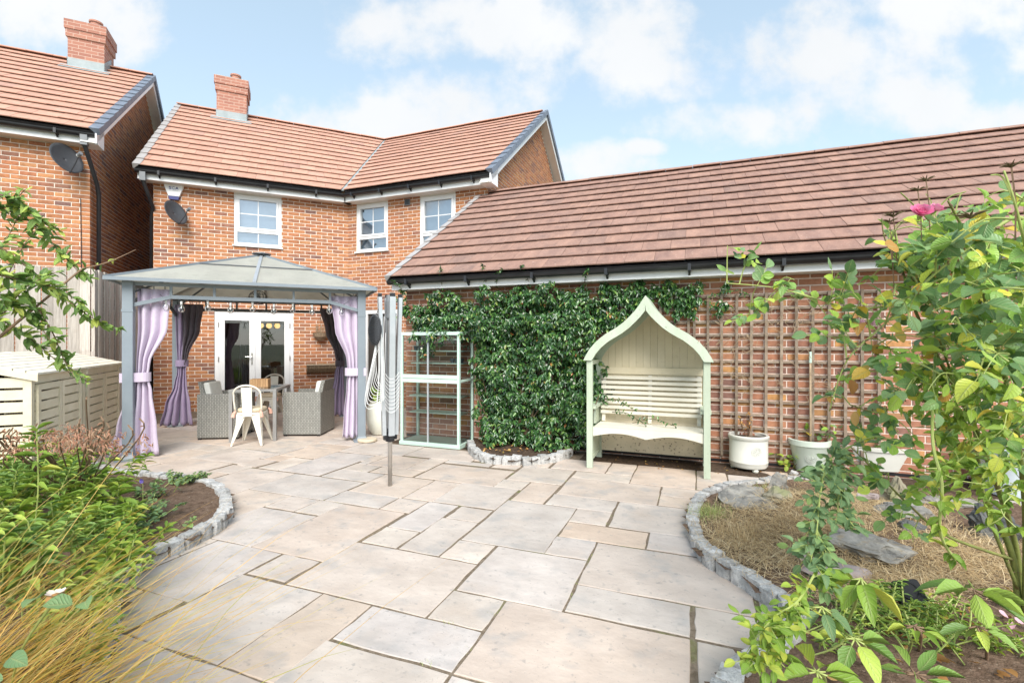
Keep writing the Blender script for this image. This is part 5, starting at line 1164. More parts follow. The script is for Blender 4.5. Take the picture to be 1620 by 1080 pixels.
def metal_chair(label, loc, rz):
    """pressed-steel cafe chair: splayed sheet legs, round tube back with a centre splat; local -y is the back"""
    root = thing('metal_chair', label, 'chair', loc, rz); m = M['chair_white']; sh = .445
    b = MB(); b.prism([(.17 * math.copysign(abs(math.cos(t)) ** .5, math.cos(t)), .17 * math.copysign(abs(math.sin(t)) ** .5, math.sin(t))) for t in [q * math.pi / 12 for q in range(24)]], 'z', sh - .025, sh); b.build('seat', m, root)
    for (sx, sy) in ((-1, -1), (1, -1), (-1, 1), (1, 1)):
        b = MB(); top = Vector((sx * .13, sy * .135, sh - .02)); bot = Vector((sx * .20, sy * .21, 0.003)); n = 6; rows = []
        for k in range(n + 1):
            t = k / n; p = top.lerp(bot, t); w = .085 * (1 - t) ** 1.0 + .018; rows.append([(p.x - sx * w, p.y, p.z), (p.x, p.y, p.z), (p.x, p.y - sy * w, p.z)])
        i0 = len(b.v)
        for r_ in rows: b.v += r_
        for k in range(n):
            for j in range(2): b.f.append((i0 + k * 3 + j, i0 + k * 3 + j + 1, i0 + (k + 1) * 3 + j + 1, i0 + (k + 1) * 3 + j)); b.r.append(0)
        o = b.build('leg', m, root, smooth=False); so = o.modifiers.new('sheet', 'SOLIDIFY'); so.thickness = .006
    for (a0, a1) in (((-.14, -.14), (.14, -.14)), ((-.14, .14), (.14, .14)), ((-.14, -.14), (-.14, .14)), ((.14, -.14), (.14, .14))):   # arched aprons between the legs
        b = MB(); A, B = Vector((*a0, 0)), Vector((*a1, 0)); n = 10; vs = []
        for k in range(n + 1):
            t = k / n; p = A.lerp(B, t) * 1.06; vs += [(p.x, p.y, sh - .02), (p.x * 1.04, p.y * 1.04, sh - .055 - .11 * (2 * t - 1) ** 2)]
        b.raw(vs, [(2 * k, 2 * k + 2, 2 * k + 3, 2 * k + 1) for k in range(n)]); o = b.build('apron', m, root); so = o.modifiers.new('sheet', 'SOLIDIFY'); so.thickness = .004
    pts = []
    for k in range(17):
        t = math.pi * k / 16; pts.append((-.175 * math.cos(t) * (1.06 if math.sin(t) > .2 else 1), -.17 - .05 * math.sin(t), .62 + .20 * math.sin(t) ** .7))
    pts = [(-.165, -.13, sh - .01), (-.17, -.15, .53)] + pts + [(.17, -.15, .53), (.165, -.13, sh - .01)]
    b = MB(); b.tube(pts, .012, 8); b.build('back_tube', m, root, smooth=True)
    b = MB(); b.raw([(-.06, -.165, sh - .05), (.06, -.165, sh - .05), (.068, -.205, .79), (-.068, -.205, .79), (-.06, -.171, sh - .05), (.06, -.171, sh - .05), (.068, -.212, .79), (-.068, -.212, .79)],
                   [(0, 1, 2, 3), (7, 6, 5, 4), (0, 4, 5, 1), (1, 5, 6, 2), (2, 6, 7, 3), (3, 7, 4, 0)]); b.build('splat', m, root, fix=True)
    b = MB(); b.prism([(.165 * math.copysign(abs(math.cos(t)) ** .6, math.cos(t)), .165 * math.copysign(abs(math.sin(t)) ** .6, math.sin(t))) for t in [q * math.pi / 12 for q in range(24)]], 'z', sh + .002, sh + .055); cu = b.build('seat_pad', M['cushion_beige'], root, bevel=.02)
    for (x, y) in ((-.16, -.15), (.16, -.15), (-.16, .15), (.16, .15)):
        b = MB(); b.tube([(x, y, sh + .02), (x * 1.1, y * 1.12, sh - .01), (x * 1.14, y * 1.18, sh - .06)], [.012, .022, .026], 8); b.build('tassel', M['tassel'], cu)
    return root
metal_chair('cream metal cafe chair with beige pad, its backrest towards the paving', g(388, 705) + Vector((0, .18, 0)), R(8))
metal_chair('cream metal cafe chair with beige pad, between the table and the french doors', g(427, 667), R(186))

# ================================================================== rotary clothes dryer
def dryer():
    o = g(617, 768); root = thing('clothes_dryer', 'folded rotary clothes dryer on a steel pole with white lines', 'clothes dryer', o)
    b = MB(); b.tube([(0, 0, -.02), (0, 0, 1.70)], .021, 14); b.build('pole', M['steel'], root, smooth=True)
    b = MB(); b.lathe([(.022, .43), (.045, .44), (.045, .50), (.028, .53), (.028, .56), (.022, .56)], 14); b.build('lower_collar', M['black_plastic'], root)
    b = MB(); b.lathe([(.022, 1.62), (.04, 1.64), (.045, 1.80), (.035, 1.86), (.001, 1.87)], 14); b.build('top_hub', M['grey_plastic'], root)
    for k in range(4):
        a = R(28 + 90 * k); d = Vector((math.cos(a), math.sin(a), 0)); q = .088
        b = MB(); b.bar(d * .058 + ZV * .50, d * (q + .012) + ZV * 1.84, .056, .034, up=d); ar = b.build('arm', M['aluminium'], root)
        b = MB(); b.bar(d * .048 + ZV * .455, d * .052 + ZV * .505, .042, .03, up=d); b.build('arm_foot', M['black_plastic'], ar)
        b = MB(); b.bar(d * (q + .012) + ZV * 1.835, d * (q + .010) + ZV * 1.875, .044, .032, up=d); b.build('arm_cap', M['black_plastic'], ar)
        b = MB(); b.bar(d * .03 + ZV * .9, d * .042 + ZV * 1.62, .022, .012, up=d); b.build('stay', M['grey_plastic'], root)
    r = random.Random(4); n = 0
    for k in range(20):   # slack lines: long loops bowing out on the left, short scallops low on the right
        z = .72 + .036 * k
        if k < 10:
            p0, p1 = Vector((-.02, -.10, z + .06)), Vector((.098, -.03, z + .07)); sag = .06; bow = 0.0
        else:
            q = k - 10; p0, p1 = Vector((-.10, -.04, 1.66 - .035 * q)), Vector((-.055 + .004 * q, -.105, .98 - .012 * q)); sag = .05 + .022 * q; bow = .035 + .013 * q
        pts = [p0.lerp(p1, t) + Vector((-bow * 4 * t * (1 - t) * (.4 + 1.2 * t), -.02 * math.sin(math.pi * t), -sag * 4 * t * t * (1 - t) * 1.6 if k >= 10 else -sag * 4 * t * (1 - t))) for t in [q_ / 14 for q_ in range(15)]]
        b = MB(); b.tube(pts, .0024, 5); b.build('line', M['cord_white'], root)
    for k in range(6):
        x = -.085 + .014 * k; b = MB(); b.tube(smooth_path([(x, -.105, 1.5 + r.uniform(-.1, .2)), (x - r.uniform(-.01, .02), -.115, 1.1), (x - r.uniform(0, .03), -.11, .74 + r.uniform(-.02, .12))], 4), .0024, 5); b.build('line', M['cord_white'], root)
    c = o + Vector((-.115, -.10, 1.52)); root2 = thing('peg_bag', 'black ribbed oval pad hanging on the clothes dryer', 'pad', c); b = MB(); b.lathe([(.001, 0), (.07, .0), (.085, .012), (.085, .03), (.07, .042), (.001, .042)], 24, (0, 0, 0), sx=.78, sy=1.75)
    ob = b.build('pad', M['dish'], root2, smooth=False); ob.rotation_euler = (R(90), 0, R(-8)); ob.location = (0, .02, 0)
    for k in range(15):
        z = -.13 + .0185 * k; w = .062 * math.sqrt(max(.02, 1 - (z / .15) ** 2)); b = MB(); b.tube([(-w, -.025, z - .012), (0, -.027, z + .010), (w, -.025, z - .012)], .0042, 5); b.build('rib', M['black_plastic'], root2)
    b = MB(); b.tube([(0, 0, .12), (.02, .03, .2), (.04, .05, .24)], .004, 5); b.build('strap', M['black_plastic'], root2)
dryer()

# ================================================================== wall greenhouse with shelves
def greenhouse():
    u0, u1, v0, v1 = -3.80, -2.89, 5.585, 6.02; o = GW(u0, v0); root = thing('wall_greenhouse', 'narrow mint green glazed greenhouse with shelves against the garage wall', 'greenhouse', o, A_G); W_, Dp, H_ = u1 - u0, v1 - v0, 1.54; m = M['mint_paint']; t = .034
    for (x, y) in ((0, 0), (W_ - t, 0), (0, Dp - t), (W_ - t, Dp - t)): b = MB(); b.box(x, x + t, y, y + t, .05, H_ - (0 if y == 0 else -.03)); b.build('post', m, root)
    b = MB(); b.box(-.012, W_ + .012, -.012, Dp, 0, .05); b.build('base', m, root)
    b = MB(); b.box(t, W_ - t, .002, t - .002, H_ - .045, H_ - .002); b.build('top_rail', m, root)
    b = MB(); b.box(t, W_ - t, Dp - t, Dp - .004, H_ - .02, H_ + .028); b.build('top_rail', m, root)
    for x in (0, W_ - t): b = MB(); b.box(x + .002, x + t - .002, t, Dp - t, H_ - .04, H_ - .002); b.build('side_rail', m, root); b = MB(); b.box(x + .002, x + t - .002, t, Dp - t, .87, .90); b.build('side_rail', m, root)
    for z in (.855, .912): b = MB(); b.box(t, W_ - t, .0, t - .004, z, z + .05); b.build('middle_rail', m, root)
    xm = W_ * .47
    for (z0, z1) in ((.05, .854), (.964, H_ - .046)): b = MB(); b.box(xm - .011, xm + .011, .008, .03, z0, z1); b.build('mullion', M['aluminium'], root)
    for z in (.42, .65, 1.10, 1.27, 1.43): b = MB(); b.box(t + .02, W_ - t - .005, Dp - .30 if z < .9 else Dp - .26, Dp - .05, z, z + .015); b.build('shelf', m, root)
    for (a, c) in ((t, xm - .011), (xm + .011, W_ - t)):
        for (z0, z1) in ((.05, .854), (.964, H_ - .046)): b = MB(); b.poly([(a, .019, z0), (c, .019, z0), (c, .019, z1), (a, .019, z1)]); b.build('pane', M['clear_glass'], root)
    for x in (.018, W_ - .022):
        for (z0, z1) in ((.05, .87), (.90, H_ - .04)): b = MB(); b.poly([(x, t, z0), (x, Dp - t, z0), (x, Dp - t, z1), (x, t, z1)]); b.build('pane', M['clear_glass'], root)
    Mx = Matrix.Translation(o) @ Matrix.Rotation(A_G, 4, 'Z')
    for (x, z, lab) in [(.10 + .075 * k, 1.288, 'on the left of the upper shelf') for k in range(4)] + [(.68 + .07 * k, 1.118, 'on the right of the lower upper shelf') for k in range(3)]:
        b = MB(); b.lathe([(.001, 0), (.024, 0), (.034, .055), (.036, .055), (.036, .062), (.030, .062), (.022, .01), (.001, .01)], 12); q = b.build('seed_pot', M['small_pot'], None, loc=Mx @ Vector((x, Dp - .20, z - .0025)))
        tag(q, 'small dark plant pot, one of a row of %s on a greenhouse shelf' % ('four' if z > 1.2 else 'three'), 'plant pot', 'row of %s seed pots' % ('four' if z > 1.2 else 'three'))
greenhouse()

# ================================================================== arbour seat
def arbour():
    o = GW(-1.11 - .03, 5.275); root = thing('arbour_seat', 'sage and cream arbour bench with pointed ogee roof', 'garden seat', o, A_G); W_, Dp = 1.28, .60; S, C, Wt = M['sage'], M['arbour_cream'], M['arbour_white']; t = .065; hs = 1.20
    for x in (0, W_ - t):
        b = MB(); b.box(x, x + t, 0, .05, .001, hs); b.build('front_post', S, root, bevel=.003)
        b = MB(); b.box(x, x + t, Dp - .05, Dp, .001, hs); b.build('back_post', S, root)
        b = MB(); b.box(x + .01, x + t - .01, .051, Dp - .051, hs - .05, hs - .005); b.build('side_rail', S, root)
        b = MB(); b.box(x + .02, x + .045, .051, Dp - .051, .12, .42); b.build('side_panel', S, root)
        b = MB(); b.box(x + .012, x + .053, .051, Dp - .051, .08, .119); b.build('side_rail', S, root)
        ax = x - .012 if x == 0 else x - .03; b = MB(); b.box(ax, ax + .105, .051, Dp - .06, .655, .685); b.build('armrest', S, root)
        b = MB(); b.box(x + .02, x + .045, .30, Dp - .051, .45, .654); b.build('arm_panel', S, root)
    out = [(1.0, 0.0), (.965, .07), (.90, .175), (.807, .28), (.72, .355), (.63, .42), (.53, .475), (.437, .53), (.34, .60), (.244, .69), (.17, .765), (.11, .84), (.05, .93), (0, 1.0)]
    hw = W_ / 2 + .03; cx_ = W_ / 2; H0 = .70; th = .085
    op = [(cx_ + a * hw, hs + h * H0) for a, h in out]
    ip = []
    for i in range(len(op)):
        a = Vector(op[max(0, i - 1)]); b_ = Vector(op[min(len(op) - 1, i + 1)]); d = (b_ - a).normalized(); nn_ = Vector((-d.y, d.x)); q = Vector(op[i]) + nn_ * th; ip.append([min(q.x, 1e9), q.y])
    ip[0] = [op[0][0] - th, hs]; ip[-1] = [cx_, op[-1][1] - th * 1.75]; ip = [(max(x, cx_), y) for x, y in ip]
    for sgn in (1, -1):
        mir = lambda p: (cx_ + sgn * (p[0] - cx_), p[1])
        for (y0, y1) in ((-.03, .012), (Dp - .04, Dp)):
            b = MB(); n = len(op); vs = [(mir(p)[0], y0, p[1]) for p in op] + [(mir(p)[0], y0, p[1]) for p in ip] + [(mir(p)[0], y1, p[1]) for p in op] + [(mir(p)[0], y1, p[1]) for p in ip]
            fs = []
            for i in range(n - 1): fs += [(i, i + 1, n + i + 1, n + i), (2 * n + i, 3 * n + i, 3 * n + i + 1, 2 * n + i + 1), (i, 2 * n + i, 2 * n + i + 1, i + 1), (n + i, n + i + 1, 3 * n + i + 1, 3 * n + i)]
            fs += [(0, n, 3 * n, 2 * n), (n - 1, 3 * n - 1, 4 * n - 1, 2 * n - 1)]
            b.raw(vs, fs); b.build('ogee_board', S, root, fix=True)
        # roof boards bent round the curve, one for every span
        for i in range(len(op) - 1):
            A, B = Vector(mir(op[i])), Vector(mir(op[i + 1])); A2, B2 = Vector(mir((op[i][0] * .985 + cx_ * .015, op[i][1] - .014))), Vector(mir((op[i + 1][0] * .985 + cx_ * .015, op[i + 1][1] - .014)))
            b = MB(); b.raw([(p.x, y, p.y) for y in (.013, Dp - .041) for p in (A, B, B2, A2)], [(0, 1, 2, 3), (7, 6, 5, 4), (0, 4, 5, 1), (1, 5, 6, 2), (2, 6, 7, 3), (3, 7, 4, 0)]); b.build('roof_board', S, root, fix=True)
    # tongue-and-groove back up to the ogee
    xs = t; k = 0
    def roof_z(x):
        a = abs(x - cx_) / hw
        for (a0, h0), (a1, h1) in zip(out[:-1], out[1:]):
            if a1 <= a <= a0: return hs + H0 * (h0 + (h1 - h0) * (a0 - a) / max(1e-6, a0 - a1)) - .03
        return hs
    while xs < W_ - t - .01:
        x1 = min(xs + .082, W_ - t); b = MB(); y = Dp - .036; b.raw([(xs + .001, y, .47), (x1 - .001, y, .47), (x1 - .001, y, roof_z(x1)), (xs + .001, y, roof_z(xs)), (xs + .001, y + .015, .47), (x1 - .001, y + .015, .47), (x1 - .001, y + .015, roof_z(x1)), (xs + .001, y + .015, roof_z(xs))],
                           [(0, 1, 2, 3), (7, 6, 5, 4), (0, 4, 5, 1), (1, 5, 6, 2), (2, 6, 7, 3), (3, 7, 4, 0)]); b.build('back_board', C, root, fix=True); xs = x1
    b = MB(); b.box(t, W_ - t, Dp - .0208, Dp - .012, .47, 1.62 - .42); b.build('backing_sheet', C, root)
    b = MB(); b.box(t, W_ - t, Dp - .055, Dp - .0365, 1.02, 1.10); b.build('back_rail', C, root)
    for k in range(8):
        z = .555 + .058 * k; yy = Dp - .145 + .008 * k; b = MB(); b.box(t + .01, W_ - t - .01, yy, yy + .018, z, z + .036); b.build('back_slat', Wt, root)
    for x in (t + .02, cx_ - .02, W_ - t - .06): b = MB(); b.raw([(x, Dp - .126, .46), (x + .04, Dp - .126, .46), (x + .04, Dp - .06, 1.01), (x, Dp - .06, 1.01), (x, Dp - .10, .46), (x + .04, Dp - .10, .46), (x + .04, Dp - .04, 1.01), (x, Dp - .04, 1.01)], [(0, 1, 2, 3), (7, 6, 5, 4), (0, 4, 5, 1), (1, 5, 6, 2), (2, 6, 7, 3), (3, 7, 4, 0)]); b.build('back_stile', Wt, root, fix=True)
    for k in range(5):
        y = .052 + k * .082; b = MB(); b.box(t + .004, W_ - t - .004, y, y + .072, .435, .455); b.build('seat_slat', Wt, root, bevel=.003)
    n = 28; prof = [(t + .002 + (W_ - 2 * t - .004) * k / n) for k in range(n + 1)]
    low = [.355 + .045 * abs(math.sin(2 * math.pi * k / n)) ** 1.0 * (1 if True else 0) for k in range(n + 1)]
    b = MB(); b.raw([(x, .022, .456) for x in prof] + [(x, .022, l) for x, l in zip(prof, low)] + [(x, .044, .456) for x in prof] + [(x, .044, l) for x, l in zip(prof, low)],
        sum([[(k, k + 1, n + 2 + k, n + 1 + k), (2 * (n + 1) + k, 3 * (n + 1) + k, 3 * (n + 1) + k + 1, 2 * (n + 1) + k + 1), (k, 2 * (n + 1) + k, 2 * (n + 1) + k + 1, k + 1), (n + 1 + k, n + 2 + k, 3 * (n + 1) + k + 1, 3 * (n + 1) + k)] for k in range(n)], [])); b.build('seat_apron', Wt, root, fix=True)
    b = MB(); b.box(t, W_ - t, Dp - .034, Dp - .018, .285, .468); b.build('lower_back_board', C, root)
    b = MB(); b.box(t, W_ - t, Dp - .036, Dp - .018, .09, .282); b.build('lower_back_board', M['arbour_splash'], root)
arbour()

# ================================================================== trellis panels on the garage wall
def trellis(label, u0, W_, H_, nx, nz, z0=.13):
    root = thing('trellis', label, 'trellis', GW(u0, V_G - .055), A_G, 'square trellis panels on the garage wall'); r = random.Random(int(u0 * 10))
    for k in range(nz):
        z = z0 + H_ * k / (nz - 1); b = MB(); b.box(-.01, W_ + .01, .018, .036, z - .013, z + .013); o = b.build('rail', M['trellis_wood'], root); o.rotation_euler = (0, r.uniform(-.002, .002), 0)
    for k in range(nx):
        x = W_ * k / (nx - 1); b = MB(); b.box(x - .014, x + .014, -.001, .0175, z0 - .03, z0 + H_ + .03); o = b.build('upright', M['trellis_wood'], root); o.rotation_euler = (0, r.uniform(-.004, .004), 0)
trellis('weathered square trellis beside the white crock pot', -.02, 1.80, 1.80, 13, 13)
trellis('weathered square trellis mostly hidden behind the arbour seat', -1.02, .94, 1.80, 7, 13)
b = MB(); sx_ = 1.0; 
cn = GW(*(hit(1282, 640, uG, vG, V_G - .075)[0], V_G - .075)); root = thing('garden_cane', 'pale garden cane with green cap leaning on the trellis', 'cane', (cn.x, cn.y, 0.0)); b.tube([(0, 0, 0.02), (0, .0, 1.22)], .011, 8); b.build('shaft', M['twig_dry'], root, smooth=True); b = MB(); b.tube([(0, 0, 1.18), (0, 0, 1.30)], [.014, .012], 8); b.build('cap', M['mint_paint'], root)

# ================================================================== pots and baskets
def pot(name, label, c, prof, m, sx=1.0, n=32, soil=None, cat='pot'):
    root = thing(name, label, cat, c); b = MB(); b.lathe(prof, n, sx=sx); o = b.build('body', m, root, smooth=True)
    e = o.modifiers.new('edge', 'EDGE_SPLIT'); e.split_angle = R(50)
    if soil: b = MB(); b.lathe([(.001, soil[1]), (soil[0], soil[1])], n, sx=sx); b.build('soil', M['soil_dark'], root)
    return root
c = g(1184, 741); r_ = .195; crock = pot('crock_pot', 'cylindrical white crock pot with round emblem in front of the trellis', c, [(.001, .035), (r_ * .93, .035), (r_, .06), (r_, .085), (r_ + .004, .09), (r_ + .004, .10), (r_, .105), (r_, .335), (r_ + .012, .345), (r_ + .014, .375), (r_ + .002, .385), (r_ - .02, .38), (r_ - .02, .33)], M['pot_cream'], soil=(r_ - .02, .345))
for k in range(3): a = R(-90 + 120 * k); b = MB(); b.lathe([(.001, 0.001), (.03, .002), (.034, .02), (.02, .036), (.001, .036)], 10, (.15 * math.cos(a), .15 * math.sin(a), 0)); b.build('foot', M['pot_white'], crock)
def emblem(root, a, z, r0, rad):
    d = Vector((math.cos(a), math.sin(a), 0)); t = Vector((-d.y, d.x, 0)); b = MB()
    for rr in (rad, rad * .72): b.tube([d * (r0 + .001 - (rr * math.cos(q)) ** 2 / (2 * r0)) + t * rr * math.cos(q) + ZV * (z + rr * math.sin(q)) for q in [k * math.pi / 12 for k in range(25)]], .0028, 5)
    for k in range(8): q = k * math.pi / 4; b.tube([d * (r0 + .001) + t * .2 * rad * math.cos(q) + ZV * (z + .2 * rad * math.sin(q)), d * (r0 + .0005) + t * .62 * rad * math.cos(q) + ZV * (z + .62 * rad * math.sin(q))], .0035, 5)
    b.build('emblem', M['emblem'], root)
ca = math.atan2(-c.y, -c.x); emblem(crock, ca + .42, .22, r_, .052)
c = g(1280, 744); p2 = pot('flower_pot', 'tapered sage green pot standing between the two white ones', c, [(.001, .01), (.135, .01), (.185, .28), (.19, .285), (.20, .29), (.205, .345), (.19, .35), (.175, .345), (.17, .29)], M['pot_sage'], soil=(.172, .315)); emblem(p2, math.atan2(-c.y, -c.x) + .1, .17, .166, .05)
c = g(1385, 748) + ZV * .05; p3 = pot('oval_trough', 'low oval white trough by the garage wall', c, [(.001, .01), (.165, .01), (.20, .21), (.215, .215), (.22, .25), (.20, .255), (.185, .21)], M['pot_cream'], sx=1.7, soil=(.187, .225)); p3.rotation_euler = (0, 0, A_G)
c = g(1597, 782); pot('bucket_pot', 'large pale blue grey pot behind the rose stems', c, [(.001, .01), (.17, .01), (.225, .40), (.24, .405), (.245, .44), (.22, .445), (.205, .40)], M['pot_blue'], soil=(.21, .41))
c = g(602, 686); gp = pot('glazed_pot', 'round cream glazed pot behind the clothes dryer', c, [(.001, .01), (.13, .01), (.18, .08), (.212, .20), (.215, .32), (.19, .43), (.155, .48), (.165, .505), (.14, .51), (.13, .47)], M['pot_white'], soil=(.14, .47))
def stone_lump(name, label, c, s, m, seed, cat='rock', squash=(1, 1, 1), rz=0, flat=.5, tilt=(0, 0)):
    import bmesh
    r = random.Random(seed); bm = bmesh.new(); pts = []
    for k in range(26):
        v = Vector((r.gauss(0, 1), r.gauss(0, 1), r.gauss(0, 1))).normalized() * r.uniform(.8, 1.05); pts.append(bm.verts.new((v.x * squash[0] * s, v.y * squash[1] * s, v.z * squash[2] * s)))
    res = bmesh.ops.convex_hull(bm, input=bm.verts); bmesh.ops.delete(bm, geom=[e for e in res['geom_interior'] if isinstance(e, bmesh.types.BMVert)], context='VERTS')
    bmesh.ops.triangulate(bm, faces=bm.faces[:]); bmesh.ops.subdivide_edges(bm, edges=bm.edges[:], cuts=3, use_grid_fill=True)
    from mathutils import noise as _nz
    for v in bm.verts:
        q = v.co / s; d_ = _nz.noise(q * 2.3 + Vector((seed, 0, 0))) * .24 + abs(_nz.noise(q * 5.0 + Vector((0, seed, 0)))) * .22 + _nz.noise(q * 14) * .07
        v.co += v.co.normalized() * (d_ * s * min(1, 3 * min(squash)))
    me = D.meshes.new(name); bm.to_mesh(me); bm.free(); me.materials.append(m); o = D.objects.new(name, me); link(o); o.location = c; o.rotation_euler = (tilt[0], tilt[1], rz); tag(o, label, cat); return o
stone_lump('pebble', 'white pebble on the paving beside the round glazed pot', g(590, 694) + ZV * .02, .04, M['granite'], 3, cat='pebble', squash=(1, .7, .6))
stone_lump('pebble', 'white pebble between the crock pot and the sage green pot', g(1256, 752) + ZV * .025, .045, M['granite'], 9, cat='pebble', squash=(1, .7, .7))

def wall_baskets():
    # half-round hanging basket and hayrack trough fixed to the left wing
    s, z = hit(507, 527, uL, vL, V_L); c = uL * s + vL * (V_L - .10) + ZV * (z - .0); root = thing('hanging_basket', 'small dark hanging basket on the brick wall right of the french doors', 'basket', c, A_L)
    b = MB(); b.lathe([(.001, -.16), (.08, -.145), (.14, -.08), (.165, 0), (.17, .01), (.15, .01), (.12, -.07), (.001, -.11)], 20); b.build('bowl', M['wicker'], root)
    b = MB(); r = random.Random(2)
    for k in range(3): a = R(90 + 120 * k); b.tube([(.14 * math.cos(a), .14 * math.sin(a), 0), (0, 0, .33)], .004, 5)
    b.build('chain', M['wicker'], root); b = MB()
    for k in range(40): a = r.uniform(0, 6.28); q = r.uniform(0, .1); b.tube([(q * math.cos(a), q * math.sin(a), .0), (q * 1.2 * math.cos(a + .4), q * 1.2 * math.sin(a + .4), r.uniform(.05, .22))], .003, 4)
    b.build('dry_stems', M['twig_dry'], root)
    b = MB(); b.bar((0, .10, .34), (0, -.02, .34), .012); b.build('bracket', M['black_plastic'], root)
    s0, z0 = hit(484, 577, uL, vL, V_L); s1, _ = hit(531, 580, uL, vL, V_L); c = uL * s0 + vL * (V_L - .004) + ZV * z0; root = thing('hayrack_planter', 'wire hayrack planter with coir lining on the wall beside the rear curtain', 'planter', c, A_L); L_ = s1 - s0 + .1
    prof = [(0, 0), (-.20, 0), (-.19, -.07), (-.13, -.15), (-.05, -.185), (0, -.19)]
    b = MB(); vs = [(x, y * .95, z) for x in (.01, L_ - .01) for (y, z) in prof]; n = len(prof); b.raw(vs, [(i, i + 1, n + i + 1, n + i) for i in range(1, n - 1)] + [(1, 0, n, n + 1)] + [tuple(range(n)), tuple(reversed(range(n, 2 * n)))]); b.build('coir_liner', M['coir'], root)
    for k in range(10):
        x = .02 + (L_ - .04) * k / 9; b = MB(); b.tube([(x, y, z) for (y, z) in [(-.002, .0), (-.21, .005), (-.20, -.075), (-.135, -.158), (-.05, -.195), (-.002, -.20)]], .006, 5); b.build('rib', M['wicker'], root)
    b = MB(); b.tube([(0, -.215, .006), (L_, -.215, .006)], .008, 6); b.build('rim', M['stone_pale'], root)
    b = MB(); r = random.Random(8)
    for k in range(60): x, y = r.uniform(.03, L_ - .03), r.uniform(-.18, -.03); b.tube([(x, y, 0), (x + r.uniform(-.05, .05), y, r.uniform(.02, .06))], .004, 4)
    b.build('dry_stems', M['twig_dry'], root)
wall_baskets()

# ================================================================== satellite dishes, alarm box
def dish(label, u_, v_, vd, px, py, rz, R_=.30, sq=1.0):
    s, z = hit(px, py, u_, v_, vd); c = u_ * s + v_ * (vd - .02) + ZV * z; root = thing('satellite_dish', label, 'satellite dish', c, A_L)
    b = MB(); b.tube([(0, .018, -.10), (0, -.14, -.02), (0, -.20, 0)], .018, 8); b.build('bracket', M['grey_plastic'], root)
    f = Vector((math.sin(rz) , -math.cos(rz), .42)).normalized(); sx = f.cross(ZV).normalized(); sy = sx.cross(f); o = Vector((0, -.22, .02)); b = MB(); rows = []; nr, na = 6, 28
    for i in range(nr + 1):
        q = i / nr; rows.append([o + sx * (q * R_ * .86 * math.cos(a)) + sy * (q * R_ * 1.0 * math.sin(a)) + f * (.10 * q * q * R_ * 2.2) for a in [2 * math.pi * k / na for k in range(na)]])
    i0 = 0; b.v = [tuple(p) for r in rows for p in r]
    for i in range(nr):
        for k in range(na): b.f.append((i * na + k, i * na + (k + 1) % na, (i + 1) * na + (k + 1) % na, (i + 1) * na + k)); b.r.append(0)
    d = b.build('reflector', M['dish'], root, smooth=True); so = d.modifiers.new('sheet', 'SOLIDIFY'); so.thickness = .008
    lo = o - sy * R_ * .98 + f * .02; ti = o + f * .34 - sy * .10
    b = MB(); b.tube([lo, lo.lerp(ti, .6) - ZV * .02, ti], .011, 6); b.build('feed_arm', M['dish'], root)
    b = MB(); b.tube([ti - f * .015, ti + f * .055], [.03, .03], 10); b.build('receiver', M['grey_plastic'], root); b = MB(); b.tube([ti - f * .016, ti - f * .03], [.031, .028], 10); b.build('receiver_cap', M['cord_white'], root)
dish('dark grey satellite dish on the wall of the house with french doors', uL, vL, V_L, 280, 344, R(48), .25)
dish('dark grey satellite dish on the neighbouring house behind the fence', uL, vL, V_N, 112, 262, R(48), .275)

FONT = {'S': [(1, .85, .5, 1), (.5, 1, 0, .8), (0, .8, .5, .5), (.5, .5, 1, .25), (1, .25, .5, 0), (.5, 0, 0, .15)], 'C': [(1, .85, .5, 1), (.5, 1, 0, .75), (0, .75, 0, .25), (0, .25, .5, 0), (.5, 0, 1, .15)], 'G': [(1, .85, .5, 1), (.5, 1, 0, .75), (0, .75, 0, .25), (0, .25, .5, 0), (.5, 0, 1, .15), (1, .15, 1, .5), (1, .5, .6, .5)], 'A': [(0, 0, .5, 1), (.5, 1, 1, 0), (.2, .38, .8, .38)]}
def alarm():
    s, z = hit(276, 304, uL, vL, V_L); c = uL * s + vL * (V_L - .008) + ZV * z; root = thing('alarm_box', 'white burglar alarm box with blue base under the eaves', 'alarm box', c, A_L)
    out = [(-.135, .12), (-.09, .135), (.09, .135), (.135, .12), (.13, .07), (.075, -.08), (-.075, -.08), (-.13, .07)]; k = 1.2
    b = MB(); b.prism([(x * k, zz * k) for x, zz in out], 'y', -.06, .0); b.build('cover', M['upvc'], root, fix=True, bevel=.008)
    b = MB(); b.prism([(x * k, zz * k) for x, zz in [(-.075, -.082), (.075, -.082), (.06, -.135), (-.06, -.135)]], 'y', -.058, .0); b.build('base', M['blue_print'], root, fix=True)
    b = MB()
    for i, chh in enumerate('SCA'):
        x0 = -.078 + i * .055
        for (x1, z1, x2, z2) in FONT[chh]: b.bar((x0 + x1 * .042, -.0615, .035 + z1 * .05), (x0 + x2 * .042, -.0615, .035 + z2 * .05), .003, .010)
    b.build('lettering', M['blue_print'], root)
    b = MB(); b.box(-.075, .075, -.0612, -.0602, .008, .014); b.build('printed_line', M['lead'], root)
alarm()
# small dark wicker panel on the garage wall
s, z = hit(1488, 556, uG, vG, V_G); c = uG * s + vG * (V_G - .02) + ZV * z; root = thing('wicker_panel', 'small dark wicker panel hung on the garage wall behind the rose', 'panel', c, A_G)
for k in range(9):
    b = MB(); b.tube([(-.15, .0, -.06 + .015 * k), (-.05, -.012 * (-1) ** k, -.06 + .015 * k), (.05, .012 * (-1) ** k, -.06 + .015 * k), (.15, 0, -.06 + .015 * k)], .0075, 5); b.build('withy', M['wicker'], root)
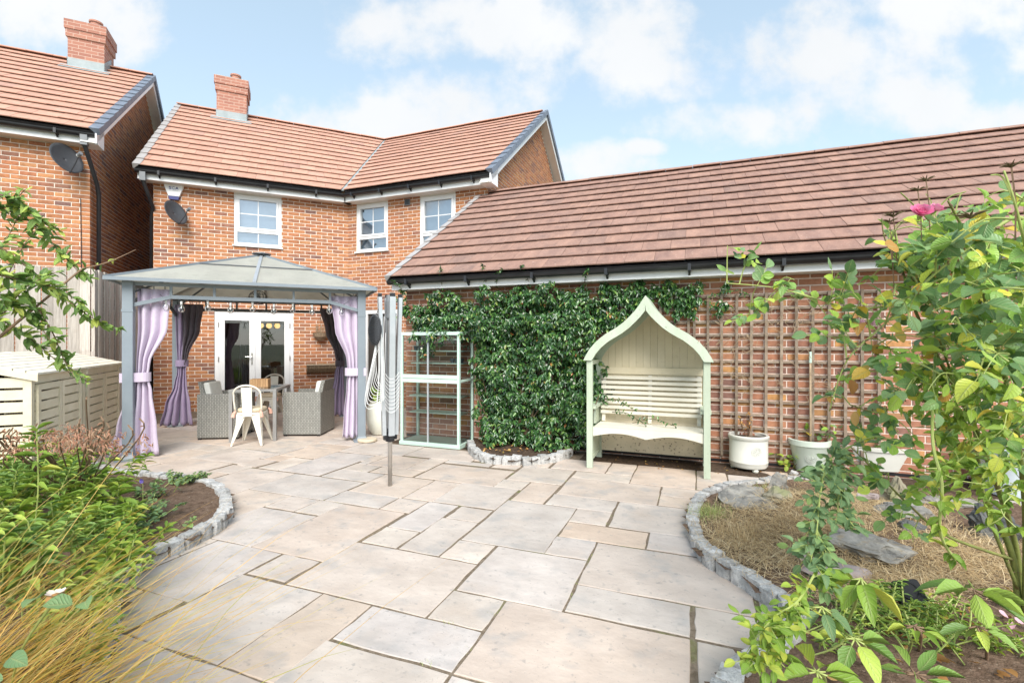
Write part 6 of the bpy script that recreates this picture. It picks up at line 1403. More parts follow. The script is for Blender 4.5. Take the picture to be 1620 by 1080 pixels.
# solar spotlight in the rockery
def spotlight():
    c = at(1440, 937, 2.36); root = thing('garden_spotlight', 'black square garden spotlight lying in the rockery', 'spotlight', c, R(-20)); P = Matrix.Scale(.8, 4) @ Matrix.Rotation(R(50), 4, 'X') @ Matrix.Rotation(R(14), 4, 'Z')
    b = MB(); rr = .018; sq = [(sx * (.075 - rr) + rr * math.cos(a), sy * (.075 - rr) + rr * math.sin(a)) for (sx, sy, a0) in ((1, 1, 0), (-1, 1, 90), (-1, -1, 180), (1, -1, 270)) for a in (R(a0), R(a0 + 45), R(a0 + 90))]
    b.prism(sq, 'z', -.03, .0); o = b.build('housing', M['spot_black'], root, fix=True); o.matrix_basis = P
    b = MB(); b.lathe([(.052, .0005), (.055, .008), (.046, .008), (.042, -.012), (.02, -.02), (.001, -.02)], 28, (0, .012, 0)); o = b.build('lens_ring', M['spot_black'], root, smooth=True); o.matrix_basis = P
    b = MB(); b.lathe([(.040, -.008), (.03, -.002), (.001, .0)], 24, (0, .012, 0)); o = b.build('lens', M['door_glass'], root, smooth=True); o.matrix_basis = P
    b = MB(); b.lathe([(.014, .0005), (.014, .006), (.001, .007)], 12, (.045, -.053, 0)); o = b.build('knob', M['spot_black'], root); o.matrix_basis = P
    b = MB(); b.tube([(0, .03, -.03), (0, .06, -.08), (0, .06, -.2)], .014, 8); b.build('spike', M['spot_black'], root)
spotlight()
# rocks
for i, (px, py, w, sq, m, lab, tl, rz, up) in enumerate([
    (1228, 800, .13, (.75, .5, 1.35), 'rock', 'upright pointed grey slate at the back of the rockery', (.2, .25), .3, .04),
    (1172, 806, .21, (1.1, .85, .22), 'rock', 'broad flat bluish slate beside the green grass tuft', (.12, -.08), .5, .06),
    (1190, 832, .17, (1.2, .7, .2), 'rock', 'flat grey slate lying below the broad bluish one', (.15, .05), -.3, .04),
    (1229, 826, .12, (1.0, .7, .5), 'rock_mossy', 'rounded tan stone in front of the pointed slate', (0, 0), .2, .05),
    (1424, 826, .16, (.95, .6, 1.1), 'rock_mossy', 'upright brown mossy block in the rockery', (.1, .05), .1, .08),
    (1372, 905, .21, (1.25, .7, .30), 'rock', 'large flat grey slab above the black spotlight', (.18, .10), -.35, .05),
    (1432, 858, .17, (1.25, .7, .30), 'rock', 'dark edged grey slab in front of the mossy block', (.2, 0), -.15, .06),
    (1440, 880, .10, (1.1, .7, .5), 'rock_dark', 'small dark slate under the edge of the grey slab', (0, 0), .4, .04),
    (1575, 872, .17, (.95, .8, .95), 'rock_dark', 'black rounded boulder behind the rose stems', (0, 0), .3, .09),
    (1320, 935, .16, (1.3, .8, .16), 'rock_purple', 'flat purplish slab in the middle of the rockery', (.1, 0), -.2, .05),
    (1328, 815, .10, (1.1, .7, .45), 'rock', 'small pale grey stone among the trailing leaves', (0, .1), .5, .06),
    (1372, 835, .08, (1.2, .8, .35), 'rock_purple', 'small pinkish stone in the dry grass', (0, 0), 0, .08),
    (1500, 810, .22, (1.2, .5, .25), 'rock', 'low grey stone at the back right of the rockery', (0, 0), -.3, .03),
    (1270, 905, .09, (1.0, .8, .4), 'rock_purple', 'small purplish stone half buried in straw', (0, 0), .3, .05)]):
    stone_lump('rock', lab, g(px, py) + ZV * (up + .06 + mound_r(*g(px, py).xy)), w * 1.0, M[m], 40 + i, squash=sq, rz=rz, tilt=tl)

# ================================================================== planting
def leaf_template(ts, ws, fold, curl, wavy=0.0):
    vs = []; fs = []; curl = curl
    for t, w in zip(ts, ws):
        z = -curl * t * t; k = len(vs)
        rp = .05 * math.sin(t * 17 + fold * 9); vs += [(t, -w, z + fold * w + rp * w), (t, 0, z), (t, w, z + fold * w * (1 + wavy) - rp * w)]
    n = len(ts)
    for i in range(n - 1):
        a = 3 * i
        if ws[i + 1] < 1e-3: fs += [(a, a + 1, a + 4), (a + 1, a + 2, a + 4)]
        elif ws[i] < 1e-3: fs += [(a + 1, a + 4, a + 3), (a + 1, a + 5, a + 4)]
        else: fs += [(a, a + 1, a + 4, a + 3), (a + 1, a + 2, a + 5, a + 4)]
    return np.array(vs), fs
TPL = {'ovate': [leaf_template([0, .08, .2, .35, .5, .65, .8, .92, 1], [0, .2, .37, .47, .49, .43, .31, .15, 0], f, c, w) for f, c, w in ((.35, .14, 0), (.18, .38, .5), (.6, .08, -.5), (-.2, .28, .4), (.45, .5, .2), (.1, -.2, .8))],
       'lance': [leaf_template([0, .2, .45, .75, 1], [0, .36, .5, .3, 0], f, c) for f, c in ((.4, .15), (.2, .4), (.5, .02))],
       'small': [leaf_template([0, .35, .75, 1], [0, .48, .36, 0], f, c) for f, c in ((.4, .1), (.2, .3), (.55, 0))],
       'petal': [leaf_template([0, .3, .7, 1], [.06, .34, .5, .22], f, c) for f, c in ((.3, -.35), (.2, -.2))]}
TPLM = {}
def leaf_attr(me, tv):                       # how far along the leaf and how far from the midrib, for the veins
    a = me.attributes.new('lt', 'FLOAT', 'POINT'); a.data.foreach_set('value', tv[:, 0].astype(float))
    b = me.attributes.new('le', 'FLOAT', 'POINT'); le = np.array([1.0, 0.0, 1.0] * (len(tv) // 3)); b.data.foreach_set('value', le)
class Leaves:
    def __init__(s): s.it = []
    def add(s, p, d, up, L, W, kind='ovate'):
        d = Vector(d); d.normalize(); up = Vector(up); sd = up.cross(d)
        if sd.length < 1e-4: sd = d.orthogonal()
        sd.normalize(); up = d.cross(sd); s.it.append((Vector(p), d, sd, up, L, W, kind, random.randrange(len(TPL[kind]))))
    def build(s, root, m, quota=0, name='leaf', stuff='foliage'):
        W = root_world(root) if root else (lambda p: Vector(p))
        sc = sorted(s.it, key=lambda t: -(t[4] * t[5] / max(.05, W(t[0]).y) ** 2 if in_frame(W(t[0]), 10) else -1))
        k = 0
        for (p, d, sd, up, L, Wd, kind, v) in sc:
            if k >= quota: break
            key = (kind, v, m.name)
            if key not in TPLM:
                t = MB(); t.raw([tuple(q) for q in TPL[kind][v][0]], TPL[kind][v][1]); me_ = t.mesh(name, m, smooth=True); leaf_attr(me_, TPL[kind][v][0]); TPLM[key] = me_
            o = D.objects.new(name, TPLM[key]); link(o, root); mm = Matrix.Identity(4)
            for r in range(3): mm[r][0], mm[r][1], mm[r][2], mm[r][3] = d[r] * L, sd[r] * Wd, up[r] * L, p[r]
            o.matrix_basis = mm; k += 1
        rest = sc[k:]
        if rest:
            V = []; Fc = []; Rn = []; T_ = []; off = 0
            for (p, d, sd, up, L, Wd, kind, v) in rest:
                tv, tf = TPL[kind][v]; B = np.array([list(d * L), list(sd * Wd), list(up * L)]); V.append(tv @ B + np.array(list(p))); T_.append(tv)
                Fc += [tuple(off + q for q in f) for f in tf]; Rn += [random.random() + 1e-4] * len(tf); off += len(tv)
            me = D.meshes.new(stuff); me.from_pydata(np.concatenate(V).tolist(), [], Fc); a = me.attributes.new('rnd', 'FLOAT', 'FACE'); a.data.foreach_set('value', Rn); leaf_attr(me, np.concatenate(T_))
            me.polygons.foreach_set('use_smooth', [True] * len(Fc)); me.materials.append(m); o = D.objects.new(stuff, me); link(o, root); o['kind'] = 'stuff'
def rv(s=1.0): return Vector((random.gauss(0, s), random.gauss(0, s), random.gauss(0, s)))
def blade(mb, p, d, L, w, bend, n=4, side=None, rnd=None):
    """one grass blade: a tapering ribbon bending over"""
    p = Vector(p); d = Vector(d).normalized(); sd = side or d.cross(ZV); sd = sd.normalized() if sd.length > 1e-4 else Vector((1, 0, 0)); i0 = len(mb.v); r = rnd if rnd is not None else random.random() + 1e-4
    for k in range(n + 1):
        t = k / n; ww = w * (1 - t) ** .7; q = p + d * (L * t) + Vector((bend[0], bend[1], bend[2])) * (L * t * t)
        if k == n: mb.v.append(tuple(q))
        else: mb.v += [tuple(q - sd * ww / 2), tuple(q + sd * ww / 2)]
    for k in range(n - 1): a = i0 + 2 * k; mb.f.append((a, a + 1, a + 3, a + 2)); mb.r.append(r)
    a = i0 + 2 * (n - 1); mb.f.append((a, a + 1, a + 2)); mb.r.append(r)
def compound(lv, p, d, up, size, kind='ovate', pairs=2, wr=.78):
    """pinnate leaf: stalk with paired leaflets and one at the end; returns the stalk for the twig mesh"""
    d = Vector(d).normalized(); up = Vector(up); sd = up.cross(d)
    if sd.length < 1e-3: sd = d.orthogonal()
    sd.normalize(); up = d.cross(sd); L = size * (.8 + .55 * pairs)
    dr = lambda t: d * (L * t) - up * (L * .18 * t * t)
    for k in range(pairs):
        t = .38 + .42 * k / max(1, pairs - .3)
        for s in (-1, 1): lv.add(p + dr(t), d * .55 + sd * s * .9 + rv(.12) - up * .12, up + rv(.22), size * random.uniform(.8, 1.0), size * wr * random.uniform(.85, 1.0), kind)
    lv.add(p + dr(1.0), d + rv(.12) - up * .2, up + rv(.2), size * random.uniform(.95, 1.15), size * wr, kind)
    return [p, p + dr(.5), p + dr(1.0)]

# ------------------------------------------------------------------ evergreen climber on the garage wall
def climber():
    r = random.Random(21); root = thing('climbing_plant', 'dense evergreen climber with small white flowers covering the garage wall', 'climber', GW(0, V_G), A_G)
    def bump(x, z): return .5 + .5 * math.sin(x * 3.1 + 1.3 * math.sin(z * 2.7)) * math.cos(z * 3.7 + x * 1.2)
    def inside(u, z):
        n = .09 * math.sin(u * 17) + .06 * math.sin(u * 41 + 1)
        if z > 2.10 + .6 * n: return 0
        if u < -3.98: return 0
        if u < -2.86: return 1 if z > 1.52 + n - .24 * math.exp(-((u + 3.42) / .17) ** 2) - .12 * max(0, u + 3.1) * 6 and not (u < -3.75 and z < 1.78) else 0
        if u < -1.14:
            a = -2.80 + .28 * max(0, .75 - z) * 1.2; b = -1.05 if z > .25 else -1.2
            return 1 if a + n * .8 < u < b and z > .10 else 0
        if u < -.90: return 1 if (.42 + 1.6 * (u + 1.14) + n < z < 1.18 - 1.5 * (u + 1.14) + n) or z > 1.55 else 0
        if u < .35: return 1 if z > 1.62 + .16 * (u + .9) + n else 0
        return 0
    lv = Leaves(); n = 0; heads = []
    while n < 3300:
        u, z = r.uniform(-4.0, .35), r.uniform(.08, 2.2); from_ = 0
        if not inside(u, z): continue
        from mathutils import noise as _nz
        q = _nz.noise(Vector((u * 3.2, z * 3.2, 4.0))) + .5 * _nz.noise(Vector((u * 8, z * 8, 9.0)))
        if q < -.62 + (.34 if z > 1.93 else 0) + (.30 if u < -2.95 else 0) + (.15 if z < .4 else 0) + (.35 if u > -.5 else 0): continue
        th = .08 + .30 * max(0, .5 + q) + (.14 if -2.6 < u < -1.3 and z < 1.75 else 0)
        if u > -1.15: th = .10 + .08 * bump(u, z)
        if -3.62 < u < -2.86 and z < 1.75: th = .46
        if -1.15 < u < -.9 and .4 < z < 1.2: th = .46 * r.random()
        y = -th * (r.random() ** .35); heads.append((u, y, z)); c = Vector((u, y, z)); ax = Vector((r.uniform(-.7, .7), -r.uniform(.15, 1.0), r.uniform(-.8, .45))).normalized(); k_ = r.randint(5, 7)
        for k in range(k_):
            a = 2.4 * k + r.random(); o = ax.orthogonal().normalized(); o = Matrix.Rotation(a, 3, ax) @ o; d = o * r.uniform(.5, 1.0) + ax * r.uniform(.1, .9) + Vector((0, 0, -.65)); L = r.uniform(.044, .078)
            lv.add(c + ax * (.012 * k - .03), d, Vector((0, -.8, .6)) + rv(.35), L, L * .46, 'small')
        n += 1
    k0 = 0
    while k0 < 2600:   # shaded leaves close to the wall
        u, z = r.uniform(-3.3, -.9), r.uniform(.1, 1.95)
        if not inside(u, z): continue
        k0 += 1; L = r.uniform(.05, .075); lv.add((u, -r.uniform(.02, .08), z), Vector((r.uniform(-1, 1), -.3, r.uniform(-1, .2))), Vector((0, -1, .4)) + rv(.3), L, L * .5, 'small')
    # shoots that escape over the gutter and across the trellis
    twig = MB()
    for (u, z, du, dz, m_) in [(-3.3, 2.1, .1, .28, 5), (-2.62, 2.1, .05, .3, 6), (-2.5, 2.1, .2, .22, 5), (-2.0, 2.1, -.05, .26, 5), (-3.85, 2.0, -.12, .25, 5), (-1.3, 2.1, .1, .15, 4), (-.3, 1.95, .35, .04, 7), (.1, 1.93, .4, -.02, 7), (-1.0, .75, .35, -.12, 8), (-.95, .62, .42, -.14, 8), (-.7, .50, .5, -.02, 7)]:
        low = z < 1; y0 = -.33 if not low else -.45; pts = smooth_path([(u, -.15 if not low else -.3, z - .05), (u + du * .5, y0, z + dz * .6 + .05), (u + du, y0 - .08, z + dz)], 5); twig.tube(pts, .003, 4)
        for p in pts[2:]:
            for k in range(3): lv.add(p, rv(.6) + Vector((0, -.3, -.1)), Vector((0, -.5, 1)), r.uniform(.035, .055), r.uniform(.016, .024), 'small')
    for k in range(20):
        u = r.uniform(-2.45, -1.45); x2 = u + r.uniform(-.5, .5); twig.tube(smooth_path([(u, -.18, .03), ((u + x2) / 2 + r.uniform(-.1, .1), -.26, .35), (x2, -.2, .9), (x2 + r.uniform(-.4, .4), -.08, 1.7)], 4), [.012 - .0007 * q for q in range(13)], 5)
    twig.tube(smooth_path([(-1.25, -.22, .12), (-1.16, -.5, .45), (-1.03, -.62, .80)], 5), .006, 5); twig.build('stems', M['bark'], root, kind='stuff')
    lv.build(root, M['leaf_climber'], 300)
    fl = MB(); 
    for k in range(150):
        u, y, z = r.choice(heads)
        if u < -4.0 or z < .3: continue
        c = Vector((u, y - .035, z)); ax = Vector((r.uniform(-.4, .4), -1, r.uniform(-.1, .5))).normalized(); o = ax.orthogonal().normalized()
        for q in range(5): a = Matrix.Rotation(q * 1.257, 3, ax) @ o; b_ = ax.cross(a); fl.poly([c, c + a * .010 + b_ * .006, c + a * .019 + ax * .003, c + a * .010 - b_ * .006], r.random() + 1e-4)
    fl.build('flowers', M['petal_white'], root, kind='stuff')
climber()

# ------------------------------------------------------------------ rose at the right
def bloom(root, c, ax, R_, m, n=18, name='bloom'):
    lv = Leaves(); ax = Vector(ax).normalized()
    for k in range(n):
        a = k * 2.4; t = (k + 1) / n; o = Matrix.Rotation(a, 3, ax) @ ax.orthogonal().normalized(); d = o * (.25 + 1.1 * t) + ax * (1.15 - .75 * t); lv.add(c, d, ax - o * .5, R_ * (.55 + .5 * t), R_ * (.5 + .35 * t), 'petal')
    h = MB(); h.tube([c - ax * R_ * .5, c - ax * R_ * .1, c + ax * R_ * .15], [R_ * .1, R_ * .22, R_ * .2], 8); hb = h.build(name, M['cane_pale'], root, smooth=True); lv2 = lv
    lv2.build(hb, m, 40, 'petal'); return hb
def seedhead(root, c, ax, s):
    b = MB(); ax = Vector(ax).normalized()
    for k in range(12): o = Matrix.Rotation(k * 2.4, 3, ax) @ ax.orthogonal(); b.tube([c, c + ax * s * .5 + o * s * .5, c + ax * s * (.6 + .4 * random.random()) + o * s * (1 + random.random() * .5)], [s * .14, s * .16, s * .04], 4)
    b.build('dead_head', M['bark'], root)
def rose():
    random.seed(33); base = g(1612, 985); root = thing('rose_bush', 'tall leafy rose bush with pink blooms growing beside the rockery', 'rose bush', base); O = base
    px = lambda l: [at(*q) - O for q in l]
    canes = [[(1612, 985, 2.39), (1602, 880, 2.33), (1560, 790, 2.27), (1515, 700, 2.18), (1470, 640, 2.1), (1415, 585, 2.0), (1365, 540, 1.9)],
             [(1618, 985, 2.39), (1606, 860, 2.33), (1560, 720, 2.2), (1515, 620, 2.1), (1475, 550, 2.0), (1440, 470, 1.95), (1422, 400, 1.9)],
             [(1622, 990, 2.38), (1622, 800, 2.2), (1602, 650, 2.0), (1570, 520, 1.8), (1540, 400, 1.7), (1500, 318, 1.6)],
             [(1690, 900, 1.9), (1660, 480, 1.5), (1622, 348, 1.35), (1545, 385, 1.37), (1480, 432, 1.42), (1400, 512, 1.5), (1340, 570, 1.55), (1312, 650, 1.6)],
             [(1604, 885, 2.33), (1500, 848, 2.25), (1440, 800, 2.18), (1390, 750, 2.12), (1345, 706, 2.05)],
             [(1440, 480, 1.95), (1350, 488, 1.92), (1290, 472, 1.95), (1225, 455, 1.98), (1150, 448, 2.0)],
             [(1700, 800, 1.5), (1665, 560, 1.25), (1630, 420, 1.12), (1605, 320, 1.08), (1588, 270, 1.08)],
             [(1610, 930, 2.35), (1560, 800, 2.3), (1535, 660, 2.25), (1480, 600, 2.2), (1400, 650, 2.1), (1345, 640, 2.05)],
             [(1515, 620, 2.1), (1460, 470, 1.9), (1405, 390, 1.8), (1395, 345, 1.78)], [(1560, 500, 1.8), (1520, 420, 1.7), (1470, 350, 1.62), (1425, 305, 1.6)]]
    paths = [smooth_path(px(c), 6) for c in canes]
    for i, p in enumerate(paths):
        n = len(p); r0 = [.016, .015, .014, .007, .008, .004, .006, .009, .005, .005][i]; b = MB(); b.tube(p, [max(.0022, r0 * (1 - .8 * k / n)) for k in range(n)], 7); b.build('cane', M['cane_pale' if i in (3, 5, 6) else 'cane_green'], root, smooth=True)
        if i in (0, 1, 2, 3, 7):
            b = MB()
            for k in range(0, n - 1):
                for q in range(2):
                    c = p[k].lerp(p[k + 1], random.random()); d = rv(1).normalized(); b.bar(c, c + d * .016, .0035)
            b.build('thorns', M['cane_brown'], root, kind='stuff')
    lv = Leaves(); twig = MB()
    def bad(c):
        x, y = proj(c + O); top = 300 + max(0, 1600 - x) * .36 if x > 1400 else 372 + (1400 - x) * 1.1
        return y < top or (y > 560 and x < 1330) or x < 1130
    free = [False]
    def shoot(p, d, L, n, size):
        if bad(p) and not free[0]: return
        d = Vector(d).normalized(); q = smooth_path([p, p + d * L * .5 + Vector((0, 0, .02)), p + d * L + Vector((0, 0, -.03 * L * 4))], 4); twig.tube(q, [.003 - .0002 * k for k in range(len(q))], 4)
        for k in range(n):
            t = (k + .6) / n; i = min(len(q) - 2, int(t * (len(q) - 1))); c = q[i].lerp(q[i + 1], t * (len(q) - 1) - i); s = random.uniform(.8, 1.15) * size
            if bad(c + Vector((0, 0, .03))) and not free[0]: continue
            twig.tube(compound(lv, c, d * .4 + rv(.65) + Vector((0, -.15, .05)), Vector((0, -.45, 1)) + rv(.3), s, 'ovate', random.choice((1, 2, 2))), .0016, 3)
    for i, p in enumerate(paths):
        n = len(p); st = {0: 14, 1: 12, 2: 10, 4: 10, 7: 12}.get(i, 4)
        for k in range(st, n, 2):
            P_ = p[k]; sc = proj(P_ + O)
            if sc[0] > 1680: continue
            size = .050 if i not in (5,) else .048
            free[0] = i == 5
            for q in range(2 if i in (1, 2, 8, 9) else 1):
                d = rv(.8) + Vector((-.05, -.2, .25)); shoot(P_, d, random.uniform(.08, .20), random.randint(2, 3), size)
    free[0] = False
    # fill of leaves in the crown
    for k in range(100):
        x = 1630 - abs(random.gauss(0, 95)); y = random.uniform(300, 600); lim = 1640 - 250 * max(0, min(1, (y - 300) / 160)) if y < 470 else 1370 + max(0, y - 600) * .75
        if x < lim: continue
        shoot(at(x, y, random.uniform(1.35, 2.2)) - O, rv(.9) + Vector((-.2, 0, .1)), random.uniform(.06, .16), 2, random.uniform(.046, .062))
    for (x, y, d, s) in [(1600, 440, 1.1, .075), (1560, 480, 1.15, .065), (1612, 350, 1.15, .06), (1575, 570, 1.2, .065), (1612, 575, 1.2, .07), (1470, 395, 1.5, .065), (1440, 420, 1.5, .06), (1530, 430, 1.4, .065)]:
        lv.add(at(x, y, d) - O, Vector((random.uniform(-1, .6), -.3, random.uniform(-.5, .2))), Vector((0, -.7, .8)) + rv(.2), s, s * .8, 'ovate')
    lv.build(root, M['leaf_rose'], 300); twig.build('twigs', M['cane_pale'], root, kind='stuff')
    bloom(root, at(1456, 340, 1.50) - O, (-.25, -.7, .6), .036, M['petal_pink'], 24); bloom(root, at(1478, 334, 1.50) - O, (.3, -.6, .7), .028, M['petal_pink'], 18); bloom(root, at(1357, 514, 1.88) - O, (-.2, -.8, .5), .028, M['petal_pale'], 12); bloom(root, at(1376, 512, 1.9) - O, (.2, -.8, .4), .022, M['petal_pale'], 10)
    for (x, y, d, s) in [(1413, 343, 1.78, .018), (1407, 352, 1.78, .014), (1535, 345, 1.5, .022), (1465, 286, 1.6, .014), (1452, 302, 1.6, .014), (1330, 435, 1.95, .012), (1408, 385, 1.7, .012), (1600, 265, 1.08, .012)]:
        c = at(x, y, d) - O; seedhead(root, c, (0, 0, 1), s); b = MB(); b.tube([c, c + Vector((.01, 0, -.08)), c + Vector((.03, .02, -.16))], .0022, 4); b.build('flower_stalk', M['cane_brown'], root)
    for (x, y) in [(1353, 650), (1345, 600), (1480, 420), (1420, 520), (1450, 430)]: 
        l2 = Leaves(); l2.add(at(x, y, 1.9) - O, Vector((.1, -.2, -1)), Vector((0, -1, .2)), .06, .04, 'ovate'); l2.build(root, M['leaf_dead'], 1, 'dead_leaf')
rose()

# ------------------------------------------------------------------ pale clematis scrambling low on the rose
def scrambler():
    random.seed(40); O = g(1600, 930); root = thing('clematis', 'lime green clematis tangle scrambling low over the rose', 'climber', O); lv = Leaves(); tw = MB()
    for k in range(46):
        x, y = random.uniform(1490, 1640), random.uniform(590, 790)
        if x < 1490 + (y - 560) * .1: continue
        p = at(x, y, random.uniform(1.7, 2.1)) - O; q = [p]
        for j in range(4): q.append(q[-1] + Vector((random.uniform(-.09, .03), random.uniform(-.03, .03), random.uniform(-.07, .04))))
        tw.tube(smooth_path(q, 3), .0018, 4)
        for c in q[1:]:
            for j in range(3): lv.add(c, rv(.8) + Vector((-.2, -.2, -.2)), Vector((0, -.5, 1)) + rv(.3), random.uniform(.035, .06), random.uniform(.016, .028), 'lance')
    q = smooth_path([at(1480, 560, 2.0) - O, at(1475, 690, 1.75) - O, at(1490, 765, 1.7) - O, at(1487, 840, 1.75) - O, at(1510, 885, 1.8) - O], 6); tw.tube(q, .005, 6)
    for c in q[14:]:
        for j in range(2): lv.add(c, rv(.9), Vector((0, -.3, 1)) + rv(.3), random.uniform(.04, .06), .024, 'lance')
    tw.build('stems', M['cane_pale'], root, kind='stuff'); lv.build(root, M['leaf_lime'], 160)
scrambler()

# ------------------------------------------------------------------ trailing bluish cane over the rockery edge
def trailing(name, label, O, lines, m, size, cm, quota=220, kind='ovate', wr=.6, seed=1, per=2):
    random.seed(seed); root = thing(name, label, 'plant', O); lv = Leaves(); tw = MB()
    for l in lines:
        q = smooth_path([at(*c) - O for c in l], 5); n = len(q); tw.tube(q, [.0045 * (1 - .7 * k / n) for k in range(n)], 6)
        for k in range(1, n):
            for j in range(per):
                c = q[k].lerp(q[k - 1], random.random()); tw.tube(compound(lv, c, rv(.75) + (q[k] - q[k - 1]).normalized() * .4 + Vector((0, -.3, 0)), Vector((0, -.5, 1)) + rv(.25), size * random.uniform(.8, 1.15), kind, random.choice((1, 2)), wr), .0014, 3)
    tw.build('stems', cm, root, kind='stuff'); lv.build(root, m, quota); return root
trailing('trailing_cane', 'bluish green trailing stem hanging over the middle of the rockery', g(1345, 900), [[(1345, 706, 2.05), (1312, 728, 2.0), (1298, 780, 1.92), (1292, 840, 1.85), (1282, 890, 1.8)], [(1312, 728, 2.0), (1330, 760, 1.95), (1325, 800, 1.9), (1340, 830, 1.88)], [(1292, 840, 1.85), (1305, 890, 1.8), (1300, 930, 1.78)]], M['leaf_blue'], .042, M['cane_pale'], seed=3)
trailing('trailing_cane', 'pale green leafy stem drooping over the sett edging at the front', g(1300, 1050), [[(1290, 905, 1.75), (1262, 950, 1.65), (1225, 975, 1.6), (1195, 1010, 1.55)], [(1262, 950, 1.65), (1240, 1000, 1.6), (1215, 1030, 1.55), (1190, 1045, 1.52)]], M['leaf_lime'], .040, M['cane_pale'], seed=4)

# ------------------------------------------------------------------ broad-leaved plants at the front right
def broad(label, base, node, n, L, W_, m, seed, droop=.5, name='broad_leaved_plant'):
    random.seed(seed); O = base; root = thing(name, label, 'plant', O); lv = Leaves(); tw = MB(); N_ = node - O
    tw.tube(smooth_path([(0, 0, 0), N_ * .5 + Vector((.02, 0, .03)), N_], 5), [.007, .0068, .0066, .0064, .006, .006, .006, .0055, .005, .005, .005], 7)
    for k in range(n):
        a = 2 * math.pi * k / n + random.uniform(-.3, .3); d = Vector((math.cos(a), math.sin(a) * .9 - .15, random.uniform(-droop, .25 - droop * .4))); pt = N_ + d.normalized() * .03; tw.tube([N_, pt], .003, 5); lv.add(pt, d, Vector((0, 0, 1)) + rv(.2), L * random.uniform(.8, 1.1), W_ * random.uniform(.85, 1.1), random.choice(('ovate', 'lance')))
    tw.build('stem', M['cane_brown'] if seed % 2 else M['cane_pale'], root, smooth=True); lv.build(root, m, 60)
broad('broad drooping green leaves on a dark red stem in front of the boulder', g(1577, 1046), at(1540, 932, 1.95), 8, .15, .065, M['leaf_green'], 51, .55)
broad('large yellow green hanging leaf cluster beside the black spotlight', g(1330, 1010), at(1362, 915, 1.72), 7, .125, .06, M['leaf_lime'], 52, .95)
broad('long narrow leaf cluster under the drooping dark stemmed plant', g(1560, 1060), at(1545, 990, 1.85), 6, .11, .04, M['leaf_green'], 53, .8)
broad('spreading lime leaves at the corner of the front bed', g(1300, 1110), at(1292, 1062, 1.55), 8, .13, .04, M['leaf_lime'], 54, .1)
broad('spreading green leaves among fallen leaves at the front', g(1450, 1100), at(1448, 1066, 1.60), 8, .12, .04, M['leaf_green'], 55, .15)
broad('toothed green leaf cluster below the yellow green one', g(1370, 1060), at(1352, 1010, 1.65), 7, .12, .055, M['leaf_green'], 56, .5)
broad('grey green leaf cluster at the foot of the trailing stem', g(1310, 1000), at(1300, 960, 1.70), 7, .085, .04, M['leaf_blue'], 58, .5)
broad('small bright leaf cluster beside the spotlight cable', g(1452, 1040), at(1446, 990, 1.75), 8, .075, .025, M['leaf_lime'], 59, .6)
broad('blue green rounded leaves in front of the sage pot', g(1290, 785), at(1300, 742, 3.9), 14, .16, .11, M['leaf_blue'], 60, .4)
# pot plants
def pot_plant(label, c, h, n, L, W_, m, seed, name='pot_plant', spread=.1, kind='ovate'):
    random.seed(seed); root = thing(name, label, 'plant', c); lv = Leaves(); tw = MB()
    for k in range(n):
        d = Vector((random.uniform(-1, 1) * spread, random.uniform(-1, 1) * spread, 0)); t = d * 2.2 + Vector((0, 0, h * random.uniform(.6, 1))); tw.tube([d * .4, (d + t) * .5, t], .0035, 5)
        for j in range(5): lv.add((d * .4).lerp(t, .4 + .15 * j), rv(.8) + Vector((0, -.1, .1)), Vector((0, -.3, 1)) + rv(.3), L * random.uniform(.7, 1.1), W_, kind)
    tw.build('stems', M['cane_brown'], root, kind='stuff'); lv.build(root, m, 80)
pot_plant('lime leaved plant in the round glazed pot', g(602, 686) + ZV * .475, .22, 8, .10, .06, M['leaf_lime'], 61)
pot_plant('sparse green plant in the sage green pot', g(1280, 744) + ZV * .32, .20, 6, .075, .05, M['leaf_rose'], 62, spread=.12)
pot_plant('dried seed heads on stalks in the white crock pot', g(1184, 741) + ZV * .35, .30, 7, .045, .018, M['leaf_dead'], 63, spread=.05, kind='lance')
pot_plant('silvery fine leaved plant in the oval trough', g(1385, 742) + ZV * .23, .14, 16, .05, .015, M['leaf_blue'], 64, spread=.2, kind='lance')
pot_plant('yellow green plant between the crock pot and the sage pot', g(1248, 741) + ZV * .0, .16, 9, .07, .05, M['leaf_lime'], 65, spread=.07)

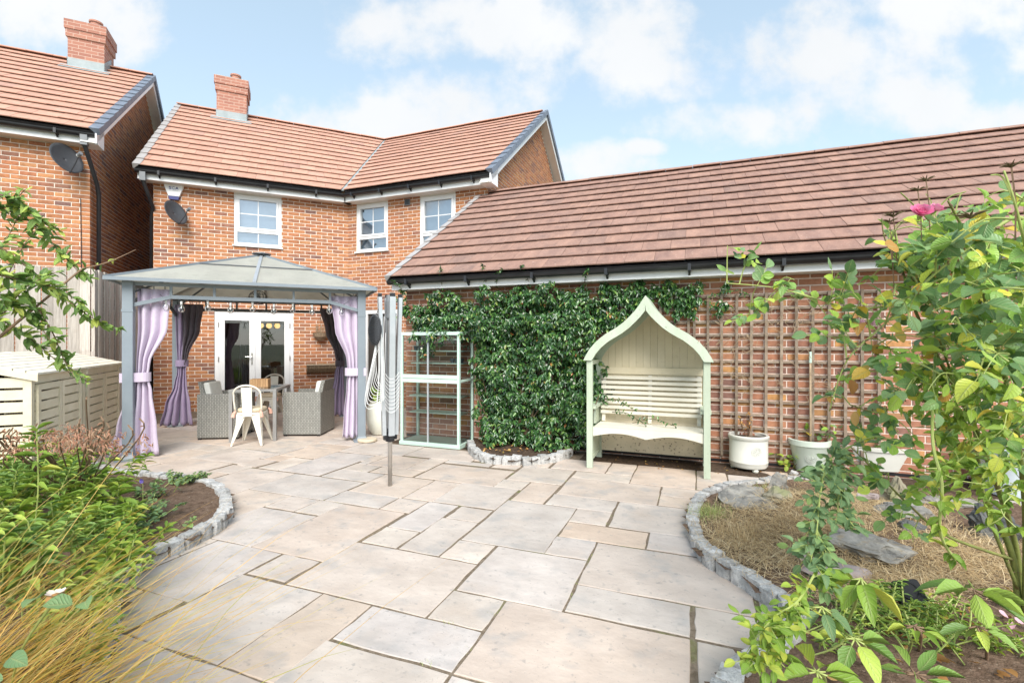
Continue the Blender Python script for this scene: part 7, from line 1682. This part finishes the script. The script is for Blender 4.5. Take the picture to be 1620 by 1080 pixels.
# ------------------------------------------------------------------ arching shrub at the left edge
def left_shrub():
    random.seed(71); O = Vector((-2.55, 1.75, 0)); root = thing('arching_shrub', 'arching shrub with small pointed leaves in front of the fence', 'shrub', O); lv = Leaves(); tw = MB()
    lines = [[(-60, 330, 1.7), (20, 335, 1.75), (70, 372, 1.8), (120, 425, 1.85), (145, 442, 1.9)], [(-60, 350, 1.6), (40, 420, 1.7), (100, 470, 1.8), (150, 505, 1.85), (192, 522, 1.9)], [(-60, 380, 1.6), (30, 450, 1.7), (80, 520, 1.75), (105, 575, 1.8), (140, 606, 1.85)], [(-60, 470, 1.7), (10, 510, 1.75), (60, 545, 1.8), (110, 590, 1.85)],
             [(-60, 300, 1.6), (20, 315, 1.7), (60, 345, 1.75), (95, 365, 1.8)], [(-60, 420, 1.5), (20, 440, 1.6), (85, 455, 1.7), (130, 480, 1.75)], [(-60, 560, 1.6), (-10, 480, 1.65), (30, 400, 1.7), (60, 360, 1.75)], [(-60, 300, 1.7), (0, 330, 1.7), (40, 300, 1.7)], [(130, 425, 1.86), (170, 415, 1.9), (215, 395, 1.95)], [(-60, 420, 1.7), (0, 390, 1.7), (30, 340, 1.75)], [(-60, 440, 1.55), (0, 470, 1.6), (50, 500, 1.7), (80, 540, 1.72)], [(-60, 520, 1.55), (0, 500, 1.6), (40, 455, 1.68), (90, 430, 1.74)]]
    st = at(-60, 560, 1.6) - O
    for i, l in enumerate(lines):
        q = smooth_path([at(*c) - O for c in l], 6); n = len(q); tw.tube([Vector((0, 0, .05)), st + rv(.02)] + q, [.009, .006] + [.0036 * (1 - .75 * k / n) for k in range(n)], 6)
        if i == 8:
            for c in q[1:8]: lv.add(c, rv(.6), Vector((0, -.5, 1)), .035, .010, 'lance')
            continue
        for k in range(2, n):
            for j in range(4 if k < n - 3 else 3):
                c = q[k].lerp(q[k - 1], random.random()); L = random.uniform(.026, .054) * (1 if k < n - 5 else .7); lv.add(c, rv(.75) + (q[k] - q[k - 1]).normalized() * .6 + Vector((.1, -.2, 0)), Vector((0, -.5, 1)) + rv(.35), L, L * .42, 'ovate')
    tw.build('stems', M['cane_brown'], root, kind='stuff'); lv.build(root, M['leaf_shrub'], 300)
left_shrub()

# ------------------------------------------------------------------ perennials in the left bed
def clump(label, spots, m, seed, hgt=(.25, .5), L=(.08, .12), wr=.3, nl=16, quota=120, name='perennial', base=.07, kind='lance', lean=.15):
    random.seed(seed); O = Vector((*spots[0], base)); root = thing(name, label, 'plant', O); lv = Leaves(); tw = MB()
    for (x, y) in spots:
        h = random.uniform(*hgt); p0 = Vector((x, y, base)) - O; tip = p0 + Vector((random.uniform(-lean, lean) + .04, random.uniform(-lean, lean), h)); q = smooth_path([p0, p0.lerp(tip, .5) + rv(.02), tip], 5); tw.tube(q, .0035, 5)
        for k in range(nl):
            t = .30 + .70 * (k / (nl - 1)) ** .6; i = min(len(q) - 2, int(t * (len(q) - 1))); c = q[i].lerp(q[i + 1], t * (len(q) - 1) - i); a = k * 2.4; l = random.uniform(*L) * (1 if t < .9 else .75); d = Vector((math.cos(a), math.sin(a), -.35 + .95 * t * random.uniform(.5, 1))); lv.add(c, d, ZV + rv(.25), l, l * wr * random.uniform(.8, 1.2), kind)
    tw.build('stems', M['cane_pale'], root, kind='stuff'); lv.build(root, m, quota); return root
def spots_px(l, jit, n, seed):
    r = random.Random(seed); out = []
    for k in range(n): x, y = r.choice(l); p = g(x, y); out.append((p.x + r.uniform(-jit, jit), p.y + r.uniform(-jit, jit)))
    return out
clump('tall green leafy perennial in front of the cream bin store', spots_px([(20, 860), (60, 850), (110, 850), (-40, 880)], .12, 13, 1), M['leaf_green'], 81, (.34, .52), L=(.07, .11), nl=20, quota=160)
clump('single upright lime shoot with a rosette of narrow leaves before the bin store', [tuple(g(48, 900).xy)], M['leaf_lime'], 82, (.80, .82), L=(.09, .13), wr=.24, nl=26, quota=40)
clump('lime leafy clump where the bed meets the paving by the gazebo', spots_px([(160, 800), (190, 790), (150, 830), (175, 820)], .08, 11, 2), M['leaf_lime'], 83, (.16, .30), nl=18, L=(.07, .11))
clump('mixed green leafy clump in the middle of the left bed', spots_px([(60, 930), (120, 920), (150, 880), (30, 960), (90, 890)], .12, 22, 3), M['leaf_green'], 84, (.18, .38), nl=18, L=(.05, .09), quota=160)
clump('bright lime leaves spilling over the bed edge', spots_px([(160, 960), (195, 930), (130, 990), (215, 905), (170, 930)], .07, 17, 4), M['leaf_lime'], 85, (.14, .30), nl=16, L=(.07, .11), quota=140)
clump('low dark leafy growth under the ochre grass', spots_px([(60, 1050), (120, 1040), (160, 1010), (10, 1100), (90, 1100)], .10, 18, 5), M['leaf_green'], 86, (.10, .30), nl=16, L=(.05, .09), quota=120)
clump('geranium carpet with violet flowers at the edge of the bare soil', spots_px([(215, 800), (240, 800), (250, 830), (225, 840), (270, 785), (200, 850), (240, 860)], .10, 40, 6), M['leaf_blue'], 87, (.06, .16), nl=12, L=(.03, .05), wr=.8, kind='ovate', name='geranium', quota=150)
clump('small grey green cushion plant beside the row of setts', spots_px([(275, 772), (295, 774), (310, 772), (285, 778)], .05, 34, 7), M['leaf_blue'], 88, (.04, .08), nl=12, L=(.02, .03), wr=.8, kind='ovate', name='cushion_plant', quota=60, lean=.04)
clump('broad leafy mass filling the left bed beside the setts', spots_px([(40, 820), (100, 800), (140, 850), (0, 900), (180, 880), (110, 870), (70, 860)], .14, 34, 31), M['leaf_lime'], 181, (.18, .38), L=(.08, .13), wr=.34, nl=18, quota=200)
clump('dense green leaves under the bin store end', spots_px([(-20, 840), (30, 800), (80, 790), (120, 790), (-60, 900)], .15, 34, 32), M['leaf_green'], 182, (.24, .46), L=(.07, .12), wr=.34, nl=18, quota=160)
clump('leafy growth low in the corner of the left bed behind the seed pod', spots_px([(0, 960), (-40, 1000), (40, 1000), (-60, 930)], .12, 26, 33), M['leaf_green'], 183, (.25, .50), L=(.07, .12), wr=.34, nl=18, quota=120)
clump('feathery green weeds at the foot of the trailing stem', spots_px([(1330, 1010), (1360, 1000), (1400, 1010), (1300, 1040), (1420, 1040)], .10, 60, 34), M['leaf_green'], 184, (.06, .16), L=(.03, .05), wr=.22, nl=14, quota=100, name='weeds')
clump('sparse lime weeds among the fallen petals', spots_px([(1480, 1010), (1530, 1040), (1500, 1060), (1590, 1060)], .10, 34, 35), M['leaf_lime'], 185, (.05, .13), L=(.03, .05), wr=.25, nl=12, quota=80, name='weeds')
def violets():
    for k, (x, y) in enumerate([(165, 785), (226, 760)]):
        O = g(x, y + 75) + ZV * .07; c = at(x, y, O.y); root = thing('violet_flower', ['violet flower among lance leaves beside the ochre grass', 'violet flower at the edge of the geranium carpet near the setts'][k], 'flower', O, 0, 'violet flowers in the left bed'); b = MB(); b.tube([(0, 0, 0), c - O], .002, 4); b.build('stalk', M['cane_pale'], root); lv = Leaves()
        for q in range(6): a = q * 1.05; lv.add(c - O, (math.cos(a), -.4, math.sin(a)), (0, -1, .2), .022, .018, 'petal')
        lv.build(root, M['petal_blue'], 10, 'petal')
violets()
def red_mound():
    random.seed(90); O = g(130, 800); root = thing('red_maple', 'feathery reddish brown foliage mound against the bin store', 'shrub', O); lv = Leaves(); tw = MB()
    for k in range(130):
        x, y = random.gauss(105, 72), random.gauss(694, 10); d = random.uniform(2.9, 3.7)
        if x > 270 or y > 715: continue
        p = at(x, y + abs(x - 110) * .12, d) - O
        for j in range(6): lv.add(p + rv(.02), rv(.6) + Vector((.2, -.2, -.5)), ZV + rv(.4), random.uniform(.025, .05), .006, 'lance')
    for k in range(24): x, y = random.gauss(100, 60), random.gauss(680, 16); tw.tube(smooth_path([Vector((random.uniform(-.2, .1), .05, .05)), (at(x, y + 30, 3.3) - O), at(x, y, 3.2) - O], 4), .005, 5)
    tw.build('branches', M['cane_brown'], root); lv.build(root, M['leaf_red'], 120)
red_mound()
def ochre_grass():
    random.seed(95); O = Vector((-1.62, 1.12, .07)); root = thing('ornamental_grass', 'ochre ornamental grass leaning across the left bed', 'grass', O); b = MB()
    for k in range(1500):
        p = Vector((random.gauss(-.42, .30), random.gauss(.05, .26), 0)); el = random.uniform(.55, 1.25); az = random.gauss(.55, .34); d = Vector((math.cos(az) * math.cos(el), math.sin(az) * math.cos(el), math.sin(el))); L = random.uniform(.55, 1.02) if random.random() < .93 else 1.25
        blade(b, p, d, L, random.uniform(.005, .011), (.12 * math.cos(az), .12 * math.sin(az), -random.uniform(.05, .42)), 5)
    b.build('blades', M['grass_ochre'], root, kind='stuff')
ochre_grass()
def poppy():
    O = g(10, 1180) + ZV * .07; c = at(88, 948, .95); root = thing('seed_pod', 'yellow seed pod with pale wilted petals above the ochre grass', 'seed pod', O); b = MB(); b.tube(smooth_path([Vector((0, 0, 0)), (c - O) * .6 + Vector((-.03, 0, .02)), c - O], 5), .003, 6); b.build('stalk', M['cane_pale'], root); b = MB(); b.lathe([(.001, -.014), (.010, -.010), (.0155, 0), (.014, .009), (.001, .012)], 14, c - O); b.build('pod', M['leaf_dead'], root, smooth=True); lv = Leaves()
    for q in range(6): a = q * 1.05; lv.add(c - O + ZV * .008, (math.cos(a), math.sin(a), .15), ZV, .017, .014, 'petal')
    lv.build(root, M['pod_petal'], 10, 'petal'); lv = Leaves()
    for (x, y, d) in [(115, 955, .95), (62, 945, .97), (15, 1040, .85), (5, 1075, .8), (135, 950, .98)]: lv.add(at(x, y, d) - O, (random.uniform(-.5, 1), -.2, .1), (0, -.6, 1), .045, .03, 'ovate')
    lv.build(root, M['leaf_blue'], 10)
poppy()

# ------------------------------------------------------------------ rockery litter
def straw():
    random.seed(101); b = MB()
    cl = [(1170, 850, 60), (1200, 870, 70), (1240, 850, 60), (1290, 860, 70), (1350, 870, 80), (1400, 850, 80), (1470, 900, 90), (1530, 900, 80), (1300, 820, 60), (1380, 810, 60), (1270, 890, 60), (1450, 840, 60), (1560, 930, 70), (1330, 960, 60), (1480, 960, 80), (1400, 970, 70), (1190, 890, 40), (1230, 910, 50), (1240, 800, 40), (1600, 900, 60), (1140, 845, 40), (1160, 875, 60), (1250, 870, 60), (1300, 900, 60), (1360, 930, 70), (1420, 940, 60), (1500, 930, 70), (1330, 840, 60), (1280, 800, 40)]
    for (x, y, n) in cl:
        for k in range(n * 9):
            p = g(x + random.gauss(0, 32), y + random.gauss(0, 17))
            if not point_in(p.xy, RIGHT_BED): continue
            z = .085 + mound_r(p.x, p.y) + random.uniform(0, .03); a = random.uniform(0, 6.28); el = random.uniform(-.1, .6); blade(b, (p.x, p.y, z), (math.cos(a) * math.cos(el), math.sin(a) * math.cos(el), math.sin(el)), random.uniform(.05, .17), random.uniform(.0022, .0042), (random.uniform(-.3, .3), random.uniform(-.3, .3), -.5 * el - .02), 3)
    o = b.build('dry_grass', M['straw']); o['kind'] = 'stuff'; o['label'] = 'dry straw coloured grass litter covering the rockery'; o['category'] = 'dry grass'
straw()
def tuft(label, px, py, n, L, m, seed, spread=.07):
    random.seed(seed); O = g(px, py) + ZV * (.07 + mound_r(*g(px, py).xy)); root = thing('grass_tuft', label, 'grass', O); b = MB()
    for k in range(n): a = random.uniform(0, 6.28); el = random.uniform(.5, 1.5); blade(b, (random.gauss(0, spread), random.gauss(0, spread), 0), (math.cos(a) * math.cos(el), math.sin(a) * math.cos(el), math.sin(el)), L * random.uniform(.6, 1.1), .003, (random.uniform(-.2, .2), random.uniform(-.2, .2), -.25), 4)
    b.build('blades', m, root, kind='stuff')
tuft('bright green grass tuft at the corner of the rockery', 1128, 835, 330, .15, M['leaf_lime'], 111, .065); tuft('brown dry grass tuft beside the green one', 1172, 868, 420, .15, M['straw'], 112, .08); tuft('dry grass tuft behind the broad slate', 1225, 812, 200, .14, M['straw'], 113, .06); tuft('mossy green tuft at the pointed slate', 1212, 790, 160, .10, M['leaf_green'], 114, .05); tuft('straw tuft in the middle of the rockery', 1350, 875, 260, .14, M['straw'], 115, .12); tuft('straw tuft behind the grey slab', 1460, 868, 240, .14, M['straw'], 116, .12)
def litter():
    random.seed(120); lv = Leaves()
    for k in range(70):
        p = g(random.uniform(1230, 1640), random.uniform(930, 1110))
        if point_in(p.xy, RIGHT_BED): lv.add((p.x, p.y, .09 + mound_r(p.x, p.y)), (random.uniform(-1, 1), random.uniform(-1, 1), random.uniform(0, .5)), ZV + rv(.4), random.uniform(.03, .07), random.uniform(.02, .04), 'ovate')
    for k in range(90):
        p = g(random.uniform(745, 930), random.uniform(705, 726))
        if point_in(p.xy, HALF_BED): lv.add((p.x, p.y, .075), (random.uniform(-1, 1), random.uniform(-1, 1), random.uniform(0, .5)), ZV + rv(.4), random.uniform(.03, .06), random.uniform(.02, .03), 'small')
    for k in range(60): s = random.uniform(-.9, 2.2); lv.add(GW(s, random.uniform(5.5, 5.95), .0), (random.uniform(-1, 1), random.uniform(-1, 1), .2), ZV + rv(.4), random.uniform(.02, .045), .018, 'small')
    root = thing('fallen_leaves', 'brown and yellow leaves fallen on the bare soil of the beds', 'fallen leaves', (0, 0, 0)); lv.build(root, M['leaf_dead'], 200)
    pl = Leaves(); 
    for (x, y) in [(1595, 1010), (1590, 1050), (1515, 1012), (1610, 990), (1480, 965), (1545, 1000), (1600, 1030), (1460, 970), (1620, 1020)]:
        p = g(x, y); pl.add((p.x, p.y, .10), (random.uniform(-1, 1), random.uniform(-1, 1), .2), ZV + rv(.3), .035, .03, 'petal')
    root = thing('fallen_petals', 'pink petals fallen on the soil under the rose', 'petals', (0, 0, 0)); pl.build(root, M['petal_pale'], 30, 'petal')
    # seedlings and moss in the paving joints
    b = MB(); rr = random.Random(9)
    for (u, v) in [(-.65, 2.74), (-.98, 2.28), (-1.15, 2.115), (-.98, 1.98), (-1.1, 1.815), (.01, 4.9), (.0, 5.1), (-.02, 5.3), (-.64, 3.0), (-.63, 3.15), (-.33, 3.4), (-.63, 3.9), (-.62, 3.72), (-.32, 4.5), (-.3, 4.4), (-1.24, 4.7), (-.92, 3.7), (-.65, 2.6), (-2.24, 2.45), (-3.1, 3.36), (-3.1, 3.9), (-2.9, 3.36), (-3.4, 4.27), (.3, 2.9), (.3, 2.6)]:
        for k in range(26): p = GW(u + rr.gauss(0, .018), v + rr.gauss(0, .018), -.012); a = rr.uniform(0, 6.28); blade(b, p, (math.cos(a) * .6, math.sin(a) * .6, 1), rr.uniform(.010, .028), .003, (0, 0, -.2), 2)
    o = b.build('joint_weeds', M['leaf_lime']); o['kind'] = 'stuff'; o['label'] = 'tiny green weeds sprouting in the paving joints'; o['category'] = 'weeds'
    # dried tendrils on the trellis
    root = thing('dried_vine', 'tangle of dried brown tendrils on the trellis', 'vine', GW(.3, V_G - .09), A_G); b = MB(); rr = random.Random(10)
    for k in range(60):
        x, z = rr.uniform(-.1, 1.0), rr.uniform(.9, 1.95); q = [Vector((x, -.01, z))]
        for j in range(5): q.append(q[-1] + Vector((rr.uniform(-.10, .10), rr.uniform(-.02, .015), rr.uniform(-.10, .06))))
        b.tube(smooth_path(q, 3), .0022, 4)
    b.build('tendrils', M['twig_dry'], root, kind='stuff')
litter()
